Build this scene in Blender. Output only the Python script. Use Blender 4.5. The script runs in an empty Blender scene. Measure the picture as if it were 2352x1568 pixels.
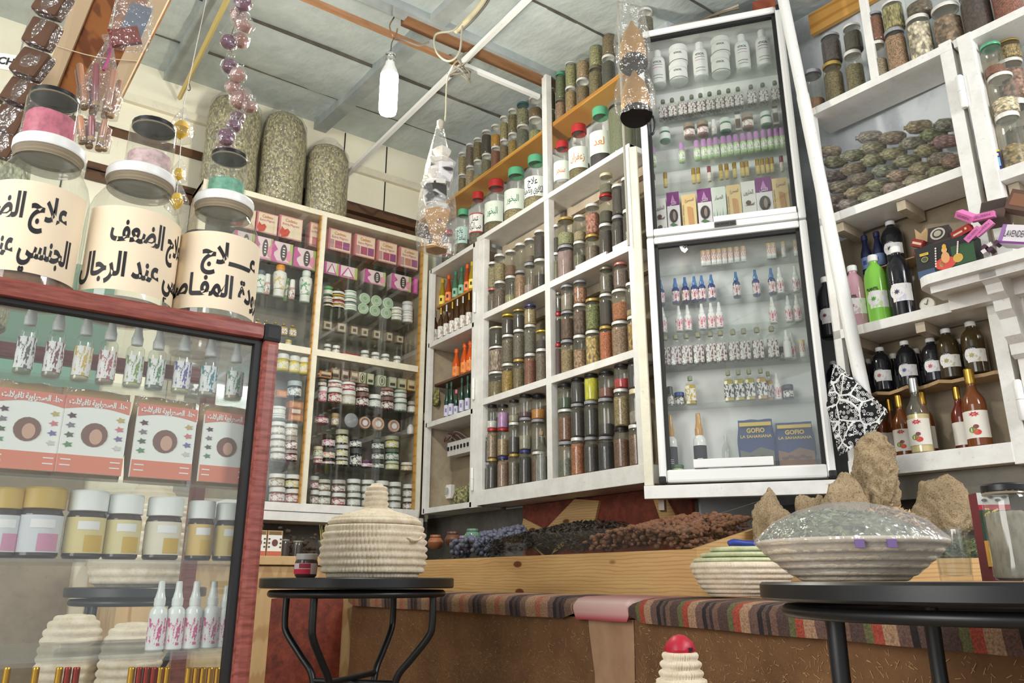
import bpy, bmesh, math, random
from mathutils import Vector, Matrix, noise
S = bpy.context.scene
COL = S.collection
PI = math.pi
R = math.radians
random.seed(7)

# ---------------------------------------------------------------- camera
FPX, CXP, CYP, EYE = 1817.0, 1176.0, 784.0, 0.52
PITCH, YAW = R(16.8), R(35.2)
cam_d = bpy.data.cameras.new('camera')
cam_d.sensor_width = 36.0
cam_d.lens = FPX / 2352 * 36.0
cam_d.clip_start = 0.02
cam = bpy.data.objects.new('camera', cam_d)
COL.objects.link(cam)
cam.location = (0, 0, EYE)
cam.rotation_euler = (PI / 2 + PITCH, 0, -YAW)
S.camera = cam
# ---------------------------------------------------------------- view and light
S.view_settings.view_transform = 'Standard'
S.view_settings.look = 'None'
S.view_settings.gamma = 1.0
S.view_settings.use_curve_mapping = False
S.view_settings.exposure = 0.48
S.cycles.max_bounces = 7
S.cycles.diffuse_bounces = 4
S.cycles.glossy_bounces = 3
S.cycles.transmission_bounces = 4
S.cycles.transparent_max_bounces = 24
S.cycles.caustics_reflective = False
S.cycles.caustics_refractive = False
W = bpy.data.worlds.new('daylight')
S.world = W
W.use_nodes = True
bg = W.node_tree.nodes['Background']
bg.inputs[0].default_value = (0.93, 0.97, 1.0, 1)
bg.inputs[1].default_value = 0.60


def area(name, loc, aim, sx, sy, power, col):
    l = bpy.data.lights.new(name, 'AREA')
    l.shape = 'RECTANGLE'
    l.size, l.size_y, l.energy, l.color = sx, sy, power, col
    o = bpy.data.objects.new(name, l)
    COL.objects.link(o)
    o.location = loc
    o.rotation_euler = (Vector(aim) - Vector(loc)).to_track_quat('-Z', 'Y').to_euler()
    return o


# first lamp: daylight through the open shop front behind the visitor
area('shopfront_daylight', (-2.9, .5, 1.7), (1.8, 2.8, 1.4), 2.2, 2.2, 84, (1.0, 0.98, 0.95))
area('added_side_fill', (2.1, -1.1, 2.2), (1.6, 2.4, 1.2), 1.0, 1.0, 47, (1.0, 0.98, 0.96))  # added fill lamp under the roof at the side; no doorway there


# ---------------------------------------------------------------- pixel helpers
def ray(px, py):
    x = (px - CXP) / FPX
    y = -(py - CYP) / FPX
    f = math.cos(PITCH) - y * math.sin(PITCH)
    z = math.sin(PITCH) + y * math.cos(PITCH)
    c, s = math.cos(YAW), math.sin(YAW)
    return Vector((x * c + f * s, -x * s + f * c, z))


def proj(p):
    c, s = math.cos(YAW), math.sin(YAW)
    x = p[0] * c - p[1] * s
    f = p[0] * s + p[1] * c
    z = p[2] - EYE
    Y = f * math.cos(PITCH) + z * math.sin(PITCH)
    Z = -f * math.sin(PITCH) + z * math.cos(PITCH)
    return CXP + FPX * x / Y, CYP - FPX * Z / Y, Y


def onZ(px, py, z):
    d = ray(px, py)
    return Vector((0, 0, EYE)) + d * ((z - EYE) / d.z)


def atY(px, py, y):
    d = ray(px, py)
    return Vector((0, 0, EYE)) + d * (y / d.y)


def atX(px, py, x):
    d = ray(px, py)
    return Vector((0, 0, EYE)) + d * (x / d.x)


def at_t(px, py, t):
    """point on the ray at forward distance t (metres, level)"""
    d = ray(px, py)
    f = d.x * math.sin(YAW) + d.y * math.cos(YAW)
    return Vector((0, 0, EYE)) + d * (t / f)


class Frame:
    """a wall front: u runs along it, d goes into it"""

    def __init__(s, x, y, ang):
        s.o = Vector((x, y, 0))
        s.ang = ang
        s.u = Vector((math.cos(ang), math.sin(ang), 0))
        s.n = Vector((-math.sin(ang), math.cos(ang), 0))

    def w(s, u, d, z):
        return s.o + s.u * u + s.n * d + Vector((0, 0, z))

    def at(s, px, py, d=0.0):
        r = ray(px, py)
        c = Vector((0, 0, EYE))
        t = (s.o + s.n * d - c).dot(s.n) / r.dot(s.n)
        p = c + r * t
        return (p - s.o).dot(s.u), p.z

    def u_at(s, px, d, z):
        u = 0.0
        for _ in range(8):
            a = proj(s.w(u, d, z))[0]
            b = proj(s.w(u + 1e-3, d, z))[0]
            u += (px - a) / (b - a) * 1e-3
        return u

    def z_at(s, py, u, d):
        z = 1.5
        for _ in range(8):
            a = proj(s.w(u, d, z))[1]
            b = proj(s.w(u, d, z + 1e-3))[1]
            z += (py - a) / (b - a) * 1e-3
        return z

    def scale(s, u, d, z):
        """metres per pixel there"""
        return proj(s.w(u, d, z))[2] / FPX


JW = Frame(2.08, 2.67, -PI / 2)                 # jar cabinet front
GW = Frame(1.43, 3.80, 0)                       # glass cabinet front
DW = Frame(2.08 - .79 * .035, 2.07 - .613 * .035, math.atan2(-.79, .613))  # display cabinet front
RW = Frame(2.49, 1.236, R(-86))                 # shelves beyond the display cabinet
SC = Frame(0.475, 1.53, 0)                      # showcase counter front
# ---------------------------------------------------------------- materials
MATS = {}


class NT:
    def __init__(s, name):
        m = bpy.data.materials.new(name)
        m.use_nodes = True
        s.m, s.t = m, m.node_tree
        s.b = s.t.nodes['Principled BSDF']
        s.out = s.t.nodes['Material Output']
        MATS[name] = m

    def n(s, typ, **kw):
        n = s.t.nodes.new(typ)
        for k, v in kw.items():
            if k.startswith('i_'):
                n.inputs[k[2:].replace('_', ' ')].default_value = v
            else:
                setattr(n, k, v)
        return n

    def l(s, a, b):
        s.t.links.new(a, b)

    def set(s, **kw):
        for k, v in kw.items():
            s.b.inputs[k.replace('_', ' ')].default_value = v
        return s

    def coord(s, scale=(1, 1, 1), kind='Object'):
        c = s.n('ShaderNodeTexCoord')
        mp = s.n('ShaderNodeMapping')
        mp.inputs['Scale'].default_value = scale
        s.l(c.outputs[kind], mp.inputs['Vector'])
        return mp.outputs[0]

    def noise(s, vec, scale, detail=4, rough=.6):
        n = s.n('ShaderNodeTexNoise')
        n.inputs['Scale'].default_value = scale
        n.inputs['Detail'].default_value = detail
        n.inputs['Roughness'].default_value = rough
        if vec is not None:
            s.l(vec, n.inputs['Vector'])
        return n

    def voro(s, vec, scale, feature='F1'):
        n = s.n('ShaderNodeTexVoronoi', feature=feature)
        n.inputs['Scale'].default_value = scale
        if vec is not None:
            s.l(vec, n.inputs['Vector'])
        return n

    def ramp(s, fac, stops, interp='LINEAR'):
        r = s.n('ShaderNodeValToRGB')
        r.color_ramp.interpolation = interp
        e = r.color_ramp.elements
        while len(e) < len(stops):
            e.new(.5)
        for k, (p, c) in enumerate(stops):
            e[k].position = p
            e[k].color = tuple(c) + ((1,) if len(c) == 3 else ())
        s.l(fac, r.inputs[0])
        return r.outputs[0]

    def mix(s, a, b, fac=.5, mode='MIX'):
        x = s.n('ShaderNodeMix', data_type='RGBA', blend_type=mode)
        for sock, v in ((x.inputs[0], fac), (x.inputs[6], a), (x.inputs[7], b)):
            if hasattr(v, 'is_output'):
                s.l(v, sock)
            else:
                sock.default_value = v if not isinstance(v, tuple) or len(v) == 4 else v + (1,)
        return x.outputs[2]

    def bump(s, h, strength=.3, dist=.01):
        b = s.n('ShaderNodeBump')
        b.inputs['Strength'].default_value = strength
        b.inputs['Distance'].default_value = dist
        s.l(h, b.inputs['Height'])
        s.l(b.outputs[0], s.b.inputs['Normal'])

    def col(s, sock):
        s.l(sock, s.b.inputs['Base Color'])
        return s

    def objcol(s):
        return s.n('ShaderNodeObjectInfo').outputs['Color']

    def objrand(s):
        return s.n('ShaderNodeObjectInfo').outputs['Random']


def g(v):
    """sRGB 0-255 triple to linear"""
    f = lambda c: c / 12.92 if c <= .04045 else ((c + .055) / 1.055) ** 2.4
    return tuple(f(x / 255) for x in v)


def plain(name, c, rough=.5, metal=0, spec=.5):
    k = NT(name)
    k.set(Base_Color=g(c) + (1,), Roughness=rough, Metallic=metal)
    k.b.inputs['Specular IOR Level'].default_value = spec
    return k


plain('black_metal', (22, 22, 24), .38)
plain('black_rubber', (18, 18, 20), .6)
plain('chrome', (205, 205, 205), .2, 1)
plain('gold_metal', (212, 168, 70), .25, 1)
plain('brass', (190, 150, 70), .3, 1)
plain('dull_brass', (176, 134, 78), .5, .35)
plain('dark_hole', (12, 11, 10), .9)
plain('ink_black', (25, 24, 30), .6)
plain('ink_white', (235, 235, 232), .6)
plain('ink_gold', (225, 190, 70), .5)
plain('ink_green', (40, 120, 80), .6)
plain('ink_orange', (205, 130, 60), .6)
plain('ink_pink', (205, 90, 130), .6)
plain('ink_plum', (120, 40, 110), .6)
plain('white_plastic', (232, 232, 230), .3)
k = NT('paint'); k.col(k.objcol()).set(Roughness=.45)
k = NT('gloss_paint'); k.col(k.objcol()).set(Roughness=.12)
k = NT('metal_paint'); k.col(k.objcol()).set(Roughness=.3, Metallic=1)
k = NT('cap_metal'); k.col(k.objcol()).set(Roughness=.35, Metallic=.25)


def painted_wood(name, c, grime=(150, 138, 120), amount=.35):
    k = NT(name)
    v = k.coord()
    f = k.noise(v, 9, 6, .7).outputs[0]
    f2 = k.noise(v, 60, 3).outputs[0]
    a = k.ramp(f, [(.42, g(c)), (.78, tuple(x * (1 - amount) + y * amount for x, y in zip(g(c), g(grime))))])
    k.col(k.mix(a, k.ramp(f2, [(.28, g((205, 200, 190))), (.36, (1, 1, 1))]), .4, 'MULTIPLY')).set(Roughness=.42)
    k.bump(f2, .08, .004)
    return k


painted_wood('white_paint', (230, 229, 226))
painted_wood('cream_paint', (228, 222, 200))
painted_wood('aged_board', (186, 172, 150), (120, 100, 80), .6)
painted_wood('dim_board', (120, 114, 102), (84, 80, 72), .6)
painted_wood('brown_board', (138, 124, 102), (92, 78, 60), .6)
painted_wood('white_tube', (232, 232, 230), (200, 198, 190), .2)


def wood(name, c1, c2, scale=(1, 1, 1), rings=9, dark=None):
    k = NT(name)
    v = k.coord(scale)
    n = k.noise(v, 3.2, 5, .55)
    wv = k.n('ShaderNodeTexWave', wave_type='BANDS', bands_direction='Z')
    wv.inputs['Scale'].default_value = rings
    wv.inputs['Distortion'].default_value = 7
    wv.inputs['Detail'].default_value = 2
    wv.inputs['Detail Scale'].default_value = .8
    k.l(v, wv.inputs['Vector'])
    a = k.ramp(wv.outputs[0], [(0, g(c1)), (.72, g(c1)), (.95, g(c2))])
    b = k.mix(a, k.ramp(n.outputs[0], [(.3, g((215, 205, 190))), (.6, (1, 1, 1))]), .7, 'MULTIPLY')
    if dark:
        d = k.voro(k.coord((2.6, 2.6, 6)), 1.6)
        b = k.mix(k.ramp(d.outputs[0], [(0, g(dark)), (.09, g(dark)), (.13, (1, 1, 1))]), b, 1, 'MULTIPLY')
    k.col(b).set(Roughness=.5)
    return k


wood('pine', (208, 170, 116), (192, 148, 94), (.6, .6, 3.2), 9, (140, 92, 54))
wood('orange_plank', (202, 154, 78), (184, 128, 56), (.5, .5, 1.5), 4)
wood('pale_wood', (206, 172, 124), (186, 148, 100), (2.2, 2.2, .16), 9)
wood('brown_wood', (150, 92, 44), (112, 60, 26), (2.5, 2.5, .3), 6)
wood('dark_wood', (92, 62, 38), (62, 40, 24), (2, 2, .6), 6)
plain('card_edge', (196, 172, 140), .8)
plain('teal_wall', (104, 146, 128), .6)
plain('cardboard', (176, 146, 108), .85)

k = NT('red_board')
v = k.coord()
k.col(k.ramp(k.noise(v, 22, 6, .75).outputs[0], [(.3, g((72, 28, 18))), (.5, g((118, 48, 30))), (.7, g((146, 70, 44)))])).set(Roughness=.5)

k = NT('redwood_frame')
v = k.coord((1, 8, 8))
k.col(k.ramp(k.noise(v, 14, 5).outputs[0], [(.35, g((112, 52, 44))), (.6, g((152, 84, 74)))])).set(Roughness=.3)

k = NT('ceiling_sheet')
v = k.coord()
f = k.noise(v, 5, 6, .7).outputs[0]
r_ = k.noise(k.coord((1, 7, 1)), 1.3, 6, .8).outputs[0]
base = k.ramp(f, [(.3, g((180, 192, 192))), (.7, g((208, 216, 214)))])
rust = k.ramp(r_, [(.70, (0, 0, 0)), (.78, (1, 1, 1))])
k.col(k.mix(base, g((170, 136, 92)) + (1,), rust)).set(Roughness=.55)
h = k.noise(k.coord((2, 1, 1)), 6, 3, .5).outputs[0]
k.bump(h, .3, .04)

k = NT('grey_beam')
k.col(k.ramp(k.noise(k.coord(), 6, 5).outputs[0], [(.3, g((140, 148, 150))), (.7, g((176, 182, 180)))])).set(Roughness=.5)
k = NT('brown_beam')
k.col(k.ramp(k.noise(k.coord((1, 6, 6)), 6, 5).outputs[0], [(.3, g((120, 84, 56))), (.7, g((158, 116, 82)))])).set(Roughness=.6)

k = NT('cream_wall')
v = k.coord()
f = k.noise(v, 2.2, 6, .7).outputs[0]
st = k.noise(k.coord((9, 9, .8)), 2.0, 5, .7).outputs[0]
a = k.ramp(f, [(.3, g((226, 220, 196))), (.7, g((240, 236, 216)))])
k.col(k.mix(a, g((186, 150, 98)) + (1,), k.ramp(st, [(.66, (0, 0, 0)), (.80, (.65, .65, .65))]))).set(Roughness=.6)

k = NT('blue_wall')
v = k.coord()
f = k.noise(v, 3, 6, .7).outputs[0]
k.col(k.ramp(f, [(.3, g((150, 152, 152))), (.52, g((196, 202, 206))), (.75, g((212, 214, 212)))])).set(Roughness=.75)

k = NT('dark_wall')  # dark grey of the roof seams; on the low walls partly painted shade
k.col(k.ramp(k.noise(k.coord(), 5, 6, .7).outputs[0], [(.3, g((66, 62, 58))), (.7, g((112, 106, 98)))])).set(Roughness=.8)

k = NT('adobe')
v = k.coord()
f = k.noise(v, 4, 6, .7).outputs[0]
a = k.ramp(f, [(.3, g((96, 66, 40))), (.7, g((134, 96, 62)))])
k.col(a).set(Roughness=.95)
k.bump(k.noise(v, 40, 5, .7).outputs[0], .6, .01)
plain('straw', (176, 142, 98), .9)
k = NT('plaster_patch')
k.col(k.ramp(k.noise(k.coord((1, 1, .6)), 8, 5).outputs[0], [(.3, g((150, 116, 88))), (.7, g((186, 150, 120)))])).set(Roughness=.9)

k = NT('floor_tile')
k.col(k.ramp(k.noise(k.coord(), 3, 5).outputs[0], [(.3, g((128, 112, 96))), (.7, g((160, 146, 128)))])).set(Roughness=.5)


def stripes(name, stops, period, axis):
    k = NT(name)
    c = k.n('ShaderNodeTexCoord')
    sp = k.n('ShaderNodeSeparateXYZ')
    k.l(c.outputs['Object'], sp.inputs[0])
    d = k.n('ShaderNodeMath', operation='DIVIDE')
    k.l(sp.outputs[axis], d.inputs[0])
    d.inputs[1].default_value = period
    fr = k.n('ShaderNodeMath', operation='FRACT')
    k.l(d.outputs[0], fr.inputs[0])
    a = k.ramp(fr.outputs[0], stops, 'CONSTANT')
    w = k.noise(k.coord(), 260, 2).outputs[0]
    k.col(k.mix(a, k.ramp(w, [(.3, g((150, 140, 132))), (.7, (1, 1, 1))]), .8, 'MULTIPLY')).set(Roughness=.9)
    k.bump(w, .5, .003)
    return k


stripes('striped_wool', [(0, g((120, 92, 78))), (.14, g((72, 52, 52))), (.20, g((42, 32, 36))), (.25, g((80, 60, 60))),
                         (.31, g((40, 30, 34))), (.38, g((112, 86, 80))), (.50, g((160, 124, 98))), (.66, g((168, 100, 78))),
                         (.78, g((166, 132, 104)))], .21, 1)
stripes('striped_wool_warm', [(0, g((120, 90, 76))), (.10, g((58, 44, 44))), (.16, g((98, 76, 70))), (.22, g((38, 28, 32))),
                              (.30, g((112, 84, 76))), (.44, g((176, 140, 112))), (.60, g((170, 74, 56))), (.72, g((104, 104, 66))),
                              (.82, g((84, 62, 58)))], .18, 1)
k = NT('pink_weave')
sp = k.n('ShaderNodeSeparateXYZ')
k.l(k.n('ShaderNodeTexCoord').outputs['Generated'], sp.inputs[0])
k.col(k.ramp(sp.outputs[2], [(.05, g((164, 62, 72))), (.3, g((196, 150, 146))), (.75, g((196, 166, 158))), (1, g((150, 92, 86)))])).set(Roughness=.85)


# --- glass: a thin clear shell, more mirror-like at grazing angles
def thin_glass(name, tint, refl=1.0, base=.04, rough=.03, edge=.65, body=None, bodyfac=0.0):
    k = NT(name)
    k.t.nodes.remove(k.b)
    tr = k.n('ShaderNodeBsdfTransparent')
    tr.inputs[0].default_value = tint + (1,)
    gl = k.n('ShaderNodeBsdfGlossy')
    gl.inputs['Roughness'].default_value = rough
    gl.inputs['Color'].default_value = (refl, refl, refl, 1)
    lw = k.n('ShaderNodeLayerWeight')
    lw.inputs['Blend'].default_value = .22
    mr = k.n('ShaderNodeMapRange')
    mr.inputs['To Min'].default_value = base
    mr.inputs['To Max'].default_value = edge
    k.l(lw.outputs['Facing'], mr.inputs['Value'])
    pw = k.n('ShaderNodeMath', operation='POWER')
    k.l(lw.outputs['Facing'], pw.inputs[0])
    pw.inputs[1].default_value = 2.2
    k.l(pw.outputs[0], mr.inputs['Value'])
    mx = k.n('ShaderNodeMixShader')
    k.l(mr.outputs[0], mx.inputs[0])
    k.l(tr.outputs[0], mx.inputs[1])
    k.l(gl.outputs[0], mx.inputs[2])
    last = mx
    if body:
        df = k.n('ShaderNodeBsdfDiffuse')
        df.inputs[0].default_value = g(body) + (1,)
        m2 = k.n('ShaderNodeMixShader')
        m2.inputs[0].default_value = bodyfac
        k.l(mx.outputs[0], m2.inputs[1])
        k.l(df.outputs[0], m2.inputs[2])
        last = m2
    k.l(last.outputs[0], k.out.inputs[0])
    return k


thin_glass('jar_glass', (.94, .95, .93), 1.0, .05, .04, .6, (196, 196, 184), .055)
thin_glass('pane_glass', (.968, .976, .970), .9, .05, .02, .75)
thin_glass('showcase_glass', (.96, .98, .97), 1.0, .055, .01, .75)
thin_glass('shelf_glass', (.945, .962, .954), .9, .05, .03, .7, (150, 172, 166), .04)
thin_glass('thick_glass', (.86, .85, .82), 1.0, .10, .08, .8, (172, 158, 136), .62)  # tan body colour stands in for brownish reflections in the jar necks
thin_glass('perspex', (.95, .96, .96), .8, .025, .03, .5)


def wrap_crinkle(name, body, fac, refl=.9):
    """plastic film with creases"""
    k = thin_glass(name, (.95, .95, .95), refl, .12, .1, .5, body, fac)
    nz = k.noise(k.coord(), 26, 3, .6)
    bm_ = k.n('ShaderNodeBump')
    bm_.inputs['Strength'].default_value = .9
    bm_.inputs['Distance'].default_value = .02
    k.l(nz.outputs[0], bm_.inputs['Height'])
    for n in k.t.nodes:
        if n.type in ('BSDF_GLOSSY',):
            k.l(bm_.outputs[0], n.inputs['Normal'])
    return k


wrap_crinkle('cling_wrap', (222, 224, 228), .15, 1.0)
wrap_crinkle('bag_film', (220, 214, 205), .06)
wrap_crinkle('gloss_film', (220, 222, 228), .015, 1.0)
wrap_crinkle('dusty_film', (200, 196, 190), .16)
wrap_crinkle('white_film', (236, 232, 224), .75)

# --- contents of jars, tinted by the object's own colour
k = NT('fill_powder')
v = k.coord((1, 1, 1), 'Object')
k.col(k.mix(k.objcol(), k.ramp(k.noise(v, 4, 4).outputs[0], [(.35, g((170, 170, 170))), (.6, (1, 1, 1))]), .55, 'MULTIPLY')).set(Roughness=.9)


def fill_grain(name, sx, scale, lo=70, strength=.8):
    k = NT(name)
    v = k.coord(sx)
    w = k.voro(v, scale)
    cr = k.n('ShaderNodeSeparateColor')
    k.l(w.outputs['Color'], cr.inputs[0])
    t = k.ramp(cr.outputs[0], [(0, g((lo + 30, lo + 30, lo + 30))), (.5, g((232, 230, 226))), (1, (1.3, 1.27, 1.22))])
    dk = k.ramp(w.outputs['Distance'], [(.2, (1, 1, 1)), (.8, g((156, 148, 140)))])
    k.col(k.mix(k.mix(k.objcol(), t, .85, 'MULTIPLY'), dk, .7, 'MULTIPLY')).set(Roughness=.8)
    k.bump(w.outputs['Distance'], -strength, .12 if scale < 30 else .006)
    return k


fill_grain('fill_seed', (1, 1, 3), 13)
fill_grain('fill_bean', (1, 1, 2.4), 7.5)
fill_grain('fill_chunk', (1, 1, 2.8), 3.6)
fill_grain('fill_herb', (1, .6, 5), 9, 50)
fill_grain('fill_stick', (1.4, 1.4, .9), 7, 70)
fill_grain('herb_sack', (1.2, 1.2, .7), 95, 95)
fill_grain('herb_bundle', (1, 1, 1), 95, 45)
fill_grain('herb_roll', (1, 1, 1.6), 4.5, 90)


def blot_label(name, base, spots, scale=60, thr=.52, soft=.03):
    """printed paper: base colour with blots of ink in the object's own colour"""
    k = NT(name)
    v = k.coord((1, 1, 3) if scale < 20 else (1, 1, 1))
    n1 = k.noise(v, scale, 3, .6).outputs[0]
    m1 = k.ramp(n1, [(thr, (0, 0, 0)), (thr + soft, (1, 1, 1))])
    a = k.mix(g(base) + (1,), k.objcol() if spots is None else g(spots) + (1,), m1)
    k.col(a).set(Roughness=.55)
    return k


blot_label('label_white', (232, 230, 226), None, 2.6, .55)
blot_label('label_busy', (230, 226, 226), None, 3.2, .51)
blot_label('label_faint', (224, 232, 220), None, 60, .60)
k = NT('paper'); k.col(k.objcol()).set(Roughness=.7)

# pattern for lids and cloth: black and white flourishes
k = NT('pattern_lid')
v = k.coord()
w = k.voro(v, 110, 'DISTANCE_TO_EDGE')
k.col(k.ramp(w.outputs[0], [(.10, g((60, 60, 75))), (.2, g((225, 225, 228)))])).set(Roughness=.4)
k = NT('bandana_print')
v = k.coord()
w = k.voro(v, 80)
w2 = k.voro(v, 17, 'DISTANCE_TO_EDGE')
ring = k.ramp(w.outputs[0], [(.16, g((232, 232, 232))), (.22, g((20, 20, 24))), (.34, g((20, 20, 24))), (.38, g((226, 226, 226))), (.46, g((226, 226, 226))), (.5, g((20, 20, 24)))])
k.col(k.mix(ring, k.ramp(w2.outputs[0], [(.035, g((228, 228, 228))), (.05, (0, 0, 0))]), 1, 'LIGHTEN')).set(Roughness=.9)

# coiled palm baskets: wraps are modelled, straw colour varies
k = NT('palm_straw')
v = k.coord()
a = k.ramp(k.noise(v, 30, 5, .7).outputs[0], [(.3, g((202, 184, 156))), (.55, g((222, 208, 186))), (.8, g((232, 222, 204)))])
k.col(a).set(Roughness=.8)
k.bump(k.noise(k.coord((1, 1, 1)), 120, 3).outputs[0], .35, .004)
k = NT('green_straw')
a = k.ramp(k.noise(k.coord(), 30, 5, .7).outputs[0], [(.3, g((166, 172, 130))), (.6, g((206, 208, 172)))])
k.col(a).set(Roughness=.8)
k = NT('sponge')
v = k.coord()
w = k.voro(v, 270)
nn = k.noise(v, 9, 4).outputs[0]
a = k.ramp(w.outputs[0], [(0, g((190, 170, 138))), (.6, g((170, 148, 116))), (1, g((120, 100, 76)))])
k.col(k.mix(a, k.ramp(nn, [(.3, g((190, 186, 180))), (.6, (1, 1, 1))]), .8, 'MULTIPLY')).set(Roughness=.95)
k.bump(k.noise(v, 60, 5, .7).outputs[0], .9, .012)
k = NT('dust_top')
k.col(k.ramp(k.noise(k.coord(), 30, 6, .7).outputs[0], [(.35, g((40, 40, 42))), (.6, g((110, 104, 98)))])).set(Roughness=.7)
k = NT('bulb_glow')
k.set(Base_Color=(1, 1, 1, 1))
k.b.inputs['Emission Color'].default_value = (1, .97, .84, 1)
k.b.inputs['Emission Strength'].default_value = 22
# ---------------------------------------------------------------- mesh helpers
def link(name, me, mat=None, parent=None, col=None):
    o = bpy.data.objects.new(name, me)
    COL.objects.link(o)
    if parent is not None:
        o.parent = parent
    if mat is not None and not me.materials:
        me.materials.append(None)
    if mat is not None:
        o.material_slots[0].link = 'OBJECT'
        o.material_slots[0].material = MATS[mat]
    if col is not None:
        o.color = g(col) + (1,)
    return o


def bm_me(bm, smooth=False, angle=None):
    me = bpy.data.meshes.new('m')
    bmesh.ops.recalc_face_normals(bm, faces=bm.faces)
    bm.to_mesh(me)
    bm.free()
    if smooth:
        me.polygons.foreach_set('use_smooth', [True] * len(me.polygons))
        if angle:
            try:
                me.set_sharp_from_angle(angle=angle)
            except Exception:
                pass
    return me


def add_box(bm, a, b, bev=0):
    x0, y0, z0 = (min(p, q) for p, q in zip(a, b))
    x1, y1, z1 = (max(p, q) for p, q in zip(a, b))
    vs = [bm.verts.new((x, y, z)) for x in (x0, x1) for y in (y0, y1) for z in (z0, z1)]
    fs = [(0, 1, 3, 2), (4, 6, 7, 5), (0, 4, 5, 1), (2, 3, 7, 6), (0, 2, 6, 4), (1, 5, 7, 3)]
    faces = [bm.faces.new([vs[i] for i in f]) for f in fs]
    if bev:
        es = list({e for f in faces for e in f.edges})
        bmesh.ops.bevel(bm, geom=es, offset=bev, segments=2, affect='EDGES', profile=.6)


def box(name, a, b, mat, parent=None, bev=0, col=None):
    bm = bmesh.new()
    add_box(bm, a, b, bev)
    return link(name, bm_me(bm), mat, parent, col)


def boxes(name, lst, mat, parent=None, bev=0, col=None):
    bm = bmesh.new()
    for a, b in lst:
        add_box(bm, a, b, bev)
    return link(name, bm_me(bm), mat, parent, col)


def add_tube(bm, pts, r, seg=8, cap=True):
    """a round bar through points; r a number or one per point"""
    pts = [Vector(p) for p in pts]
    rs = r if isinstance(r, (list, tuple)) else [r] * len(pts)
    rings = []
    up = Vector((0, 0, 1))
    prev = None
    for i, p in enumerate(pts):
        t = (pts[min(i + 1, len(pts) - 1)] - pts[max(i - 1, 0)]).normalized()
        if prev is None:
            a = t.cross(up)
            if a.length < 1e-3:
                a = t.cross(Vector((1, 0, 0)))
        else:
            a = prev - t * prev.dot(t)
        a.normalize()
        prev = a
        b = t.cross(a)
        rings.append([bm.verts.new(p + (a * math.cos(2 * PI * k / seg) + b * math.sin(2 * PI * k / seg)) * rs[i]) for k in range(seg)])
    for q, w in zip(rings, rings[1:]):
        for k in range(seg):
            bm.faces.new((q[k], q[(k + 1) % seg], w[(k + 1) % seg], w[k]))
    if cap:
        bm.faces.new(list(reversed(rings[0])))
        bm.faces.new(rings[-1])


def smooth_pts(pts, n=6):
    """Catmull-Rom through the points"""
    P = [Vector(p) for p in pts]
    P = [P[0] * 2 - P[1]] + P + [P[-1] * 2 - P[-2]]
    out = []
    for i in range(1, len(P) - 2):
        for k in range(n):
            t = k / n
            out.append(.5 * ((2 * P[i]) + (P[i + 1] - P[i - 1]) * t + (2 * P[i - 1] - 5 * P[i] + 4 * P[i + 1] - P[i + 2]) * t * t + (3 * P[i] - P[i - 1] - 3 * P[i + 1] + P[i + 2]) * t ** 3))
    out.append(P[-2])
    return out


def tube(name, pts, r, mat, parent=None, seg=8, col=None, sm=0):
    bm = bmesh.new()
    if sm:
        n0 = len(pts)
        pts = smooth_pts(pts, sm)
        if isinstance(r, (list, tuple)):
            r = [r[min(i // sm, n0 - 2)] + (r[min(i // sm + 1, n0 - 1)] - r[min(i // sm, n0 - 2)]) * (i - sm * min(i // sm, n0 - 2)) / sm for i in range(len(pts))]
    add_tube(bm, pts, r, seg)
    return link(name, bm_me(bm, True, R(50)), mat, parent, col)


def add_lathe(bm, prof, seg=20, cap0=True, cap1=True, wob=None, sq=None):
    """prof: (radius, z) pairs from bottom to top"""
    rings = []
    for i, (r, z) in enumerate(prof):
        ring = []
        for k in range(seg):
            a = 2 * PI * k / seg
            rr = r
            if wob:
                rr = r * (1 + wob(a, z))
            x, y = rr * math.cos(a), rr * math.sin(a)
            if sq:
                m = max(abs(math.cos(a)), abs(math.sin(a)))
                x, y = x * (1 - sq + sq / m), y * (1 - sq + sq / m)
            ring.append(bm.verts.new((x, y, z)))
        rings.append(ring)
    for q, w in zip(rings, rings[1:]):
        for k in range(seg):
            bm.faces.new((q[k], q[(k + 1) % seg], w[(k + 1) % seg], w[k]))
    if cap0:
        bm.faces.new(list(reversed(rings[0])))
    if cap1:
        bm.faces.new(rings[-1])
    return rings


def lathe_me(prof, seg=20, cap0=True, cap1=True, wob=None, sq=None, ang=40):
    bm = bmesh.new()
    add_lathe(bm, prof, seg, cap0, cap1, wob, sq)
    return bm_me(bm, True, R(ang))


def lathe(name, prof, mat, parent=None, seg=20, col=None, **kw):
    return link(name, lathe_me(prof, seg, **kw), mat, parent, col)


def arc_me(r, z0, z1, a0, a1, n=10):
    """a curved patch of a cylinder (a paper label); angle 0 is local -Y, growing towards +X"""
    bm = bmesh.new()
    rows = []
    for k in range(n + 1):
        a = a0 + (a1 - a0) * k / n
        p = (r * math.sin(a), -r * math.cos(a))
        rows.append((bm.verts.new((*p, z0)), bm.verts.new((*p, z1))))
    for p, q in zip(rows, rows[1:]):
        bm.faces.new((p[0], q[0], q[1], p[1]))
    me = bpy.data.meshes.new('m')
    bm.to_mesh(me)
    bm.free()
    me.polygons.foreach_set('use_smooth', [True] * len(me.polygons))
    return me


def tag(o, label, cat, group=None, kind=None):
    o['label'] = label
    o['category'] = cat
    if group:
        o['group'] = group
    if kind:
        o['kind'] = kind
    return o


def empty(name, loc=(0, 0, 0), rz=0, label=None, cat=None, group=None):
    o = bpy.data.objects.new(name, None)
    COL.objects.link(o)
    o.empty_display_size = .05
    o.location = loc
    o.rotation_euler = (0, 0, rz)
    if label:
        tag(o, label, cat, group)
    return o


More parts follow.
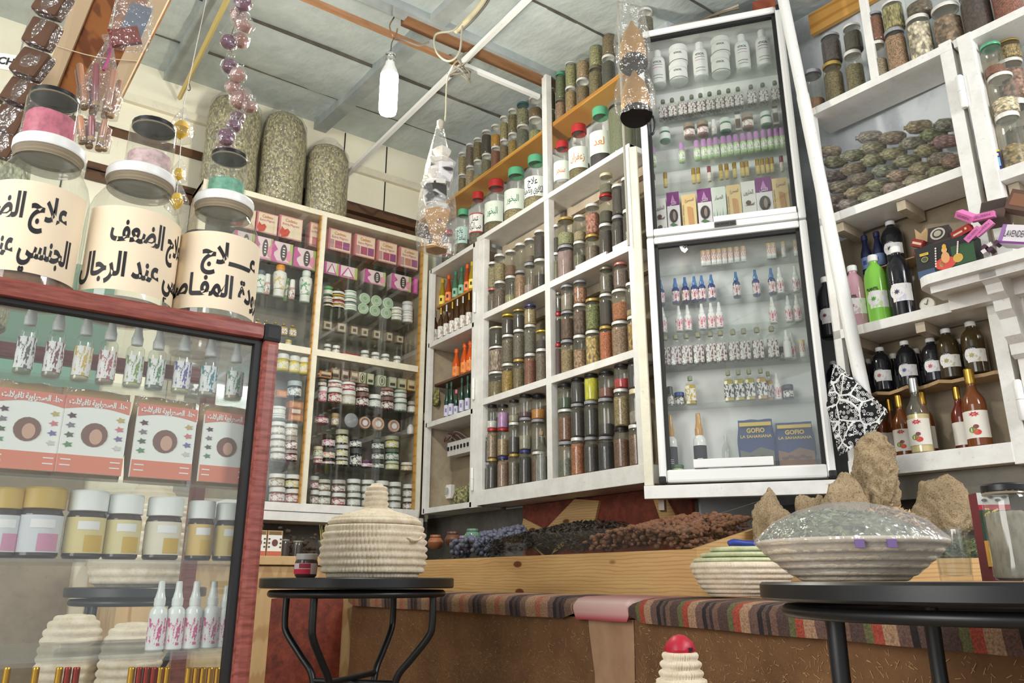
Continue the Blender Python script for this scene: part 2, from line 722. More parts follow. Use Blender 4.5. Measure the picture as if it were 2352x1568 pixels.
def structure(o):
    o['kind'] = 'structure'
    return o


ORD = ['first', 'second', 'third', 'fourth', 'fifth', 'sixth', 'seventh', 'eighth', 'ninth', 'tenth', 'eleventh', 'twelfth',
       'thirteenth', 'fourteenth', 'fifteenth', 'sixteenth', 'seventeenth', 'eighteenth']

# ---------------------------------------------------------------- lettering
_base = {'ا': 0xFE8D, 'ب': 0xFE8F, 'ة': 0xFE93, 'ت': 0xFE95, 'ج': 0xFE9D, 'ح': 0xFEA1, 'خ': 0xFEA5, 'د': 0xFEA9, 'ر': 0xFEAD,
         'ز': 0xFEAF, 'س': 0xFEB1, 'ش': 0xFEB5, 'ص': 0xFEB9, 'ض': 0xFEBD, 'ط': 0xFEC1, 'ع': 0xFEC9, 'ف': 0xFED1, 'ق': 0xFED5,
         'ك': 0xFED9, 'ل': 0xFEDD, 'م': 0xFEE1, 'ن': 0xFEE5, 'ه': 0xFEE9, 'و': 0xFEED, 'ي': 0xFEF1, 'ء': 0xFE80}
_right = set('اةدرزوء')


def arabic(s):
    """joined letter forms in drawing order (left to right)"""
    s = s.replace('لا', '\x01')
    out = []
    for i, c in enumerate(s):
        p, n = (s[i - 1] if i else ' '), (s[i + 1] if i + 1 < len(s) else ' ')
        jp = p == 'ـ' or (p in _base and p not in _right)
        jn = n == 'ـ' or n == '\x01' or (n in _base and n != 'ء')
        if c == '\x01':
            out.append(chr(0xFEFC if jp else 0xFEFB))
        elif c in _base:
            if c == 'ء':
                out.append(chr(0xFE80))
            elif c in _right:
                out.append(chr(_base[c] + (1 if jp else 0)))
            else:
                out.append(chr(_base[c] + (3 if jp and jn else 2 if jn else 1 if jp else 0)))
        else:
            out.append(c)
    return ''.join(reversed(out))


def text_bm(s, size, bold=0.0, width=None):
    """flat lettering centred on the origin in XY as a bmesh"""
    cu = bpy.data.curves.new('t', 'FONT')
    cu.body = s
    cu.size = size
    cu.align_x, cu.align_y = 'CENTER', 'CENTER'
    cu.offset = bold
    cu.resolution_u = 2
    o = bpy.data.objects.new('t', cu)
    COL.objects.link(o)
    bpy.context.view_layer.update()
    me = bpy.data.meshes.new_from_object(o.evaluated_get(bpy.context.evaluated_depsgraph_get()))
    bpy.data.objects.remove(o)
    bpy.data.curves.remove(cu)
    bm = bmesh.new()
    bm.from_mesh(me)
    bpy.data.meshes.remove(me)
    if width and bm.verts:
        xs = [v.co.x for v in bm.verts]
        k = width / max(1e-6, max(xs) - min(xs))
        c = (max(xs) + min(xs)) / 2
        for v in bm.verts:
            v.co.x = (v.co.x - c) * k
    return bm


def text_flat(name, s, size, mat, parent, loc, rot=(PI / 2, 0, 0), bold=0.0, width=None, col=None):
    bm = text_bm(s, size, bold, width)
    M = Matrix.Translation(loc) @ Matrix.Rotation(rot[2], 4, 'Z') @ Matrix.Rotation(rot[1], 4, 'Y') @ Matrix.Rotation(rot[0], 4, 'X')
    bmesh.ops.transform(bm, matrix=M, verts=bm.verts)
    return link(name, bm_me(bm), mat, parent, col)


def text_round(name, lines, r, mat, parent, a0=0.0, col=None):
    """lines: (string, size, z, width or None, bold) wrapped round a vertical cylinder, centred at angle a0"""
    out = bmesh.new()
    for s, size, z, width, bold in lines:
        bm = text_bm(s, size, bold, width)
        xs = [v.co.x for v in bm.verts]
        if not xs:
            bm.free()
            continue
        x = min(xs)
        while x < max(xs):
            x += r * .12
            bmesh.ops.bisect_plane(bm, geom=bm.verts[:] + bm.edges[:] + bm.faces[:], plane_co=(x, 0, 0), plane_no=(1, 0, 0))
        for v in bm.verts:
            a = a0 + v.co.x / r
            v.co = (r * math.sin(a), -r * math.cos(a), z + v.co.y)
        me = bpy.data.meshes.new('m')
        bm.to_mesh(me)
        bm.free()
        out.from_mesh(me)
        bpy.data.meshes.remove(me)
    return link(name, bm_me(out), mat, parent, col)
# ---------------------------------------------------------------- the setting
CZ0, CSL = 3.135, .114            # the ceiling climbs towards the back wall


def ceil_z(y):
    return CZ0 - CSL * (4.06 - y)


def on_ceiling(px, py, drop=0.0):
    r = ray(px, py)
    t = (CZ0 - drop - CSL * 4.06 - EYE) / (r.z - CSL * r.y)
    return Vector((0, 0, EYE)) + r * t


structure(box('floor', (-3.2, -3.0, -.05), (2.9, 4.2, 0), 'floor_tile'))
structure(box('wall_back', (-3.2, 4.06, 0), (2.8, 4.16, 3.3), 'cream_wall'))
structure(boxes('wall_right', [((2.275, 2.02, 0), (2.8, 4.06, 3.3)), ((2.68, -1.2, 0), (2.8, 2.02, 3.3))], 'blue_wall'))
# sheet roof: overlapping boards, seams parallel to the back wall
bm = bmesh.new()
ys = [4.2]
while ys[-1] > -1.4:
    ys.append(ys[-1] - random.choice((.44, .5, .47)))
for i, (a, b) in enumerate(zip(ys, ys[1:])):
    n = 60
    lip = .012 if i % 2 else 0
    rows = []
    for q in range(5):
        y = a + (b - a) * q / 4
        row = []
        for k in range(n + 1):
            x = -3.2 + 6.1 * k / n
            w = .010 * noise.noise((x * 2.2, y * 3.5, 1.7)) + .004 * noise.noise((x * 8, y * 9, 4))
            if q in (0, 4):
                w += .012
            row.append(bm.verts.new((x, y, ceil_z(y) + w - lip)))
        rows.append(row)
    for p, q in zip(rows, rows[1:]):
        for k in range(n):
            bm.faces.new((p[k], p[k + 1], q[k + 1], q[k]))
me = bpy.data.meshes.new('m')
bm.to_mesh(me)
bm.free()
me.polygons.foreach_set('use_smooth', [True] * len(me.polygons))
structure(link('ceiling', me, 'ceiling_sheet'))
structure(boxes('ceiling_seam_battens', [((-3.2, y - .003, ceil_z(y) - .004), (2.7, y + .003, ceil_z(y) + .03)) for y in ys[1:-1]], 'dark_wall'))


def beam_along_wall(name, px, py, w, h, x0, x1, mat):
    p = on_ceiling(px, py)
    z = ceil_z(p.y)
    return structure(box(name, (x0, p.y - w / 2, z - h), (x1, p.y + w / 2, z + .03), mat))


def beam_down_slope(name, px, py, w, h, y0, y1, mat):
    p = on_ceiling(px, py, h)
    bm = bmesh.new()
    vs = []
    for y in (y0, y1):
        z = ceil_z(y)
        for x in (p.x - w / 2, p.x + w / 2):
            for zz in (z - h, z + .03):
                vs.append(bm.verts.new((x, y, zz)))
    for f in ((0, 1, 3, 2), (4, 6, 7, 5), (0, 4, 5, 1), (2, 3, 7, 6), (0, 2, 6, 4), (1, 5, 7, 3)):
        bm.faces.new([vs[i] for i in f])
    return structure(link(name, bm_me(bm), mat))


beam_down_slope('trim_1', 860, 187, .075, .05, 0.6, 4.06, 'grey_beam')
beam_down_slope('trim_2', 470, 75, .12, .05, 0.6, 4.06, 'grey_beam')
beam_along_wall('trim_3', 1150, 118, .07, .07, 1.32, 2.27, 'brown_beam')
beam_along_wall('trim_4', 985, 35, .06, .06, -.6, 2.27, 'grey_beam')
# cream wall: battens and the joints of its panels
za = atY(880, 408, 4.05).z
zb = atY(900, 500, 4.05).z
zc = atY(385, 230, 4.05).z
zd = atY(287, 306, 4.05).z
structure(boxes('trim_5', [((-.9, 4.03, za - .02), (2.27, 4.07, za + .025))], 'cream_paint'))
structure(boxes('trim_6', [((1.2, 4.0, zb - .05), (2.27, 4.07, zb + .005)), ((1.2, 4.03, zb - .1), (2.27, 4.07, zb - .06))], 'dark_wood'))
structure(boxes('trim_7', [((-2.5, 4.035, zd - .03), (.9, 4.07, zd + .01))], 'dark_wood'))
structure(boxes('trim_8', [((x - .003, 4.056, .9), (x + .003, 4.07, 3.13)) for x in (-1.3, -.55, .2, .95, 1.62, 1.9)], 'dark_hole'))

structure(boxes('wall_shade_panel', [((2.266, 2.03, .44), (2.275, 4.05, .855)), ((.3, 4.05, .6), (2.266, 4.06, .84)), ((2.672, -.4, .4), (2.68, 2.0, .80))], 'dark_wall'))  # added panels: dark wall plus the shade under cabinets put into the colour
structure(box('trim_11', (-2.6, 4.045, 1.30), (.5, 4.058, 1.96), 'teal_wall'))
structure(box('trim_12', (-2.6, 4.045, .0), (.5, 4.058, 1.30), 'brown_board'))
structure(box('trim_10', (2.672, .3, .80), (2.68, 1.62, 1.78), 'brown_board'))
# ---------------------------------------------------------------- cabinets
def cab(name, F, label, cat='cabinet', group=None):
    return empty(name, (F.o.x, F.o.y, 0), F.ang, label, cat, group)


WP, CP = 'white_paint', 'cream_paint'
JZ = (.932, 1.377, 1.822, 2.262)                 # shelf tops of the jar cabinet

t = cab('jar_cabinet', JW, 'white painted open cabinet in two bays, packed with stacked spice jars')
PW = .036
for u in (-.567, -.018, .534):
    box('post', (u, 0, .862), (u + PW, .035, JZ[3]), WP, t, .002)
for u in (-.567, -.018, .534):
    box('rear_post', (u, .14, .862), (u + PW, .17, JZ[3]), 'aged_board', t)
for z in JZ[1:3]:
    box('shelf', (-.531, .0012, z - .032), (.534, .165, z), WP, t, .002)
box('bottom_rail', (-.567, -.002, .862), (.570, .17, JZ[0]), WP, t, .002)
box('top_board', (-.567, -.004, JZ[3] - .026), (.570, .185, JZ[3]), WP, t, .002)
box('back_panel', (-.567, .17, .862), (.570, .185, JZ[3] - .026), 'brown_board', t)
for u in (-.531, .018, ):
    for z in JZ[1:]:
        box('bearer', (u, .135, z - .075), (u + .5, .165, z - .034), 'aged_board', t)
boxes('shelf_strip', [((.20, .002, JZ[2]), (.40, .012, JZ[2] + .014)), ((.44, .002, JZ[2]), (.532, .012, JZ[2] + .020))], WP, t)

t = empty('white_post', (2.08, 2.67, 0), -PI / 2, 'tall square white post rising from the jar cabinet to the ceiling', 'post')
box('shaft', (-.018, -.004, JZ[3]), (.018, .03, ceil_z(2.67)), WP, t, .002)
box('cross_arm', (-.008, .03, 2.50), (.010, .14, 2.52), WP, t)

zpl = 2.66
t = empty('orange_plank_shelf', (2.115, 2.67, 0), -PI / 2, 'orange-brown plank shelf under the ceiling carrying two layers of jars', 'shelf')
box('plank', (-1.36, 0, zpl - .022), (.565, .135, zpl), 'orange_plank', t, .002)
for u in (-.62, .05, .53):
    box('bracket', (u, .10, zpl - .10), (u + .02, .158, zpl - .022), WP, t)

SZ = (.885, 1.345, 1.80, 2.247)
t = cab('side_cabinet', JW, 'narrow white painted cabinet in the corner holding sauce bottles')
box('post', (-1.115, 0, .855), (-1.085, .03, SZ[3]), WP, t, .002)
box('post', (-.64, 0, .855), (-.605, .03, SZ[3]), WP, t, .002)
box('post', (-.603, 0, .855), (-.569, .028, SZ[3] + .02), WP, t, .002)
for z in SZ:
    box('shelf', (-1.10, 0, z - .028), (-.62, .175, z), WP, t, .002)
box('back_panel', (-1.10, .175, .855), (-.605, .188, SZ[3]), 'brown_board', t)
box('side_panel', (-1.12, .03, .855), (-1.105, .19, SZ[3]), 'aged_board', t)
for z in (2.03, 1.57):
    box('ledge', (-1.103, .05, z - .012), (-.64, .175, z), 'dark_wood' if z < 1.6 else 'orange_plank', t)
for z in (1.90, 1.44, .99):
    h = lathe('hinge', [(.006, -.055), (.008, -.05), (.008, -.002), (.006, 0), (.008, .002), (.008, .05), (.006, .055)], 'white_plastic', t, 10)
    h.location = (-.604, -.008, z)

# glass fronted cabinet along the back wall
GZ = (.88, 1.668, 2.448)
t = cab('glass_cabinet', GW, 'tall white glass-fronted cabinet on the back wall with cosmetics inside')
GL, GR, GD = -.64, .645, .24
for u in (GL, -.017, GR - .03):
    box('post', (u, 0, GZ[0] - .03), (u + .034, .03, GZ[2]), CP, t, .002)
box('top_rail', (GL, -.002, GZ[2] - .03), (GR, GD, GZ[2]), CP, t, .002)
box('middle_rail', (GL, -.001, GZ[1] - .035), (GR, .03, GZ[1]), CP, t, .002)
box('bottom_rail', (GL, -.002, GZ[0] - .04), (GR, GD, GZ[0]), WP, t, .002)
box('plinth', (GL, .004, GZ[0] - .085), (GR + .03, GD, GZ[0] - .042), WP, t, .002)
box('back_panel', (GL, GD - .012, GZ[0]), (GR, GD, GZ[2]), 'dim_board', t)
box('side_panel', (GL, .03, GZ[0]), (GL + .012, GD, GZ[2]), 'aged_board', t)
box('side_panel', (GR - .012, .03, GZ[0]), (GR, GD, GZ[2]), 'aged_board', t)
for u in (-.02, GR - .038):
    box('door_edge', (u, -.006, GZ[0]), (u + .006, .02, GZ[2] - .03), 'orange_plank', t)
GSH_T = (2.258, 2.112, 1.925, 1.80)             # glass shelves, upper half
GSH_B = (1.535, 1.405, 1.29, 1.085)             # lower half
for u0, u1 in ((GL + .014, -.02), (.02, GR - .014)):
    for z in GSH_T + GSH_B:
        if z == GSH_T[3] and u0 < -.1:
            continue
        box('glass_shelf', (u0, .034, z - .006), (u1, GD - .014, z), 'shelf_glass', t)
    for z0, z1 in ((GZ[0], GZ[1] - .035), (GZ[1], GZ[2] - .03)):
        box('glass_pane', (u0 - .01, .012, z0), (u1 + .01, .016, z1), 'pane_glass', t)
        um = (u0 + u1) / 2 + .06
        box('glass_pane', (um, .020, z0), (um + .003, .024, z1), 'pane_glass', t)

# aluminium display cabinet set across the corner of the shelves
DL, DR = .032, .622
DZ = (.852, 1.80, 2.745)
t = cab('display_cabinet', DW, 'white aluminium display cabinet with two glass doors, full of small bottles')
fw, gk = .028, .014
for z0, z1 in ((DZ[0], DZ[1] - .003), (DZ[1] + .003, DZ[2])):
    top = z1 > 2
    zb0 = z0 + (.045 if not top else .03)
    for u in (DL, DR - fw):
        box('door_stile', (u, -.012, z0), (u + fw, .02, z1), 'white_plastic', t, .008)
    box('door_rail', (DL + fw, -.012, z1 - fw), (DR - fw, .02, z1), 'white_plastic', t, .008)
    box('door_rail', (DL + fw, -.012, z0), (DR - fw, .02, zb0), 'white_plastic', t, .008)
    boxes('gasket', [((DL + fw, -.004, zb0), (DL + fw + gk, .016, z1 - fw)), ((DR - fw - gk, -.004, zb0), (DR - fw, .016, z1 - fw)),
                     ((DL + fw, -.004, z1 - fw - gk), (DR - fw, .016, z1 - fw))], 'black_rubber', t)
    box('glass_pane', (DL + fw, .008, zb0), (DR - fw, .011, z1 - fw), 'pane_glass', t)
    box('sliding_pane', (DL + .26, .016, zb0 + .02), (DR - fw, .019, z1 - fw), 'pane_glass', t)
    for u, z in ((DL - .002, z0 - .004), (DR - fw + .002, z0 - .004), (DL - .002, z1 - fw + .004), (DR - fw + .002, z1 - fw + .004)):
        if (top and z > 2.2) or (not top and z < 1.2):
            box('corner_block', (u, -.015, z), (u + fw, .022, z + fw), 'black_rubber', t, .008)
box('pull_strip', (.29, -.016, DZ[1] + .028), (.59, .0, DZ[1] + .052), 'white_plastic', t, .003)
box('pull_strip', (.155, -.016, DZ[0] + .047), (.425, .0, DZ[0] + .078), 'white_plastic', t, .003)
boxes('carcass', [((DL, .02, DZ[0]), (DL + .01, .116, DZ[2])), ((DR - .01, .02, DZ[0]), (DR, .116, DZ[2])), ((DL, .02, DZ[2] - .012), (DR, .116, DZ[2])),
                  ((DL, .02, DZ[1] - .01), (DR, .116, DZ[1] + .01)), ((DL, .02, DZ[0]), (DR, .116, DZ[0] + .03)), ((DL, .113, DZ[0]), (DR, .119, DZ[2]))], 'white_plastic', t)
DSH_T = [DW.at(1640, y, .05)[1] for y in (173, 256, 307, 360, 413)]
DSH_B = [DW.at(1680, y, .05)[1] for y in (602.5, 684, 750, 832, 924)]
for z in DSH_T + DSH_B:
    box('glass_shelf', (DL + .012, .026, z - .006), (DR - .012, .112, z), 'shelf_glass', t)
pl = box('name_plate', (.292, -.0145, DZ[1] + .006), (.372, -.0125, DZ[1] + .026), 'metal_paint', t, 0, (120, 120, 118))
text_flat('lettering', 'ARCARONS', .0125, 'ink_black', pl, (.322, -.0152, DZ[1] + .016), bold=.0002, width=.048)
boxes('fine_print', [((.35, -.0152, DZ[1] + .011), (.368, -.0147, DZ[1] + .014)), ((.35, -.0152, DZ[1] + .017), (.366, -.0147, DZ[1] + .020))], 'ink_black', pl)
# torn sticker on the lower door
bm = bmesh.new()
su, sz = DW.at(1570, 571, .005)
pts = [(-.016, .018), (.004, .014), (.010, .018), (.013, .002), (.017, -.004), (.004, -.018), (-.008, -.008), (-.013, .004)]
bm.faces.new([bm.verts.new((su + x, .0062, sz + z)) for x, z in pts])
st = link('sticker', bm_me(bm), 'paper', t, (230, 228, 224))
boxes('print_mark', [((su + a, .0052, sz + b), (su + a + .005, .006, sz + b + .005)) for a, b in ((-.002, .006), (.004, .009), (.003, .001), (.007, .004))], 'ink_black', st)

t = empty('display_ledge', (DW.o.x, DW.o.y, 0), DW.ang, 'white painted ledge carrying the aluminium display cabinet', 'shelf')
box('rail', (-.022, -.022, .796), (.655, .02, .842), WP, t, .002)
box('board', (-.0, .03, .812), (.62, .145, .842), 'aged_board', t)
box('post', (-.020, -.022, .842), (.012, .016, 2.20), CP, t, .002)
for u in (.02, .58):
    box('bracket', (u, .03, .76), (u + .02, .11, .812), 'aged_board', t)

# shelves beyond the display cabinet
RZ = (.905, 1.365, 1.803, 2.253)
t = cab('herb_cabinet', RW, 'white painted open cabinet with herb bundles and syrup bottles')
UL, UR = -.295, .205
box('post', (UR, -.004, .84), (UR + .04, .04, RZ[3] + .01), WP, t, .002)
box('post', (UL, 0, .84), (UL + .03, .03, RZ[3]), WP, t, .002)
for z in RZ[1:3]:
    box('shelf', (UL, 0, z - .034), (UR + .002, .165, z), WP, t, .002)
    for u in (UL + .05, -.02):
        box('bearer', (u, .02, z - .07), (u + .03, .165, z - .036), 'aged_board', t)
box('top_board', (UL, -.006, RZ[3] - .03), (UR + .04, .17, RZ[3]), WP, t, .002)
box('bottom_rail', (UL, -.006, .846), (UR + .002, .165, RZ[0]), WP, t, .002)
box('apron', (UL, .05, .77), (UR + .04, .075, .845), 'dim_board', t)
bm = bmesh.new()
n = 14
rows = []
for i in range(n + 1):
    u = UL + .03 + (UR - UL - .03) * i / n
    w = .0032 * math.sin(i * 1.7) + .002 * math.sin(i * 4.1)
    rows.append([bm.verts.new((u, .078 + .01 * math.sin(i * 2.3), 1.135 + w - .008)), bm.verts.new((u, .185, 1.135 - .008)),
                 bm.verts.new((u, .185, 1.138)), bm.verts.new((u, .078 + .01 * math.sin(i * 2.3), 1.138 + w))])
for a, b in zip(rows, rows[1:]):
    for k in range(4):
        bm.faces.new((a[k], b[k], b[(k + 1) % 4], a[(k + 1) % 4]))
link('cardboard_ledge', bm_me(bm), 'cardboard', t)
z_led = RW.at(2030, 599, .06)[1]
box('cardboard_ledge', (UL + .1, .10, z_led - .004), (.06, .185, z_led), 'cardboard', t)
for z in (2.05, 1.02):
    h = lathe('hinge', [(.009, -.06), (.012, -.055), (.012, -.002), (.009, 0), (.012, .002), (.012, .055), (.009, .06)], 'white_plastic', t, 12)
    h.location = (UR + .047, -.012, z)

t = cab('tall_door_cabinet', RW, 'white framed cabinet beside the herb cabinet, with jars of roots behind its frame')
U2 = UR + .058
box('post', (U2, -.008, .78), (U2 + .045, .04, RZ[3]), WP, t, .002)
box('post', (U2 + .52, -.008, .84), (U2 + .56, .04, RZ[3]), WP, t, .002)
Z2 = 1.745
box('top_board', (U2 - .012, -.004, RZ[3] - .03), (U2 + .56, .17, RZ[3] + .0), WP, t, .002)
box('apron', (U2 - .012, .05, .77), (U2 + .5, .075, .84), 'dim_board', t)
box('shelf', (U2 + .045, 0, Z2 - .04), (U2 + .52, .165, Z2), WP, t, .002)
box('shelf', (U2 + .045, 0, 1.30), (U2 + .52, .165, 1.335), WP, t, .002)
box('bottom_rail', (U2 + .045, 0, .83), (U2 + .52, .165, .89), WP, t, .002)
box('bearer', (U2 + .05, .04, Z2 - .09), (U2 + .08, .165, Z2 - .042), 'aged_board', t)
box('rear_bearer', (U2 + .08, .13, Z2 - .09), (U2 + .5, .165, Z2 - .042), 'aged_board', t)
box('back_panel', (U2, .165, .84), (U2 + .56, .178, RZ[3]), 'aged_board', t)

p0, p1 = RW.at(1803, 20, -.06), RW.at(1988, 925, -.06)
a, b = RW.w(p0[0], -.06, p0[1]), RW.w(p1[0], -.06, p1[1])
a = b + (a - b) * 1.06
b = b + (b - a) * .05
o = tube('white_pipe', [a, a + (b - a) * .28, a + (b - a) * .285, b], [.021, .021, .023, .023], 'white_tube', None, 16)
tag(o, 'leaning round white pipe in front of the herb cabinet', 'pipe')

# ---------------------------------------------------------------- counter, bins, bench
t = empty('wooden_counter', (0, 0, 0), 0, 'pale wooden counter with doors, under the glass cabinet', 'counter')
COUNTER = .615
box('top', (.55, 3.25, COUNTER - .035), (1.56, 4.05, COUNTER), 'pale_wood', t, .003)
box('carcass', (.57, 3.29, .05), (1.54, 4.05, COUNTER - .035), 'pale_wood', t)
for x0, x1, red in ((.62, 1.055, False), (1.06, 1.535, True)):
    d = box('door', (x0, 3.268, .06), (x1, 3.292, COUNTER - .04), 'pale_wood', t, .003)
    if red:
        bm = bmesh.new()
        w = x1 - x0
        prof = [(x0 + .07, .1), (x1 - .10, .1), (x1 - .10, .45)] + [(x1 - .10 - (w - .17) * k / 10, .45 + .035 * math.sin(PI * k / 10) ** 2) for k in range(1, 10)] + [(x0 + .07, .45)]
        f = bm.faces.new([bm.verts.new((x, 3.263, z)) for x, z in prof])
        r_ = bmesh.ops.extrude_face_region(bm, geom=[f])
        bmesh.ops.translate(bm, vec=(0, .012, 0), verts=[v for v in r_['geom'] if isinstance(v, bmesh.types.BMVert)])
        link('inlay_panel', bm_me(bm), 'red_board', d)
    else:
        lo = lathe('lock', [(.006, 0), (.009, .002), (.009, .006), (.004, .008)], 'chrome', d, 14)
        lo.rotation_euler = (PI / 2, 0, 0)
        lo.location = (x1 - .07, 3.268, .36)

t = empty('dried_flower_bin', (0, 0, 0), 0, 'knotty pine bin with clear front panel, filled with dried buds', 'bin')
BX, BY0, BY1, BZ = 1.75, 1.60, 3.24, .605
box('front_board', (BX, BY0, .428), (BX + .02, BY1, BZ), 'pine', t, .001)
bm = bmesh.new()
zb_ = .70
for y in (BY0 - .02, BY0):
    pass
q = [(BX, .428), (2.22, .428), (2.22, zb_), (2.14, zb_), (BX, BZ)]
fa = [bm.verts.new((x, BY0 - .02, z)) for x, z in q]
fb = [bm.verts.new((x, BY0, z)) for x, z in q]
bm.faces.new(fa)
bm.faces.new(list(reversed(fb)))
for k in range(5):
    bm.faces.new((fa[k], fb[k], fb[(k + 1) % 5], fa[(k + 1) % 5]))
link('end_board', bm_me(bm), 'pine', t)
box('bottom', (BX + .02, BY0, .43), (2.24, BY1, .45), 'dark_wood', t)
box('front_glass', (BX + .004, BY0, BZ), (BX + .009, BY1, BZ + .075), 'perspex', t)
bm = bmesh.new()
fa = [bm.verts.new(p) for p in ((BX + .005, BY0 - .012, BZ), (2.14, BY0 - .012, zb_), (2.14, BY0 - .012, zb_ + .075), (BX + .005, BY0 - .012, BZ + .075))]
f = bm.faces.new(fa)
r_ = bmesh.ops.extrude_face_region(bm, geom=[f])
bmesh.ops.translate(bm, vec=(0, .005, 0), verts=[v for v in r_['geom'] if isinstance(v, bmesh.types.BMVert)])
link('end_glass', bm_me(bm), 'perspex', t)
for y in (2.135, 2.755):
    box('divider', (BX + .02, y, .45), (2.2, y + .004, BZ + .09), 'perspex', t)
# boards and panel on the wall behind the bin
o = empty('wall_boards', (2.25, 2.6, 0), 0, 'split pine boards and red-brown panel on the wall behind the dried bud bin', 'panel')
boxes('red_panel', [((0, -.56, .45), (.02, .5, .86))], 'red_board', o)
for pts in ([(-.52, .70), (-.42, .86), (-.36, .86), (-.44, .66)], [(-.02, .74), (.30, .62), (.42, .68), (.10, .86), (-.06, .84)], [(.30, .60), (.5, .74), (.48, .80), (.2, .70)]):
    bm = bmesh.new()
    f = bm.faces.new([bm.verts.new((-.012, a, b)) for a, b in pts])
    r_ = bmesh.ops.extrude_face_region(bm, geom=[f])
    bmesh.ops.translate(bm, vec=(.012, 0, 0), verts=[v for v in r_['geom'] if isinstance(v, bmesh.types.BMVert)])
    link('board', bm_me(bm), 'pine', o)

# low bin that carries the sponges
t = empty('sponge_bin', (1.80, 1.42, 0), math.atan2(-.50, .35), 'low pine bin with clear front, holding sponges and green herbs', 'bin')
LB = .573
box('front_board', (-.02, 0, .44), (.75, .018, LB), 'pine', t, .001)
box('front_glass', (-.02, .004, LB), (.75, .008, LB + .055), 'perspex', t)
box('bottom', (.21, .018, .50), (.75, .45, .52), 'pine', t)

# earthen bench with straw
BT = .425
bp = [(1.47, 3.245), (1.47, 1.55), (1.26, .55), (1.12, -.1)]
o = empty('earthen_bench', (1.47, 1.55, 0), 0, 'built-in bench of brown earth plaster flecked with straw', 'bench')
bm = bmesh.new()
N = []
for (x0, y0), (x1, y1) in zip(bp, bp[1:]):
    m = 24
    for k in range(m):
        N.append((x0 + (x1 - x0) * k / m, y0 + (y1 - y0) * k / m))
N.append(bp[-1])
rows = []
for x, y in N:
    col_ = []
    for z in [BT * k / 8 for k in range(9)]:
        col_.append(bm.verts.new((x + .012 * noise.noise((y * 4, z * 5, 2.2)) - 1.47, y - 1.55, z)))
    col_.append(bm.verts.new((2.26 - 1.47, y - 1.55, BT)))
    rows.append(col_)
for p, q in zip(rows, rows[1:]):
    for k in range(9):
        bm.faces.new((p[k], q[k], q[k + 1], p[k + 1]))
link('plaster_body', bm_me(bm, True, R(40)), 'adobe', o)
# straw flecks pressed into the plaster
bm = bmesh.new()
rs = random.Random(3)
for i in range(6500):
    k = rs.random() * (len(N) - 1)
    a_, b_ = N[int(k)], N[int(k) + 1]
    f = k - int(k)
    x, y = a_[0] + (b_[0] - a_[0]) * f, a_[1] + (b_[1] - a_[1]) * f
    z = rs.uniform(.0, BT - .014)
    d = Vector((b_[0] - a_[0], b_[1] - a_[1], 0)).normalized()
    nrm = Vector((d.y, -d.x, 0))
    x += .012 * noise.noise((y * 4, z * 5, 2.2))
    an = rs.uniform(0, PI)
    ln = rs.uniform(.0015, .006) * (1.0 if rs.random() < .9 else 1.8)
    w = rs.uniform(.0003, .0007)
    ax = d * math.cos(an) + Vector((0, 0, 1)) * math.sin(an)
    pr = d * -math.sin(an) + Vector((0, 0, 1)) * math.cos(an)
    c = Vector((x - 1.47, y - 1.55, z)) + nrm * .0015
    vs = [bm.verts.new(c + ax * s1 * ln + pr * s2 * w + nrm * (.0008 if s1 > 0 else -.0002)) for s1, s2 in ((-1, -1), (1, -1), (1, 1), (-1, 1))]
    bm.faces.new(vs)
s_ = link('straw_fleck', bm_me(bm), 'straw', o)
s_['kind'] = 'stuff'
# worn lighter patch of plaster
bm = bmesh.new()
rows = []
for i in range(13):
    z = BT * i / 12
    y0 = 1.72 + .012 * noise.noise((z * 9, 0, 0)) - .03 * (1 - i / 12)
    row = []
    for k in range(9):
        y = y0 + (1.555 - y0) * k / 8 + (.006 * noise.noise((z * 14, 5, k)) if k in (0,) else 0)
        row.append(bm.verts.new((.012 * noise.noise((y * 4, z * 5, 2.2)) - .0022, y - 1.55, z)))
    rows.append(row)
for p, q in zip(rows, rows[1:]):
    for k in range(8):
        bm.faces.new((p[k], q[k], q[k + 1], p[k + 1]))
link('worn_patch', bm_me(bm), 'plaster_patch', o)


def cushion(name, p0, p1, label, mat, z0=BT, h=.050, depth=.24, sag=0.0, over=.030):
    """flat seat pad along the bench edge from p0 to p1 with a rounded front"""
    p0, p1 = Vector((*p0, 0)), Vector((*p1, 0))
    d = (p1 - p0).normalized()
    L = (p1 - p0).length
    o = empty(name, (p0.x, p0.y, z0 + .003), math.atan2(d.y, d.x) + PI / 2, label, 'cushion', 'seat pads on the earthen bench')
    # local: -y runs along the bench towards p1, +x towards the wall
    bm = bmesh.new()
    prof = [(depth, 0.0), (-over * .62, 0), (-over * .9, -.008), (-over, h * .35), (-over, h * .65), (-over * .6, h * .92), (0.01, h), (depth * .5, h * 1.06), (depth, h)]
    n = 30
    rows = []
    for i in range(n + 1):
        s = L * i / n
        e = min(i, n - i) / n
        k = min(1, .55 + e * 14)
        row = []
        for x, z in prof:
            zz = z * k + (1 - k) * h * .5 + .002 * noise.noise((s * 9, x * 20, 3)) - sag * math.sin(PI * i / n) * (z / h)
            row.append(bm.verts.new((x + .003 * noise.noise((s * 14, z * 30, 8)), -s, max(zz, .001) if x >= 0 else zz)))
        rows.append(row)
    m = len(prof)
    for p, q in zip(rows, rows[1:]):
        for k in range(m):
            bm.faces.new((p[k], q[k], q[(k + 1) % m], p[(k + 1) % m]))
    bm.faces.new(rows[0])
    bm.faces.new(list(reversed(rows[-1])))
    link('cover', bm_me(bm, True, R(60)), mat, o)
    return o


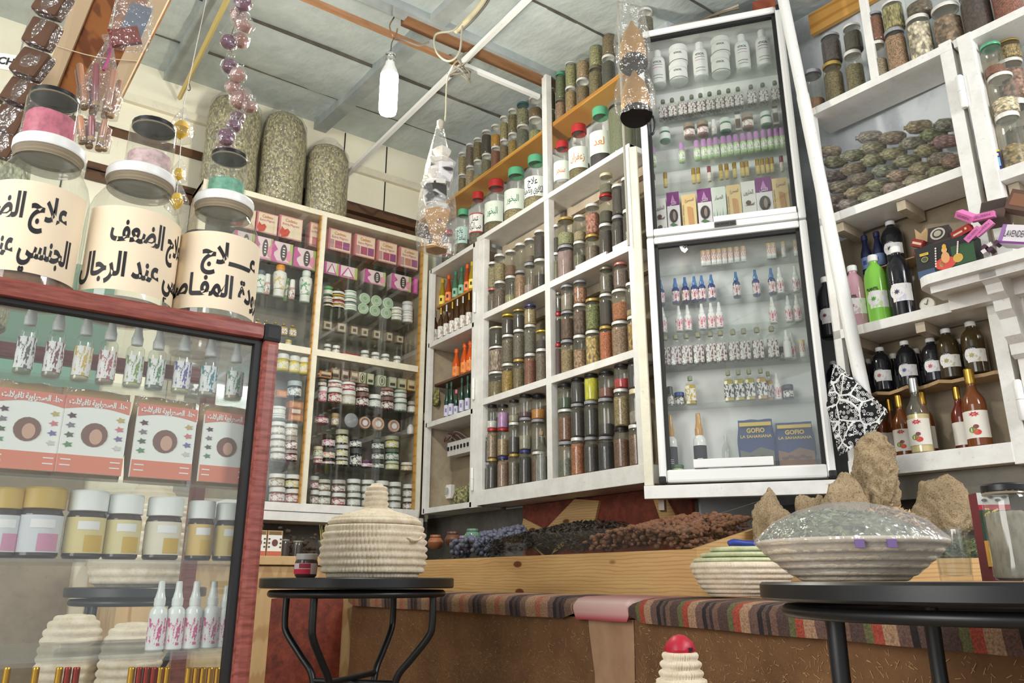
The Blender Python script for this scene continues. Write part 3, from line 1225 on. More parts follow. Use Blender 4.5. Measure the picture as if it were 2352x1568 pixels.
cushion('bench_cushion', (1.475, 3.24), (1.475, 1.765), 'striped brown wool seat pad running below the knotty pine bin', 'striped_wool')
cushion('bench_cushion', (1.475, 1.76), (1.475, 1.545), 'short pinkish seat pad at the bend of the bench', 'pink_weave', h=.05)
cushion('bench_cushion', (1.475, 1.535), (1.13, -.05), 'red and brown striped seat pad running behind the round table', 'striped_wool_warm')
# ---------------------------------------------------------------- kinds of goods (unit radius, unit height)
KIND = {}


def kind(name, parts):
    KIND[name] = parts


def unit_lathe(prof, seg=18, **kw):
    return lathe_me(prof, seg, **kw)


_jar = unit_lathe([(.80, 0), (.94, .012), (1, .05), (1, .70), (.985, .78), (.90, .86), (.80, .90), (.80, .975)], 20, cap1=False)
_jarw = unit_lathe([(.82, 0), (.95, .012), (.99, .05), (1, .30), (.97, .42), (1, .56), (1, .68), (.95, .78), (.80, .87), (.76, .90), (.76, .975)], 20, cap1=False)
_jars = unit_lathe([(.84, 0), (.96, .012), (1, .04), (1, .86), (.97, .90), (.90, .925), (.90, .98)], 20, cap1=False)
_lid = unit_lathe([(.86, .915), (.93, .915), (.94, .925), (.94, .985), (.90, 1.0), (.02, 1.0)], 20, cap0=False)
_lidw = unit_lathe([(.80, .915), (.86, .915), (.87, .925), (.87, .985), (.82, 1.0), (.02, 1.0)], 20, cap0=False)
_lidt = unit_lathe([(.82, .86), (.89, .86), (.90, .87), (.90, .985), (.86, 1.0), (.02, 1.0)], 20, cap0=False)


_neck = unit_lathe([(.905, .885), (.93, .895), (.905, .91), (.93, .92), (.90, .93)], 24, cap0=False, cap1=False)


def _content_me(seed, seg=18):
    bm = bmesh.new()
    rr = random.Random(seed)
    rings = add_lathe(bm, [(.78, .0), (.93, .03), (.955, .10), (.955, .94), (.90, 1.0), (.5, 1.02), (.02, 1.02)], seg)
    for ring in rings[3:]:
        for v in ring:
            v.co.z += .05 * noise.noise((v.co.x * 1.3, v.co.y * 1.3, seed * 7.7))
    return bm_me(bm, True, R(50))


_cont = [_content_me(s) for s in (1, 2, 3)]
JARB = {'j': (_jar, _lid), 'w': (_jarw, _lidw), 's': (_jars, _lid), 't': (_jar, _lidt)}

CT = {
    'gs': ('grey seeds', (128, 118, 100), 'fill_seed'), 'bs': ('brown seeds', (134, 98, 66), 'fill_seed'),
    'ts': ('tan seeds', (186, 150, 108), 'fill_seed'), 'ol': ('orange lentils', (206, 126, 66), 'fill_seed'),
    'rb': ('reddish brown grains', (150, 92, 60), 'fill_seed'), 'ds': ('dark seeds', (66, 54, 48), 'fill_seed'),
    'bk': ('black pods', (40, 34, 36), 'fill_bean'), 'db': ('dark berries', (72, 54, 50), 'fill_bean'),
    'ph': ('pale dried herbs', (184, 170, 124), 'fill_herb'), 'gh': ('green dried herbs', (124, 122, 78), 'fill_herb'),
    'oh': ('olive dried herbs', (138, 122, 76), 'fill_herb'), 'dh': ('dark dried leaves', (78, 68, 50), 'fill_herb'),
    'gn': ('green seeds', (138, 134, 78), 'fill_bean'), 'st': ('brown sticks', (116, 80, 58), 'fill_stick'),
    'bl': ('pale root sticks', (196, 166, 118), 'fill_stick'), 'nt': ('nutmegs', (116, 96, 78), 'fill_chunk'),
    'pk': ('pinkish bark', (196, 140, 116), 'fill_chunk'), 'cr': ('cream root pieces', (216, 190, 124), 'fill_chunk'),
    'wh': ('white chunks', (232, 224, 200), 'fill_chunk'), 'ch': ('brown wood chips', (176, 138, 104), 'fill_chunk'),
    'sf': ('striped seeds', (176, 166, 146), 'fill_stick'), 'ye': ('yellow roots', (180, 150, 66), 'fill_chunk'),
    'gd': ('golden herbs', (190, 148, 60), 'fill_herb'), 'wp': ('white powder', (236, 230, 220), 'fill_powder'),
    'lp': ('lilac powder', (176, 132, 196), 'fill_powder'), 'pp': ('pink powder', (214, 120, 140), 'fill_powder'),
    'op': ('orange powder', (206, 130, 36), 'fill_powder'), 'yp': ('yellow powder', (226, 196, 40), 'fill_powder'),
    'rp': ('red powder', (186, 30, 40), 'fill_powder'), 'np': ('green powder', (52, 82, 52), 'fill_powder'),
    'vp': ('plum powder', (74, 40, 52), 'fill_powder'), 'gp': ('grey powder', (150, 142, 130), 'fill_powder'),
    'bp': ('brown powder', (128, 92, 64), 'fill_powder'), 'dp': ('dark purple flakes', (58, 46, 54), 'fill_seed'),
    'gg': ('grey-green herb bits', (140, 140, 108), 'herb_sack'), 'mp': ('mint-green powder', (112, 190, 160), 'fill_powder'),
    'pw': ('pale pink powder', (232, 206, 196), 'fill_powder'), 'cl': ('clear air', None, None),
}
LC = {'w': ('white-lidded', (226, 224, 218)), 'r': ('red-lidded', (176, 44, 44)), 'g': ('gold-lidded', (180, 152, 84)), 'k': ('black-lidded', (34, 32, 34)),
      'b': ('blue-lidded', (60, 62, 120)), 'p': ('pattern-lidded', (220, 220, 224)), 'n': ('green-lidded', (92, 170, 130)), 't': ('teal-lidded', (60, 110, 110)),
      'y': ('yellow-lidded', (216, 186, 50)), 'c': ('cream-capped', (216, 204, 170)), 's': ('silver-lidded', (180, 178, 172)), 'o': ('dull-lidded', (120, 112, 96)),
      'x': ('pink-lidded', (190, 120, 110)), 'l': ('tin-lidded', (150, 146, 136))}


def spice_jar(loc, rz, r, h, ct, fill, lid, label, group, shape='j', name='spice_jar', lidtop=1.0):
    root = empty(name, loc, rz, label, 'jar', group)
    body, lidm = JARB[shape]
    b = link('glass_body', body, 'jar_glass', root)
    b.scale = (r, r, h)
    if name == 'powder_jar':
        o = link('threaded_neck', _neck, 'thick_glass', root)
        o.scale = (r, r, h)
    lm = 'pattern_lid' if lid == 'p' else 'cap_metal'
    l = link('lid', lidm, lm, root, LC[lid][1])
    l.scale = (r, r, h)
    if CT[ct][1]:
        f = link('contents', _cont[random.randrange(3)], CT[ct][2], root, tuple(max(0, min(255, c * random.uniform(.93, 1.07))) for c in CT[ct][1]))
        f.scale = (r * .97, r * .97, h * .86 * fill)
        f.location.z = h * .012
    return root


def jar_rows(F, z, bay, group, data, layers, d0=.012, kindname='spice_jar', lim=(-9, 9), zmax=9):
    """data: list of (px, width px, 'top ct fill lid[shape]|...' from the bottom up)"""
    cols = []
    for px, w, spec in data:
        cols.append((px, w, [s.split() for s in spec.split('|')]))
    cols.sort(key=lambda c: c[0])
    for tier in range(max(len(c[2]) for c in cols)):
        members = [c for c in cols if len(c[2]) > tier]
        for c in members:
            pass
    seen = {}
    for px, w, st in cols:
        zz = z
        for tier, s in enumerate(st):
            top, ct, fill, lid = float(s[0]), s[1], float(s[2]), s[3][0]
            shape = s[3][1:] or ('t' if lid == 'c' else 'j')
            wx = float(s[4]) if len(s) > 4 else w
            pxx = px + float(s[5]) if len(s) > 5 else px
            d = d0 + .04
            for _ in range(3):
                u = F.u_at(pxx, d, zz + .05)
                sc = F.scale(u, d - .03, zz + .06)
                r = max(.010, wx * sc * (.525 if F is RW else .575))
                d = d0 + r
            u = min(max(u, lim[0] + r + .001), lim[1] - r - .001) if lim[1] - lim[0] > 2 * r else u
            zt = min(F.z_at(top, u, d - r * .9), zmax)
            h = max(.05, zt - zz)
            nth = seen.get(tier, 0)
            seen[tier] = nth + 1
            lay = layers[tier]
            lab = f"{LC[lid][0]} jar of {CT[ct][0]}, {ORD[min(nth, 17)]} from left, {lay} layer, {bay}"
            if ct == 'cl':
                lab = f"{LC[lid][0]} empty glass jar, {ORD[min(nth, 17)]} from left, {lay} layer, {bay}"
            spice_jar(F.w(u, d, zz + .0006), F.ang + random.uniform(-.4, .4), r, h, ct, fill, lid, lab, group, shape, kindname)
            zz += h + .0008


G1 = 'spice jars in the white jar cabinet'
# upper left bay
jar_rows(JW, JZ[2], "upper-left jar bay", G1, [
    (1124, 20, '662 gs .85 x|602 ph .9 w'), (1148, 24, '646 gs .8 w|584 ph .75 w'), (1173, 24, '634 ph .35 w|575 bs .45 w'),
    (1195.5, 23, '622 ts .95 p|559 cl 0 w'), (1217, 23, '604 gp .35 p|548 gs .3 w'), (1241.5, 27, '595 ds .55 w|529 db .9 w')], ('bottom', 'top'), .012, lim=(-.531, -.019), zmax=JZ[3] - .034)
jar_rows(JW, JZ[1], "middle-left jar bay", G1, [
    (1130.5, 35, '854 oh .7 w|796 sf 1 w|751 ds .9 cs'),
    (1167, 26, '835 gd .85 w|769 gs .95 w|722 ds .85 y'), (1192, 24, '825 oh .8 g|757 gs .95 w|711 ds .8 g'),
    (1218, 25, '812 rb .95 w|746 gs .85 w|700 ph .85 b'), (1245, 25, '801 gs .95 w|759 ds .5 y')], ('bottom', 'middle', 'top'), .012, lim=(-.531, -.019), zmax=JZ[2] - .034)
jar_rows(JW, JZ[0], "lower-left jar bay", G1, [
    (1113, 11, '1062 ds .9 pw|1000 ds .9 p'), (1130.5, 22, '1053 ds .9 gw|983.6 ts .95 r|930 wp .35 kw'),
    (1155.5, 24, '1048 ts .95 bw|983.6 ts .7 r|929 lp .75 kw'), (1181, 23, '1042 gs .85 gw|970 ds .6 w|918 gp .35 kw'),
    (1207, 26, '1033 bk .9 bw|959 gp .5 p|906 vp .25 k')], ('bottom', 'middle', 'top'), .012, lim=(-.531, -.019), zmax=JZ[1] - .034)
jar_rows(JW, JZ[0], "lower-left bay's bottle end", G1, [
    (1237, 30, '1037 bs .8 w 27|963 gs .5 p|907 op .45 k')], ('bottom', 'middle', 'top'), .05, lim=(-.531, -.019), zmax=JZ[1] - .034)
# right bays
jar_rows(JW, JZ[2], "upper-right jar bay", G1, [
    (1278, 11, '580 gs .8 w|516 ds .6 w'), (1300.5, 35, '564 gp .95 p|500 ph .5 g'), (1332, 26, '554.5 gs .6 w|495 ph .4 w'),
    (1362, 30, '539 gs .7 g|469 pk .8 w'), (1393, 29, '514 ds .9 w|446 dh .45 r|398 gs .5 c'), (1421.5, 28, '495 db .95 pw|424 ds .95 w'),
    (1449, 25, '481 db .9 w|407.5 bk .95 w')], ('bottom', 'middle', 'top'), lim=(.019, .533), zmax=JZ[3] - .034)
jar_rows(JW, JZ[1], "middle-right jar bay", G1, [
    (1283, 13, '789 vp .95 r|718 ds .9 r|672 ds .8 o'), (1304, 28, '781 ts .8 p|715 st .85 p|655 gp .7 p'),
    (1333, 28, '770 pk .65 w|698 nt .9 w|645 pk .8 p'), (1363, 31, '759.5 cr .95 w|686 gn .9 g'),
    (1393.5, 28, '749 ol .95 g|675 ds .9 w|614 gs .8 o'), (1427, 38, '738 ts .95 w|665 ol .65 w|603 gs .8 xw 31'),
    (1461, 27, '726 ye .9 w|649 ph .2 w')], ('bottom', 'middle', 'top'), lim=(.019, .533), zmax=JZ[2] - .034)
jar_rows(JW, JZ[0], "lower-right jar bay", G1, [
    (1296, 34, '1014 gs .6 p|940 rb .85 w|882 np .5 k'), (1328, 29, '1005 ol .95 w|927 ds .9 p|867 dp .9 k'),
    (1359, 30, '1003 ds .9 pw|920.6 ds .9 p|859 yp .95 k'), (1393.5, 33, '1002 bk .95 pw|914.5 ds .35 p|853 rb .4 k'),
    (1429.5, 34, '981 rb .8 kw|893 ts .9 w|832 rp .45 k'), (1464.5, 34, '975 rb .85 w|893 gp .4 c|827 dp .95 k')], ('bottom', 'middle', 'top'), lim=(.019, .533), zmax=JZ[1] - .034)
# jars under the ceiling on the orange plank
PF = Frame(2.115, 2.67, -PI / 2)
G2 = 'herb jars on the orange plank'
jar_rows(PF, zpl, "orange plank's corner end", G2, [
    (1062, 17, '400 oh .9 w|350 ph .9 w'), (1079.5, 18, '381 ph .9 w|330 gs .95 w'), (1097.5, 19, '367 ph .35 w|317 oh .9 w'),
    (1117.5, 21, '353 gs .8 w|299 db .9 w'), (1138.5, 20, '336 rb .9 w|286.5 op .6 w'), (1158, 18, '320 oh .8 w|267 ph .8 w'),
    (1178, 20, '305 gd .75 w|250 gn .85 w'), (1201, 26, '286.5 gs .9 w|235.5 ph .8 t'), (1230, 28, '269 ph .5 w|223 oh .5 w')], ('lower', 'upper'))
jar_rows(PF, zpl, "orange plank's near end", G2, [
    (1268, 14, '251 ph .9 w|202 oh .9 w'), (1288, 22, '227.5 ts .95 o|167 gh .95 n'), (1312, 24, '199 ts .95 w|141 ph .95 w'),
    (1339.5, 28, '180 oh .8 w|119 ph .7 l'), (1369, 28, '152.6 oh .95 o|98 ph .95 w'), (1399, 28, '127 dh .9 w|70 oh .9 o')], ('lower', 'upper'))

# ---------------------------------------------------------------- big plastic jars of the top board
_pet = unit_lathe([(.86, 0), (.97, .015), (1, .05), (1, .58), (.96, .66), (.80, .76), (.60, .83), (.58, .86), (.58, .90)], 28, cap1=False)
_petlid = unit_lathe([(.60, .865), (.66, .865), (.67, .88), (.67, .985), (.63, 1.0), (.02, 1.0)], 28, cap0=False)


def big_jar(px, w, top, lid, ct, fill, paper, lines, ink, label, bands=None, F=JW, z=JZ[3], a0=.62):
    d = .08
    for _ in range(3):
        u = F.u_at(px, d, z + .1)
        r = w * F.scale(u, d - .05, z + .1) * .55
        d = r + .012
    h = F.z_at(top, u, d) - z
    root = empty('storage_jar', F.w(u, d, z + .0006), F.ang, label, 'jar', 'big labelled jars above the jar cabinet')
    b = link('plastic_body', _pet, 'jar_glass', root)
    b.scale = (r, r, h)
    l = link('screw_lid', _petlid, 'paint', root, LC[lid][1])
    l.scale = (r, r, h)
    f = link('contents', _cont[0], CT[ct][2], root, CT[ct][1])
    f.scale = (r * .97, r * .97, h * .62 * fill)
    f.location.z = .002
    lb = link('paper_label', arc_me(r * 1.008, h * .20, h * .56, a0 - 1.0, a0 + 1.0), 'label_faint' if not lines or ink != 'ink_black' else 'paper', root, paper)
    if bands:
        for k, (za_, zb_) in enumerate(((.20, .22), (.54, .56))):
            link('red_band', arc_me(r * 1.013, h * za_, h * zb_, a0 - 1.0, a0 + 1.0), 'paint', lb, (190, 60, 60))
    if lines:
        n = len(lines)
        text_round('lettering', [(arabic(s), h * .17, h * (.38 + (.085 if n > 1 else 0) - .15 * i), wd * r if wd else None, .0004) for i, (s, wd) in enumerate(lines)], r * 1.02, ink, lb, a0)
    return root


MINT = (206, 226, 212)
big_jar(1029, 26, 530, 'r', 'dh', .6, (236, 232, 226), [('الحبة', 1.2)], 'ink_black', 'labelled storage jar with red bands, partly behind the hanging lantern bag', True)
big_jar(1063, 33, 483, 'n', 'gs', .5, (190, 218, 210), [('علاج', .8), ('تساقط شعر', 1.6)], 'ink_black', 'green-lidded storage jar with small mint label and black writing, second from corner')
big_jar(1097, 36, 444, 'r', 'gs', .9, (236, 234, 230), [('عـسل', .9), ('حب البركة', 1.6)], 'ink_black', 'red-lidded storage jar with white label between red bands', True)
big_jar(1139, 49, 417, 'r', 'oh', .6, MINT, [('البخور', 1.0)], 'ink_green', 'red-lidded storage jar with faint mint label, between two lettered jars')
big_jar(1185.5, 51, 390, 'n', 'ph', .55, MINT, [('البخور', 1.1)], 'ink_green', 'green-lidded storage jar with faint green writing and pale herbs')
big_jar(1231, 50, 361, 'n', 'ph', .45, (232, 238, 232), [('علاج', .9), ('الكلاوي وتصفية', 1.9)], 'ink_black', 'green-lidded storage jar with two lines of black writing beside white post')
big_jar(1293, 40, 328, 'r', 'cl' if 0 else 'gp', .25, (216, 230, 220), [('سنجر', 1.0)], 'ink_orange', 'red-lidded storage jar with orange writing, just past the white post')
big_jar(1332, 49, 291, 'r', 'oh', .5, (226, 234, 224), [('زعفران', 1.3)], 'ink_orange', 'largest red-lidded storage jar with faint orange writing')
big_jar(1382, 52, 252, 'n', 'dp', .4, MINT, [('لعد', .9)], 'ink_orange', 'green-lidded storage jar with faded mint label near the display cabinet')
spice_jar(JW.w(JW.u_at(1429, .07, 2.4), .07, JZ[3] + .0006), 0, .062, .27, 'gg', 1.0, 'o', 'bulging clear container of grey herb at the end of the storage jars', 'big labelled jars above the jar cabinet', 'j', 'herb_container')

# clear bottle with a cork among the jars
_vialglass = unit_lathe([(.9, 0), (1, .02), (1, .56), (.88, .66), (.42, .76), (.36, .80), (.36, .93), (.42, .94), (.42, .96)], 16, cap1=False)
u = JW.u_at(1248, .035, 1.0)
t = empty('corked_bottle', JW.w(u, .027, JZ[0] + .0006), 0, 'clear glass bottle with a cork standing before the lower left jars', 'bottle')
h = JW.z_at(991, u, .03) - JZ[0]
o = link('glass_body', _vialglass, 'jar_glass', t)
o.scale = (.0245, .0245, h * .98)
o = lathe('cork', [(.009, h * .92), (.0105, h * .955), (.0105, h), (.002, h)], 'cardboard', t, 12)
o = link('contents', _cont[1], 'fill_powder', t, (150, 150, 146))
o.scale = (.0235, .0235, h * .5)

# ---------------------------------------------------------------- jars by the herb cabinet
G3 = 'jars of roots and bark on the herb cabinet'
jar_rows(RW, RZ[3], "herb cabinet top, pipe side", G3, [
    (1873, 43, '160 bp .35 p'), (1919, 42, '142 oh .85 g|77 db .9 p 42 -8'), (1967, 39, '116 gh .75 w|55 dh .8 w 39 -7')], ('lower', 'upper'))
jar_rows(RW, RZ[3], "herb cabinet top past bar", G3, [
    (2022, 34, '95 ph .6 w|28 rb .95 p 34 -9'), (2064, 44, '65 ts .95 p|2 bl .95 w 44 -11'), (2119, 51, '35 wh .95 w|-45 nt .4 w 54 -8')], ('lower', 'upper'), .006)
jar_rows(RW, RZ[3], "tall door cabinet top", G3, [
    (2183, 60, '8 ch .8 w'), (2249, 62, '-30 db .9 w'), (2318, 62, '-70 rb .95 w')], ('lower', 'upper'), .012)
t = empty('divider_post', RW.w(RW.u_at(2000, .01, 2.4), -.002, RZ[3]), RW.ang, 'white upright bar standing between jars on the herb cabinet top', 'post')
box('bar', (-.014, 0, 0), (.014, .02, .46), WP, t, .002)
G4 = 'jars of roots in the tall door cabinet'
jar_rows(RW, Z2, "tall door cabinet", G4, [
    (2275, 50, '258 ch .45 w|168 wh .4 w 52 -18|98 rb .3 n 42 -32')], ('bottom', 'middle', 'top'), .008, lim=(U2 + .046, U2 + .519), zmax=RZ[3] - .032)
jar_rows(RW, Z2, "tall door cabinet's second stack", G4, [
    (2338, 56, '228 nt .7 w|136 pk .85 w 58 -10|64 bl .8 g 48 -22')], ('bottom', 'middle', 'top'), .074, lim=(U2 + .046, U2 + .519), zmax=RZ[3] - .032)
# ---------------------------------------------------------------- bottles, tubs and cartons
def ulabel(z0, z1, half=1.15, r=1.014):
    return arc_me(r, z0, z1, -half, half, 10)


kind('tub', [('body', unit_lathe([(.90, 0), (1, .04), (1, .62), (.90, .68), (.86, .70)], 18), 'gloss_paint', 'body'),
             ('lid', unit_lathe([(.95, .69), (1.02, .70), (1.02, .97), (.96, 1.0), (.02, 1.0)], 18), 'paint', 'lid'),
             ('label', ulabel(.12, .56, 1.7), 'label_white', 'label')])
kind('clear_tub', [('body', unit_lathe([(.90, 0), (1, .04), (1, .62), (.90, .68), (.86, .70)], 18), 'jar_glass', None),
                   ('contents', unit_lathe([(.85, .02), (.95, .05), (.95, .52), (.9, .56), (.02, .56)], 14), 'fill_powder', 'body'),
                   ('lid', unit_lathe([(.95, .69), (1.02, .70), (1.02, .97), (.96, 1.0), (.02, 1.0)], 18), 'paint', 'lid'),
                   ('label', ulabel(.14, .52, 1.5), 'label_white', 'label')])
kind('spray', [('body', unit_lathe([(.92, 0), (1, .02), (1, .52), (.92, .58), (.56, .63), (.50, .64)], 18), 'gloss_paint', 'body'),
               ('label', ulabel(.07, .46, 1.5), 'label_busy', 'label'),
               ('nozzle', unit_lathe([(.62, .635), (.64, .65), (.64, .74), (.56, .76), (.40, .86), (.36, .98), (.30, 1.0), (.02, 1.0)], 14), 'gloss_paint', 'cap')])
kind('clear_spray', [('body', unit_lathe([(.92, 0), (1, .02), (1, .52), (.92, .58), (.56, .63), (.50, .64)], 18, cap1=False), 'jar_glass', None),
                     ('liquid', unit_lathe([(.85, .02), (.93, .04), (.93, .44), (.02, .44)], 14), 'gloss_paint', 'body'),
                     ('label', ulabel(.07, .46, 1.3), 'label_busy', 'label'),
                     ('nozzle', unit_lathe([(.62, .635), (.64, .65), (.64, .74), (.56, .76), (.40, .86), (.36, .98), (.30, 1.0), (.02, 1.0)], 14), 'white_plastic', None)])
kind('sauce', [('body', unit_lathe([(.90, 0), (1, .015), (1, .46), (.94, .54), (.60, .70), (.46, .80), (.44, .88)], 16), 'gloss_paint', 'body'),
               ('label', ulabel(.10, .40, 1.5), 'paper', 'label'),
               ('emblem', arc_me(1.03, .20, .31, -.32, .30, 4), 'paint', 'mark'),
               ('cap', unit_lathe([(.50, .86), (.56, .87), (.56, .98), (.50, 1.0), (.02, 1.0)], 14), 'paint', 'cap')])
kind('wine', [('body', unit_lathe([(.90, 0), (1, .012), (1, .52), (.92, .60), (.45, .71), (.36, .77), (.35, .84)], 18), 'gloss_paint', 'body'),
              ('label', ulabel(.10, .44, 1.35), 'label_white', 'label'),
              ('capsule', unit_lathe([(.40, .80), (.42, .82), (.42, .985), (.36, 1.0), (.02, 1.0)], 14), 'metal_paint', 'cap')])
kind('clear_wine', [('body', unit_lathe([(.90, 0), (1, .012), (1, .52), (.92, .60), (.45, .71), (.36, .77), (.35, .84)], 20, cap1=False), 'jar_glass', None),
                    ('liquid', unit_lathe([(.85, .01), (.95, .02), (.95, .50), (.02, .50)], 16), 'gloss_paint', 'body'),
                    ('label', ulabel(.10, .44, 1.35), 'paper', 'label'),
                    ('capsule', unit_lathe([(.40, .80), (.42, .82), (.42, .985), (.36, 1.0), (.02, 1.0)], 14), 'metal_paint', 'cap')])
kind('vial', [('body', unit_lathe([(.9, 0), (1, .015), (1, .64), (.85, .72), (.36, .79), (.32, .86)], 16, cap1=False, sq=.6), 'jar_glass', None),
              ('label', lathe_me([(.965, .05), (.965, .58)], 16, False, False, sq=.6), 'label_busy', 'label'),
              ('cap', unit_lathe([(.38, .84), (.46, .85), (.46, .96), (.38, 1.0), (.02, 1.0)], 12), 'paint', 'cap')])
kind('oil_vial', [('body', unit_lathe([(.9, 0), (1, .015), (1, .64), (.85, .72), (.36, .79), (.32, .86)], 16, cap1=False, sq=.6), 'jar_glass', None),
                  ('liquid', lathe_me([(.88, .02), (.93, .03), (.93, .66), (.5, .70)], 16, sq=.6), 'gloss_paint', 'body'),
                  ('label', lathe_me([(1.04, .12), (1.04, .54)], 16, False, False, sq=.6), 'label_busy', 'label'),
                  ('cap', unit_lathe([(.38, .84), (.46, .85), (.46, .96), (.38, 1.0), (.02, 1.0)], 12), 'paint', 'cap')])
kind('rollon', [('body', unit_lathe([(.9, 0), (1, .02), (1, .56), (.8, .60)], 12), 'gloss_paint', 'body'),
                ('cap', unit_lathe([(.92, .58), (1, .60), (1, .97), (.9, 1.0), (.02, 1.0)], 12), 'metal_paint', 'cap')])
kind('stick', [('body', unit_lathe([(.98, .0), (1, .01), (1, .30), (.02, .30)], 12), 'gloss_paint', 'cap'),
               ('sleeve', unit_lathe([(1.0, .30), (1.0, .80), (.02, .80)], 12), 'label_busy', 'body'),
               ('cap', unit_lathe([(1.0, .80), (1, .98), (.92, 1.0), (.02, 1.0)], 12), 'paint', 'top')])
kind('slim_spray', [('body', unit_lathe([(.95, 0), (1, .02), (1, .55), (.9, .58)], 12), 'gloss_paint', 'body'),
                    ('label', ulabel(.10, .48, 1.6), 'label_white', 'label'),
                    ('cap', unit_lathe([(.86, .57), (.88, .60), (.80, .97), (.7, 1.0), (.02, 1.0)], 12), 'paint', 'cap')])
kind('shampoo', [('body', unit_lathe([(.92, 0), (1, .02), (1, .60), (.97, .68), (.80, .78), (.42, .86), (.36, .88), (.36, .92)], 24), 'gloss_paint', 'body'),
                 ('label', arc_me(1.012, .20, .44, -.2, 1.5, 10), 'label_white', 'label'),
                 ('cap', unit_lathe([(.38, .905), (.44, .91), (.44, .985), (.40, 1.0), (.02, 1.0)], 18), 'paint', 'cap')])
kind('round_bottle', [('body', unit_lathe([(.95, 0), (1, .02), (1, .66), (.92, .74), (.55, .80), (.45, .82)], 20), 'gloss_paint', 'body'),
                      ('label', ulabel(.10, .62, 1.4), 'paper', 'label'),
                      ('cap', unit_lathe([(.48, .81), (.52, .82), (.52, .98), (.46, 1.0), (.02, 1.0)], 16), 'paint', 'cap')])
kind('lotion', [('body', unit_lathe([(.70, 0), (.78, .02), (.80, .2), (.95, .5), (1, .66), (.92, .76), (.52, .82), (.45, .84)], 18), 'gloss_paint', 'body'),
                ('label', ulabel(.22, .68, .75, 1.01), 'label_white', 'label'),
                ('cap', unit_lathe([(.58, .83), (.64, .84), (.64, .98), (.55, 1.0), (.02, 1.0)], 16), 'paint', 'cap')])


def zmax_of(z, F):
    lv = GSH_T + GSH_B + (GZ[2] - .03, GZ[1] - .035) if F is GW else tuple(DSH_T + DSH_B) + (DZ[1] - .005, DZ[2] - .01) if F is DW else ()
    up = [v for v in lv if v > z + .025]
    return min(up) if up else None


def put(kd, name, F, px, d, z, w, top, cols, label, cat='bottle', group=None, a0=0.0, h=None, rmul=.5, lean=0):
    """stand one of KIND at pixel column px, d behind the front of F, on height z"""
    u = F.u_at(px, d, z + .04)
    r = w * F.scale(u, d, z + .04) * rmul
    if h is None:
        h = F.z_at(top, u, d) - z
    zm = zmax_of(z, F)
    if zm:
        h = min(h, max(.02, zm - z - .009))
    root = empty(name, F.w(u, d, z + .0006), F.ang, label, cat, group)
    for part, me, mat, key in KIND[kd]:
        c = cols.get(key) if key else None
        o = link(part, me, mat, root, c)
        o.scale = (r, r, h)
        if part in ('label', 'emblem'):
            o.rotation_euler.z = a0
    root['r_'] = r
    if lean:
        root.rotation_euler.x = lean
    return root, r, h, u


WHT = (232, 232, 230)


def tubs(F, px, w, z, tops, cols, what, where, group, d=.055, a0=-.35, kd='tub', nth=''):
    """a stack of tubs from the bottom up; tops and cols run alongside"""
    zz = z
    for i, (t_, c) in enumerate(zip(tops, cols)):
        u = F.u_at(px, d, zz + .03)
        h = max(.02, F.z_at(t_, u, d) - zz)
        lay = ('' if len(tops) == 1 else ('bottom ', 'second ', 'third ', 'topmost ')[min(i, 3)] if i < len(tops) - 1 else 'topmost ')
        lab = f"{lay}{c[3] if len(c) > 3 else what} {nth} {where}".replace('  ', ' ').strip()
        put(kd, 'cosmetic_tub', F, px, d, zz, w, None, {'body': c[0], 'lid': c[1], 'label': c[2]}, lab, 'jar', group, a0, h, .53)
        zz += h + .0008


def carton(name, loc, rz, w, dp, h, col, prints, label, cat='box', group=None, tilt=(0, 0)):
    """a printed carton: front faces -y; prints: (x0, x1, z0, z1, colour) in fractions of the front"""
    root = empty(name, loc, rz, label, cat, group)
    root.rotation_euler = (tilt[0], tilt[1], rz)
    box('carton_body', (-w / 2, 0, 0), (w / 2, dp, h), 'paper', root, 0, col)
    k = 0
    for x0, x1, z0, z1, c in prints:
        k += 1
        e = .0004 + .0003 * k
        box('printed_panel', (-w / 2 + x0 * w, -e, z0 * h), (-w / 2 + x1 * w, .0005, z1 * h), 'paper', root, 0, c)
    return root


def oval(name, parent, cx, cz, rx, rz_, y, mat, col=None, seg=16):
    bm = bmesh.new()
    f = bm.faces.new([bm.verts.new((cx + rx * math.cos(2 * PI * k / seg), y, cz + rz_ * math.sin(2 * PI * k / seg))) for k in range(seg)])
    return link(name, bm_me(bm), mat, parent, col)


def blob_poly(name, parent, pts, y, mat, col=None):
    bm = bmesh.new()
    bm.faces.new([bm.verts.new((x, y, z)) for x, z in pts])
    return link(name, bm_me(bm), mat, parent, col)


# ---------------------------------------------------------------- inside the glass cabinet
GG = 'goods in the glass cabinet'
PINK, CREAM, ROSE, RED_, GRN, MAG = (226, 160, 156), (232, 212, 186), (206, 120, 130), (196, 66, 64), (176, 190, 110), (196, 84, 150)


def gift_box(px, w, z, top, label, d=.05, photo=((.45, .72, .12, .45, (150, 100, 120)), (.74, .95, .12, .45, (150, 70, 120))), dp=.07):
    u = GW.u_at(px, d, z + .05)
    ww = w * GW.scale(u, d, z + .05) * 1.02
    h = GW.z_at(top, u, d) - z
    t = carton('gift_box', GW.w(u, d, z + .0006), 0, ww, dp, h, PINK, [(.05, .97, .06, .95, CREAM), (0, .08, 0, 1, ROSE)] + list(photo), label, 'box', 'pink gift cartons in the glass cabinet')
    text_flat('lettering', 'Cadeau', h * .2, 'ink_orange', t, (0, -.004, h * .80), width=ww * .5, bold=.0002)
    text_flat('lettering', 'Extra Mignon', h * .15, 'ink_pink', t, (0, -.004, h * .62), width=ww * .7)
    return t, ww, h


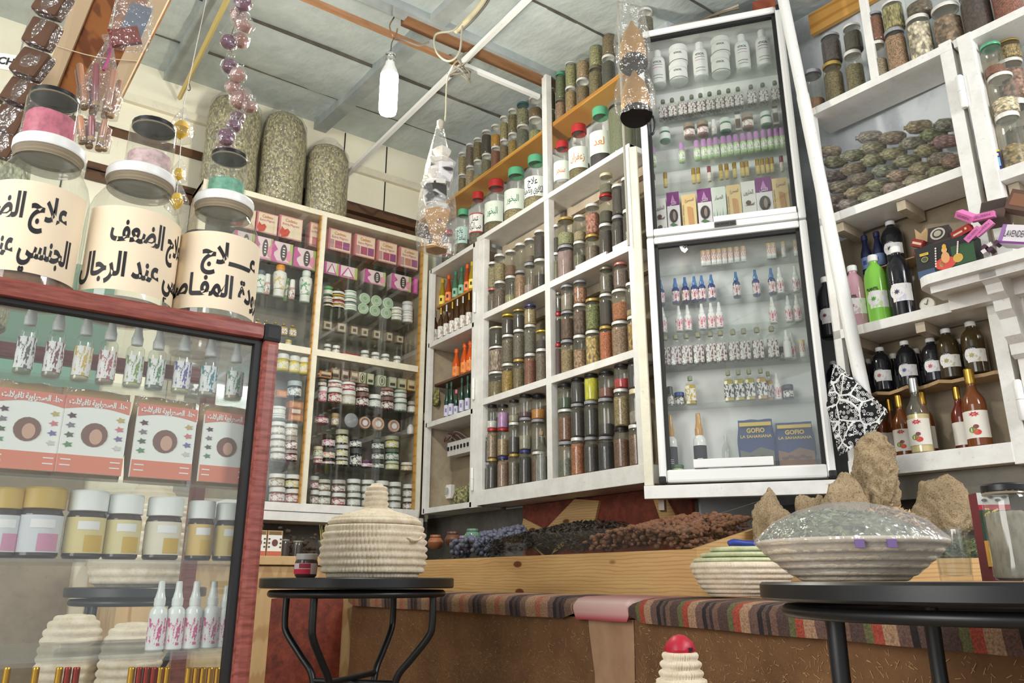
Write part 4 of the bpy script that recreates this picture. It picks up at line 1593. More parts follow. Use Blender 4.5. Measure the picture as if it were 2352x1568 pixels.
for i, (px, w, top) in enumerate(((562, 48, 478), (613, 48, 490), (667, 54, 499))):
    t, ww, h = gift_box(px, w, GSH_T[0], top, f'{ORD[i]} pink gift carton with red flower from left, glass cabinet top shelf', photo=())
    blob_poly('flower_print', t, [(-.35 * ww, .0), (-.1 * ww, .1 * h), (-.02 * ww, .32 * h), (-.12 * ww, .44 * h), (-.25 * ww, .36 * h), (-.38 * ww, .5 * h), (-.44 * ww, .2 * h)], -.0035, 'paint', (206, 80, 66))
t = gift_box(722, 24, GSH_T[0], 512, 'tall pink carton turned edgeways behind the middle post of the glass cabinet', .07, ((.3, .8, .05, .4, ROSE),))
for i, (px, w, top) in enumerate(((780, 54, 529), (838, 49, 542), (889, 48, 556), (939, 48, 571))):
    gift_box(px, w, GSH_T[0], top, f'{ORD[i]} pink gift set with little windows right of the cabinet post, top shelf',
             photo=((.08, .26, .1, .5, (186, 150, 150)), (.30, .62, .12, .48, (196, 130, 110) if i == 3 else (176, 84, 110)), (.65, .95, .12, .48, (150, 80, 130))))


def rose_box(px, w, z, top, label, tri=False, d=.05):
    u = GW.u_at(px, d, z + .05)
    ww = w * GW.scale(u, d, z + .05)
    h = GW.z_at(top, u, d) - z
    t = carton('soap_carton', GW.w(u, d, z + .0006), 0, ww, .06, h, (230, 206, 210), [(0, .14, 0, 1, MAG), (.86, 1, 0, 1, GRN), (.14, .86, .0, .10, (214, 140, 170))], label, 'box', 'rose printed cartons in the glass cabinet')
    if tri:
        blob_poly('triangle_print', t, [(-.35 * ww, .1 * h), (.35 * ww, .1 * h), (0, .95 * h)], -.0030, 'paint', MAG)
        blob_poly('triangle_window', t, [(-.25 * ww, .15 * h), (.25 * ww, .15 * h), (0, .8 * h)], -.0036, 'label_busy', (150, 60, 110))
    else:
        blob_poly('pink_flash', t, [(-.48 * ww, h), (-.2 * ww, .62 * h), (-.42 * ww, .4 * h), (-.18 * ww, .02 * h), (-.5 * ww, .02 * h)], -.0030, 'paint', MAG)
        oval('oval_print', t, .08 * ww, .52 * h, .15 * ww, .40 * h, -.0034, 'paint', (70, 58, 56))
        oval('petal_print', t, .34 * ww, .40 * h, .12 * ww, .25 * h, -.0033, 'paint', (226, 140, 170))
        boxes('fine_print', [((.03 * ww, -.0042, (.3 + .13 * k) * h), (.13 * ww, -.0036, (.36 + .13 * k) * h)) for k in range(4)], 'ink_white', t)
    return t


for i, (px, w, top) in enumerate(((560, 46, 533), (605, 42, 545), (647, 50, 557), (700, 52, 572))):
    rose_box(px, w, GSH_T[1], top, f'{ORD[i]} rose-printed carton with dark oval, left half of glass cabinet')
for i, (px, w, top, tr) in enumerate(((762, 34, 603, True), (799, 47, 612, True), (862, 52, 622, False), (922, 50, 632, False))):
    rose_box(px, w, GSH_T[1], top, f"{ORD[i]} rose-printed carton {'with a triangle' if tr else 'with dark oval'}, right half of glass cabinet", tr)
box_ = carton('soap_carton', GW.w(GW.u_at(955, .05, 2.15), .05, GSH_T[1] + .0006), 0, .028, .06, .1, MAG, [(.2, .8, .1, .9, (214, 120, 180))], 'narrow magenta carton end at the far right of the rose cartons', 'box')

zB = GSH_T[2]
for i, (px, w, top, cap, bd, lb) in enumerate(((597, 26, 622, (90, 110, 120), (214, 226, 214), (90, 150, 110)), (640, 32, 607, (226, 150, 40), (232, 232, 226), (214, 186, 120)), (700, 30, 620, (222, 230, 224), (224, 230, 220), (90, 160, 110)))):
    put('lotion', 'lotion_bottle', GW, px, .06, zB, w, top, {'cap': cap, 'body': bd, 'label': lb}, ('pale lotion bottle with grey cap beside the labelled counter jar', 'white lotion bottle with orange cap behind cabinet glass', 'white lotion bottle with green leaf label and white cap')[i], 'bottle', GG, -.35)
for i, (px, top) in enumerate(((613, 630), (670, 643))):
    put('slim_spray', 'spray_bottle', GW, px, .05, zB, 14, top, {'cap': WHT, 'body': (206, 160, 150), 'label': (130, 50, 60)}, ('slim spray bottle left of the orange-capped lotion', 'slim spray bottle right of the orange-capped lotion')[i], 'bottle', GG, -.35)
put('lotion', 'lotion_bottle', GW, 657, .10, zB, 16, 640, {'cap': (110, 160, 100), 'body': (140, 180, 110), 'label': (120, 160, 90)}, 'green lotion bottle half hidden behind the orange-capped one', 'bottle', GG)
zO = GW.at(651, 768, .06)[1]
zO = GSH_T[3] - .075
box('low_glass_shelf', (GL + .014, .034, zO - .006), (-.02, GD - .014, zO), 'shelf_glass', bpy.data.objects['glass_cabinet'])
for i, px in enumerate((591, 611, 632, 651, 671)):
    put('oil_vial', 'oil_bottle', GW, px, .06, zO, 17, 0, {'cap': (160, 130, 60), 'body': (206, 170, 70), 'label': (176, 140, 80)}, f'{ORD[i]} golden oil bottle from left on the cabinet shelf below the lotions', 'bottle', 'golden oil bottles in the glass cabinet', 0, .105)
put('tub', 'cosmetic_tub', GW, 663, .05, GZ[1], 14, 0, {'body': (214, 196, 120), 'lid': (206, 180, 90), 'label': (200, 170, 80)}, 'small yellow tub on the cabinet rail near blue scrap', 'jar', GG, 0, .035)
# right half: stacks on the third shelf
BLK, YEL, MNT = (32, 32, 34), (206, 160, 50), (178, 206, 180)
GT = 'tubs stacked in the glass cabinet'
W3 = 'third shelf of glass cabinet'
tubs(GW, 752, 18, zB, (705, 693, 680, 661), [(BLK, BLK, YEL), (BLK, WHT, YEL), (BLK, BLK, (210, 200, 180)), ((60, 150, 90), (70, 160, 100), (200, 220, 200))], 'dark tub', 'by the middle post,', GT, nth='') if 0 else None
for a_ in ((754, 20, (702, 692, 680, 660), [(BLK, (40, 40, 40), YEL, 'black and yellow tub'), (BLK, WHT, YEL, 'white-lidded black tub'), (BLK, BLK, (180, 170, 150), 'black tub'), ((60, 150, 90), (70, 160, 100), (200, 220, 200), 'green tub')], 'in stack touching the middle post,'),
           (776, 30, (704, 695, 680, 668), [(BLK, YEL, YEL, 'yellow-lidded tub'), ((60, 30, 30), (176, 40, 50), (190, 50, 50), 'red tub'), (BLK, YEL, YEL, 'yellow-lidded tub'), (BLK, BLK, (210, 200, 190), 'black tub')], 'in the black and red stack,'),
           (804, 29, (708, 698, 684, 671), [(MNT, WHT, MNT, 'mint tub'), (MNT, (120, 140, 126), WHT, 'mint tub'), ((70, 80, 74), MNT, WHT, 'dark mint tub'), (MNT, (206, 220, 206), WHT, 'mint tub')], 'beside the lying round tubs,')):
    tubs(GW, a_[0], a_[1], zB, a_[2], a_[3], '', a_[4] + ' ' + W3, GT)
tubs(GW, 911, 23, zB, (724, 708), [((190, 190, 160), WHT, (210, 210, 200), 'pale tub'), ((176, 176, 140), WHT, (210, 210, 200), 'pale tub')], '', 'in short stack right of the lying tubs', GT)
tubs(GW, 936, 23, zB, (730, 718, 695), [((206, 210, 214), WHT, (220, 220, 226), 'white tub'), ((214, 214, 220), WHT, (220, 220, 226), 'white tub'), ((206, 210, 214), (210, 210, 206), (220, 220, 226), 'white tub')], '', 'in the white stack at the right wall of glass cabinet', GT)
for i, (px, py) in enumerate(((838, 692), (865, 697), (891.5, 704), (834.5, 718.5), (861, 723.5), (887, 729.5))):
    u, zc_ = GW.at(px, py, .05)
    r = 13.4 * GW.scale(u, .05, zc_)
    zc_ = zB + r * (1.02 if i > 2 else 2.86) + .001
    root = empty('lying_tub', GW.w(u, .05, zc_), 0, f"{('upper', 'lower')[i // 3]} row, {ORD[i % 3]} from left of mint tubs lying with round lids outward", 'jar', 'mint tubs lying on their sides')
    o = lathe('lid', [(.93 * r, 0), (r, .002), (r, .014), (.9 * r, .015)], 'paint', root, 22, (196, 214, 186))
    o.rotation_euler = (-PI / 2, 0, 0)
    o2 = lathe('body', [(.92 * r, .015), (.92 * r, .06), (.02, .06)], 'paint', root, 18, (206, 220, 200))
    o2.rotation_euler = (-PI / 2, 0, 0)
    for q, (ra, rb) in enumerate(((.82, .76), (.62, .56))):
        bm = bmesh.new()
        A = [bm.verts.new((ra * r * math.cos(k * PI / 12), -.0006, ra * r * math.sin(k * PI / 12))) for k in range(24)]
        B = [bm.verts.new((rb * r * math.cos(k * PI / 12), -.0006, rb * r * math.sin(k * PI / 12))) for k in range(24)]
        for k in range(24):
            bm.faces.new((A[k], A[(k + 1) % 24], B[(k + 1) % 24], B[k]))
        link('ring_print', bm_me(bm), 'ink_green', o if 0 else root)
    oval('emblem_print', root, 0, 0, .4 * r, .4 * r, -.0007, 'paint', (140, 166, 136))
# small boxes and jars above the middle rail
for i, (px, w, h) in enumerate(((753, 20, .045), (785, 20, .048), (814, 16, .045), (838, 16, .045), (866, 16, .046), (895, 14, .048), (919, 16, .04))):
    d = .05
    u = GW.u_at(px, d, GSH_T[3] + .02)
    ww = w * GW.scale(u, d, 1.8)
    carton('small_carton', GW.w(u, d, GSH_T[3] - .02 if 0 else GSH_T[3] + .0006), 0, ww, .04, h, (170, 150, 126), [(.1, .9, .1, .9, (186, 176, 156)), (.25, .75, .3, .7, (90, 80, 70))], f'{ORD[i]} small beige carton from left, narrow shelf above the cabinet rail', 'box', 'small beige cartons in the glass cabinet')
for i, (px, w, c) in enumerate(((752, 16, (150, 120, 110)), (772, 17, (200, 196, 186)), (838, 18, (214, 206, 190)), (862, 18, (190, 196, 186)), (885, 18, (190, 196, 186)), (912, 16, (200, 180, 140)))):
    put('clear_tub', 'cosmetic_tub', GW, px, .055, GZ[1], w, 0, {'body': c, 'lid': WHT, 'label': (200, 190, 170)}, f'{ORD[i]} white-capped little jar from left standing on the cabinet middle rail', 'jar', 'little jars on the cabinet rail', -.35, .05)
carton('red_carton', GW.w(GW.u_at(806, .05, 1.68), .05, GZ[1] + .0006), .05, .10, .03, .022, (176, 46, 44), [(.1, .9, .3, .7, (214, 190, 170))], 'long flat red carton lying on the cabinet middle rail', 'box')
# lower half, right
zr = GSH_B[0]
for i, (px, w, c, ov) in enumerate(((749, 32, (196, 130, 70), 0), (771, 20, (150, 130, 106), 0), (793, 18, (130, 110, 96), 0), (814, 20, (150, 120, 90), 0), (832, 17, (190, 186, 150), 1), (851, 16, (190, 194, 160), 0), (877, 20, (196, 200, 166), 1), (902, 18, (180, 186, 160), 0), (924, 20, (180, 176, 140), 0), (945.5, 20, (196, 176, 120), 0))):
    d = .05
    u = GW.u_at(px, d, zr + .02)
    ww = w * GW.scale(u, d, zr)
    hh = .035 if i == 0 else .06
    t = carton('soap_carton', GW.w(u, d, zr + .0006), 0, ww, .04, hh, c, [] if ov else [(.15, .85, .2, .45, (70, 60, 56)), (.15, .85, .55, .85, (210, 200, 180))], f'{ORD[i]} upright soap carton from left, first shelf below cabinet rail', 'box', 'soap cartons in the glass cabinet')
    if ov:
        oval('oval_print', t, 0, hh * .5, ww * .36, hh * .44, -.0012, 'paint', (60, 56, 50))
        oval('oval_print', t, 0, hh * .5, ww * .28, hh * .36, -.0016, 'paint', c)
        oval('oval_print', t, 0, hh * .5, ww * .14, hh * .26, -.0020, 'paint', (70, 66, 56))
MAR, BRN = (90, 34, 40), (120, 74, 54)
zr = GSH_B[1]
for i, (px, w, tp, cs) in enumerate(((741, 18, (889, 872), [((206, 120, 140), WHT, (200, 40, 100), 'pink-label tub'), (BRN, (120, 110, 100), (170, 150, 130), 'brown tub')]),
                                    (769, 30, (893, 864), [(BRN, WHT, (190, 60, 90), 'red-label tub'), (BRN, WHT, (190, 60, 90), 'red-label tub')]),
                                    (800, 30, (899, 870), [((190, 180, 150), WHT, (210, 206, 196), 'cream tub'), ((176, 40, 56), WHT, (196, 60, 80), 'red tub')]),
                                    (832, 28, (903, 876), [(MAR, (120, 90, 80), (110, 60, 56), 'maroon tub'), (MAR, (120, 90, 80), (120, 70, 64), 'maroon tub')]),
                                    (860, 27, (908,), [((70, 84, 76), WHT, (190, 206, 200), 'mint-label tub')]),
                                    (889, 28, (913, 887), [(MAR, (120, 96, 90), (110, 50, 50), 'maroon tub'), (MAR, (150, 110, 100), (110, 50, 50), 'maroon tub')]),
                                    (919, 28, (917, 890), [((120, 140, 124), WHT, (206, 214, 206), 'grey-green tub'), ((120, 140, 124), (180, 190, 180), (206, 214, 206), 'grey-green tub')]),
                                    (946, 20, (923,), [((120, 110, 100), (170, 160, 150), (214, 210, 200), 'small tub')]))):
    tubs(GW, px, w, zr, tp, cs, '', f'in {ORD[i]} stack from left, second shelf below cabinet rail', GT)
zr = GSH_B[2]
tubs(GW, 739, 30, zr, (953,), [((190, 110, 130), (60, 40, 40), (190, 50, 90), 'wide pink tub')], '', 'at the left end of the ornament shelf', GT)
tubs(GW, 770, 16, zr, (950,), [((190, 160, 110), (180, 150, 110), (170, 140, 100), 'wooden pot')], '', 'beside the round mirror on the ornament shelf', GT)
for i, (px, py, rp, c, lb) in enumerate(((806, 958, 17, (150, 150, 156), 'round hand mirror standing on the ornament shelf of glass cabinet'), (837, 966, 15, (150, 110, 104), 'pinkish shell ornament next to the round mirror'), (868, 961, 16, (190, 150, 130), 'first braided round ornament in the glass cabinet'), (904, 966, 15, (176, 136, 124), 'second braided round ornament, further right in glass cabinet'))):
    u, zc_ = GW.at(px, py, .07)
    r = rp * GW.scale(u, .07, zc_)
    root = empty('round_ornament', GW.w(u, .07, zr + .0006), 0, lb, 'ornament', 'round ornaments in the glass cabinet')
    o = lathe('disc', [(r * .96, 0), (r, .003), (r, .008), (r * .9, .011), (.02 * r, .011)], 'paint', root, 24, c)
    o.rotation_euler = (PI / 2, 0, 0)
    o.location = (0, .0, r)
    if i > 0:
        bm = bmesh.new()
        add_tube(bm, [(r * .8 * math.cos(k * PI / 10), -.012 + .003 * (k % 2), r + r * .8 * math.sin(k * PI / 10)) for k in range(21)], r * .13, 6)
        link('braid', bm_me(bm, True), 'paint', root, (206, 176, 150))
        oval('centre', root, 0, r, r * .45, r * .45, -.0118, 'label_busy', (170, 90, 90))
    tubs(GW, px, 20, zr, (), [], '', '', GT)
u, zc_ = GW.at(943, 990, .07)
root = empty('red_candle', GW.w(u, .07, zr + .0006), 0, 'small red and white striped candle at right end of ornament shelf', 'candle')
lathe('wax', [(.016, 0), (.02, .01), (.02, .04), (.012, .055), (.002, .06)], 'label_busy', root, 14, (180, 30, 40))
# stacks on the lowest glass shelf
zr = GSH_B[3]
YB = (206, 196, 40)
for i, (px, w, tp, cs) in enumerate(((731, 20, (1049, 1026), [((160, 50, 60), WHT, (196, 50, 70), 'red-label tub'), ((200, 190, 150), (214, 206, 180), (120, 150, 90), 'cream tub')]),
                                    (755, 28, (1056, 1029, 999), [(BLK, BLK, (206, 90, 160), 'pink-label black tub'), (BLK, BLK, (226, 130, 60), 'orange-label black tub'), (BLK, BLK, (206, 90, 160), 'pink-label black tub')]),
                                    (785, 27, (1052, 1023, 988), [(BLK, (200, 196, 190), YB, 'yellow-label black tub'), (BLK, (200, 196, 190), YB, 'yellow-label black tub'), (BLK, (176, 170, 150), YB, 'yellow-label black tub')]),
                                    (817, 26, (1030, 1004), [(BLK, (60, 66, 66), (60, 60, 66), 'black tub'), (BLK, (50, 50, 50), (60, 60, 66), 'black tub')]),
                                    (841, 30, (1058,), [((60, 40, 60), (90, 50, 80), (190, 70, 150), 'magenta-label tub')]),
                                    (868, 26, (1058, 1034, 1010), [((50, 66, 56), (50, 60, 54), (60, 76, 66), 'dark green tub'), ((50, 66, 56), (50, 60, 54), (60, 80, 70), 'dark green tub'), ((50, 66, 56), (60, 70, 60), (60, 80, 70), 'dark green tub')]),
                                    (900, 30, (1060, 1032, 1003), [((150, 160, 90), (206, 206, 190), (206, 206, 110), 'lime tub'), ((60, 96, 76), (90, 110, 96), (110, 150, 120), 'green tub'), ((120, 120, 50), (150, 150, 120), YB, 'yellow-label tub')]),
                                    (934, 26, (1063,), [((150, 120, 60), WHT, (206, 176, 90), 'ochre tub')]))):
    tubs(GW, px, w, zr, tp, cs, '', f'in {ORD[i]} stack from left, lowest glass shelf of cabinet', GT)
carton('soap_carton', GW.w(GW.u_at(790, .036, 1.08), .006 + .03, zr + .0006), 0, .07, .018, .024, (206, 130, 70), [(.2, .8, .2, .8, (226, 170, 110))], 'small orange carton lying before the yellow-label tubs', 'box') if 0 else None
# two layers on the bottom board
WT = (206, 200, 190)
for i, (px, w, tp, cs) in enumerate(((722, 18, (1126, 1094), [((170, 150, 130), WHT, (150, 80, 100)), (MAR, (200, 200, 196), (190, 60, 100))]),
                                    (744, 27, (1129, 1102), [((150, 150, 120), WHT, (180, 170, 150)), ((170, 150, 116), (200, 196, 186), (170, 150, 120))]),
                                    (777, 30, (1133, 1103), [((160, 50, 56), WHT, (190, 40, 60)), ((120, 60, 50), (190, 186, 180), (150, 90, 80))]),
                                    (812, 29, (1133, 1101), [((150, 150, 140), WHT, (200, 210, 206)), ((150, 156, 140), WHT, (200, 210, 200))]),
                                    (844, 28, (1135, 1103), [((150, 156, 140), WHT, (200, 210, 206)), ((150, 156, 140), WHT, (200, 210, 200))]),
                                    (877, 28, (1139, 1105), [((150, 156, 140), WHT, (200, 210, 206)), ((150, 156, 140), WHT, (200, 210, 200))]),
                                    (906, 27, (1141, 1108), [((150, 156, 140), WHT, (200, 210, 206)), ((150, 156, 140), WHT, (200, 210, 200))]),
                                    (938, 25, (1145, 1113), [((140, 120, 100), WHT, (170, 120, 120)), ((140, 120, 100), WHT, (200, 190, 180))]))):
    tubs(GW, px, w, GZ[0], tp, cs, 'white-lidded tub', f'in {ORD[i]} stack from middle post, bottom board of glass cabinet', GT, kd='clear_tub')
# lower half, left
zy = GSH_B[0] + .012
zy = GSH_B[0]
for i, (px, w) in enumerate(((648, 27), (675, 23), (698, 22))):
    tubs(GW, px, w, zy, (802 + i * 5,), [((206, 186, 40), WHT, (226, 206, 60))], 'bright yellow tub', f'{ORD[i]} from left under the cabinet rail', GT, kd='tub')
tubs(GW, 676, 30, GSH_B[1], (877,), [((40, 50, 60), (170, 186, 190), (120, 150, 170), 'dark blue-label tub')], '', 'on the left half of glass cabinet', GT)
carton('soap_carton', GW.w(GW.u_at(652, .06, 1.5), .06, GSH_B[1] + .0006), .1, .06, .05, .035, (190, 120, 76), [(.2, .8, .2, .8, (214, 150, 100))], 'orange soap carton beside the dark blue tub', 'box')
for k, c in enumerate(((190, 110, 66), (150, 96, 66), (196, 120, 76))):
    carton('soap_carton', GW.w(GW.u_at(679, .05, 1.3), .05, GSH_B[2] + .001 + .0335 * k), .06 * (k - 1), .075, .05, .032, c, [(.2, .8, .2, .8, (206, 160, 120) if k != 1 else (214, 206, 196))], f"{('bottom', 'middle', 'top')[k]} soap carton of the orange stack, left half of glass cabinet", 'box', 'orange soap cartons in the glass cabinet')
tubs(GW, 640, 30, GSH_B[2], (962, 935), [((150, 190, 176), WHT, (210, 220, 214), 'white and mint jar'), ((206, 214, 206), WHT, (210, 220, 214), 'white jar')], '', 'left of the orange soap stack', GT)
tubs(GW, 668, 28, GSH_B[3], (1035, 1004, 975), [(MAR, (170, 160, 156), (130, 40, 60), 'maroon tub'), (MAR, (170, 160, 150), (130, 40, 60), 'maroon tub'), ((160, 150, 130), WHT, (190, 180, 160), 'beige tub')], '', 'in tall stack left of middle post, lowest glass shelf', GT)
tubs(GW, 638, 30, GSH_B[3], (1030, 1000, 970), [((180, 170, 150), WHT, (214, 210, 200), 'white-label jar'), ((180, 170, 150), WHT, (214, 210, 200), 'white-label jar'), ((180, 170, 150), WHT, (214, 210, 200), 'white-label jar')], '', 'in stack near red frame, lowest glass shelf', GT, kd='clear_tub')
tubs(GW, 671, 32, GZ[0], (1124, 1091), [((120, 70, 60), WHT, (190, 120, 130), 'white-lidded tub'), ((60, 36, 30), WHT, YB, 'yellow-label tub')], '', 'left of middle post on bottom board', GT)
tubs(GW, 636, 33, GZ[0], (1120, 1089), [((120, 70, 60), WHT, (190, 120, 130), 'white-lidded tub'), ((150, 130, 104), WHT, (170, 150, 120), 'brown tub')], '', 'near red frame on bottom board of glass cabinet', GT)

# ---------------------------------------------------------------- inside the narrow corner cabinet
GS = 'small sauce bottles in the corner cabinet'
ORG, YLW, GRE = (196, 84, 30), (200, 170, 40), (60, 130, 96)
zl = 2.03
for i, (px, top, c) in enumerate(((1003, 627, ORG), (1015.5, 618.6, YLW), (1030, 609, ORG), (1046, 601, GRE), (1060, 592, GRE), (1073, 583, ORG), (1084, 577, YLW))):
    put('sauce', 'sauce_bottle', JW, px, .085, zl, 15, 0, {'body': tuple(v * .8 for v in c) if c is not GRE else (70, 110, 84), 'cap': (226, 100, 40) if c is ORG else c, 'label': tuple(min(255, v + 60) for v in c) if c is not GRE else (150, 200, 170), 'mark': (40, 40, 40)},
        f"{('orange', 'yellow', 'green')[(ORG, YLW, GRE).index(c)]} sauce bottle, {ORD[i]} from corner, upper ledge of corner cabinet", 'bottle', GS, .7, .178)
for i, (px, top, g_) in enumerate(((987, 705, 's'), (998, 699, 's'), (1012, 693, 'g'), (1025, 683, 's'), (1038.5, 679, 'g'), (1050, 671, 's'), (1063, 662, 's'), (1077, 655, 'g'))):
    put('wine', 'vinegar_bottle', JW, px, .045, SZ[2], 15, 0, {'body': (70, 44, 26), 'cap': (190, 190, 190) if g_ == 's' else (196, 156, 70), 'label': (176, 150, 130)},
        f"dark bottle with {'silver' if g_ == 's' else 'gold'} capsule, {ORD[i]} from corner, corner cabinet", 'bottle', 'dark bottles in the corner cabinet', .7, .205)
zl = 1.57
for i, (px, top) in enumerate(((1048, 802), (1067, 789), (1080, 783))):
    put('sauce', 'sauce_bottle', JW, px, .09, zl, 19, top, {'body': (206, 84, 26), 'cap': (230, 100, 36), 'label': (240, 150, 76), 'mark': (206, 110, 50)}, f'bright orange sauce bottle, {ORD[i]} on the lower ledge of corner cabinet', 'bottle', GS, .7)
for i, (px, c) in enumerate(((1026, 0), (1036, 0), (1047.5, 1), (1060.5, 0), (1074, 0))):
    put('sauce', 'flower_water_bottle', JW, px, .055, SZ[1], 13 if not c else 11, 0, {'body': (26, 60, 48), 'cap': (206, 120, 130) if c else (26, 60, 48), 'label': (206, 206, 226), 'mark': (120, 110, 160)}, f"green bottle with lavender label, {ORD[i]} from corner" if not c else 'short bottle with pink cap among green lavender-label bottles', 'bottle', 'green bottles in the corner cabinet', .7, .203 if not c else .15)


def pouch(name, loc, rz, w, h, dp, mat, label, cat='bag', group=None, col=None, seed=0, lean=0, top=.5):
    """a filled bag: pillow sides, pinched upper edge"""
    root = empty(name, loc, rz, label, cat, group)
    bm = bmesh.new()
    n, m = 10, 12
    F_, B_ = [], []
    for j in range(m + 1):
        t = j / m
        fr, bk = [], []
        for i in range(n + 1):
            s = i / n
            bul = math.sin(PI * min(max(s, .0), 1)) ** .6 * (min(1, .35 + t * 6) if t < .5 else min(1, (1 - t) * (1 / (1 - top + 1e-6)) * .8 + .03))
            wob = .08 * noise.noise((s * 5 + seed, t * 5, seed * 3.1))
            y = dp / 2 * (bul + wob * (.3 + bul))
            x = (s - .5) * w * (1 - .05 * math.cos(2 * PI * t)) + .02 * w * noise.noise((t * 4, seed, s))
            z = t * h + .015 * h * noise.noise((s * 4, seed, 7)) * t
            fr.append(bm.verts.new((x, -y - .001, z)))
            bk.append(bm.verts.new((x, y + .001, z)))
        F_.append(fr)
        B_.append(bk)
    for A, fl in ((F_, 1), (B_, 0)):
        for p, q in zip(A, A[1:]):
            for i in range(n):
                bm.faces.new((p[i], p[i + 1], q[i + 1], q[i]))
    for j in range(m):
        bm.faces.new((F_[j][0], F_[j + 1][0], B_[j + 1][0], B_[j][0]))
        bm.faces.new((F_[j][n], F_[j + 1][n], B_[j + 1][n], B_[j][n]))
    for i in range(n):
        bm.faces.new((F_[0][i], F_[0][i + 1], B_[0][i + 1], B_[0][i]))
        bm.faces.new((F_[m][i], F_[m][i + 1], B_[m][i + 1], B_[m][i]))
    link('pouch', bm_me(bm, True, R(60)), mat, root, col)
    root.rotation_euler.x = lean
    return root


for i, (px, py, w, h) in enumerate(((990, 955, .10, .11), (1000, 905, .10, .10), (1022, 868, .08, .12))):
    u = JW.u_at(px, .07, 1.4)
    z = SZ[1] + (0, .10, 0)[i] + .001
    if i == 2:
        u = JW.u_at(1018, .13, 1.45)
    t = pouch('herb_packet', JW.w(u, .06 if i < 2 else .135, z), JW.ang, w, h, .05, 'herb_bundle', ('clear packet of green herbs lying low in the corner cabinet', 'clear packet of green herbs resting on another packet', 'upright packet of herbs behind green bottles')[i], 'bag', 'herb packets in the corner cabinet', (150, 150, 90), i)
    box('paper_label', (-w * .3, -.034, h * .25), (w * .3, -.030, h * .65), 'label_busy', t, 0, (60, 60, 50))
# breakers, sockets and green bundles on the lowest shelf
t = empty('fuse_board', JW.w(-.92, .13, 1.16), JW.ang, 'two rows of electrical breakers on the back board of the corner cabinet', 'fuse board')
for k in range(7):
    b_ = box('breaker', (-.11 + k * .033, -.03, 0), (-.11 + k * .033 + .03, .03, .075), 'paint', t, .002, (206, 204, 198))
    box('switch', (-.11 + k * .033 + .009, -.036, .03), (-.11 + k * .033 + .021, -.03, .05), 'ink_black', b_)
for k in range(6):
    tube('wire', [(-.10 + .03 * k, .02, .07), (-.14 + .025 * k, -.01, .12), (-.16 + .02 * k, -.02, .09 + .02 * (k % 3)), (-.11 - .003 * k, .01, .125)], .003, 'paint', t, 6, (150, 150, 150) if k % 2 else (120, 60, 60), 3)
for i, px in enumerate((983, 1001, 1018)):
    u = JW.u_at(px, .12, .99)
    t = empty('socket', JW.w(u, .155, .945), JW.ang + .05 * i, f'white round-pin wall socket, {ORD[i]} from corner, inside corner cabinet', 'socket', 'sockets in the corner cabinet')
    box('plate', (-.032, -.012, 0), (.032, .018, .075), 'white_plastic', t, .004)
    o = lathe('ring', [(.026, 0), (.026, .004), (.022, .004), (.021, -.004), (.0, -.004)], 'white_plastic', t, 20)
    o.rotation_euler = (PI / 2, 0, 0)
    o.location = (0, -.012, .0375)
    for s in (-.008, .008):
        h_ = lathe('pin_hole', [(.0028, 0), (.0028, .001), (.0, .001)], 'dark_hole', t, 8)
        h_.rotation_euler = (PI / 2, 0, 0)
        h_.location = (s, -.0095, .0375)
pouch('green_bundle', JW.w(-.71, .10, SZ[0] + .001), JW.ang, .14, .24, .10, 'herb_bundle', 'pale green bundle of plant fibre piled in the corner cabinet', 'bundle', None, (150, 160, 110), 5)
pouch('green_bundle', JW.w(-.80, .05, SZ[0] + .001), JW.ang, .12, .09, .07, 'herb_bundle', 'low pale green fibre roll in front of the taller bundle', 'bundle', None, (160, 160, 116), 6)
# ---------------------------------------------------------------- inside the aluminium display cabinet
dd = .0605
s1, s2, s3, s4, s5 = [z + .0005 for z in DSH_T]
zbx = DZ[1] + .012
GV = 'goods in the display cabinet'
for i, (px, top) in enumerate(((1513, 119), (1610, 100), (1707, 82), (1755, 72))):
    t, r, h, u = put('round_bottle', 'white_bottle', DW, px, dd, s1, 33, top, {'body': WHT, 'cap': WHT, 'label': (226, 226, 224)}, f'white shampoo bottle with cap, {ORD[i]} from left on the highest display shelf', 'bottle', 'white bottles on the highest display shelf')
    text_round('lettering', [('VITACAL', h * .085, h * .58, r * 1.3, .0002)], r * 1.04, 'ink_black', t)
    for q, (zz, c) in enumerate(((.50, 'ink_black'), (.42, 'ink_pink'), (.20, 'ink_black'), (.12, 'ink_green'))):
        link('print_line', arc_me(r * 1.03, h * zz, h * (zz + .012), -.7, .7, 6), c, t)
for i, (px, tops) in enumerate(((1558, (152, 112)), (1655, (131, 93)))):
    zz = s1
    for k, tp in enumerate(tops):
        u = DW.u_at(px, dd, zz + .03)
        h = DW.z_at(tp, u, dd) - zz
        t, r, h, u = put('tub', 'white_tub', DW, px, dd, zz, 43, None, {'body': WHT, 'lid': WHT, 'label': WHT}, f"{('lower', 'upper')[k]} white cream tub of the {('first', 'second')[i]} stack, highest display shelf", 'jar', 'white tubs on the highest display shelf', 0, h, .48)
        text_round('lettering', [('VITACAL', h * .15, h * .46, r * .9, .0002)], r * 1.045, 'ink_black', t)
        link('print_line', arc_me(r * 1.04, h * .06, h * .085, -1.2, 1.2, 8), 'ink_black', t)
        zz += h + .0008
for i, px in enumerate((1524, 1545, 1568.5, 1590, 1610.5, 1631.6, 1653.6, 1675, 1697, 1727, 1754, 1782)):
    put('vial', 'small_bottle', DW, px, dd, s2, 20, 0, {'label': (110, 50, 80), 'cap': (110, 116, 96)}, f'clear bottle with speckled label, {ORD[i]} from left, second display shelf', 'bottle', 'speckled label bottles, second display shelf', 0, .098, .54)
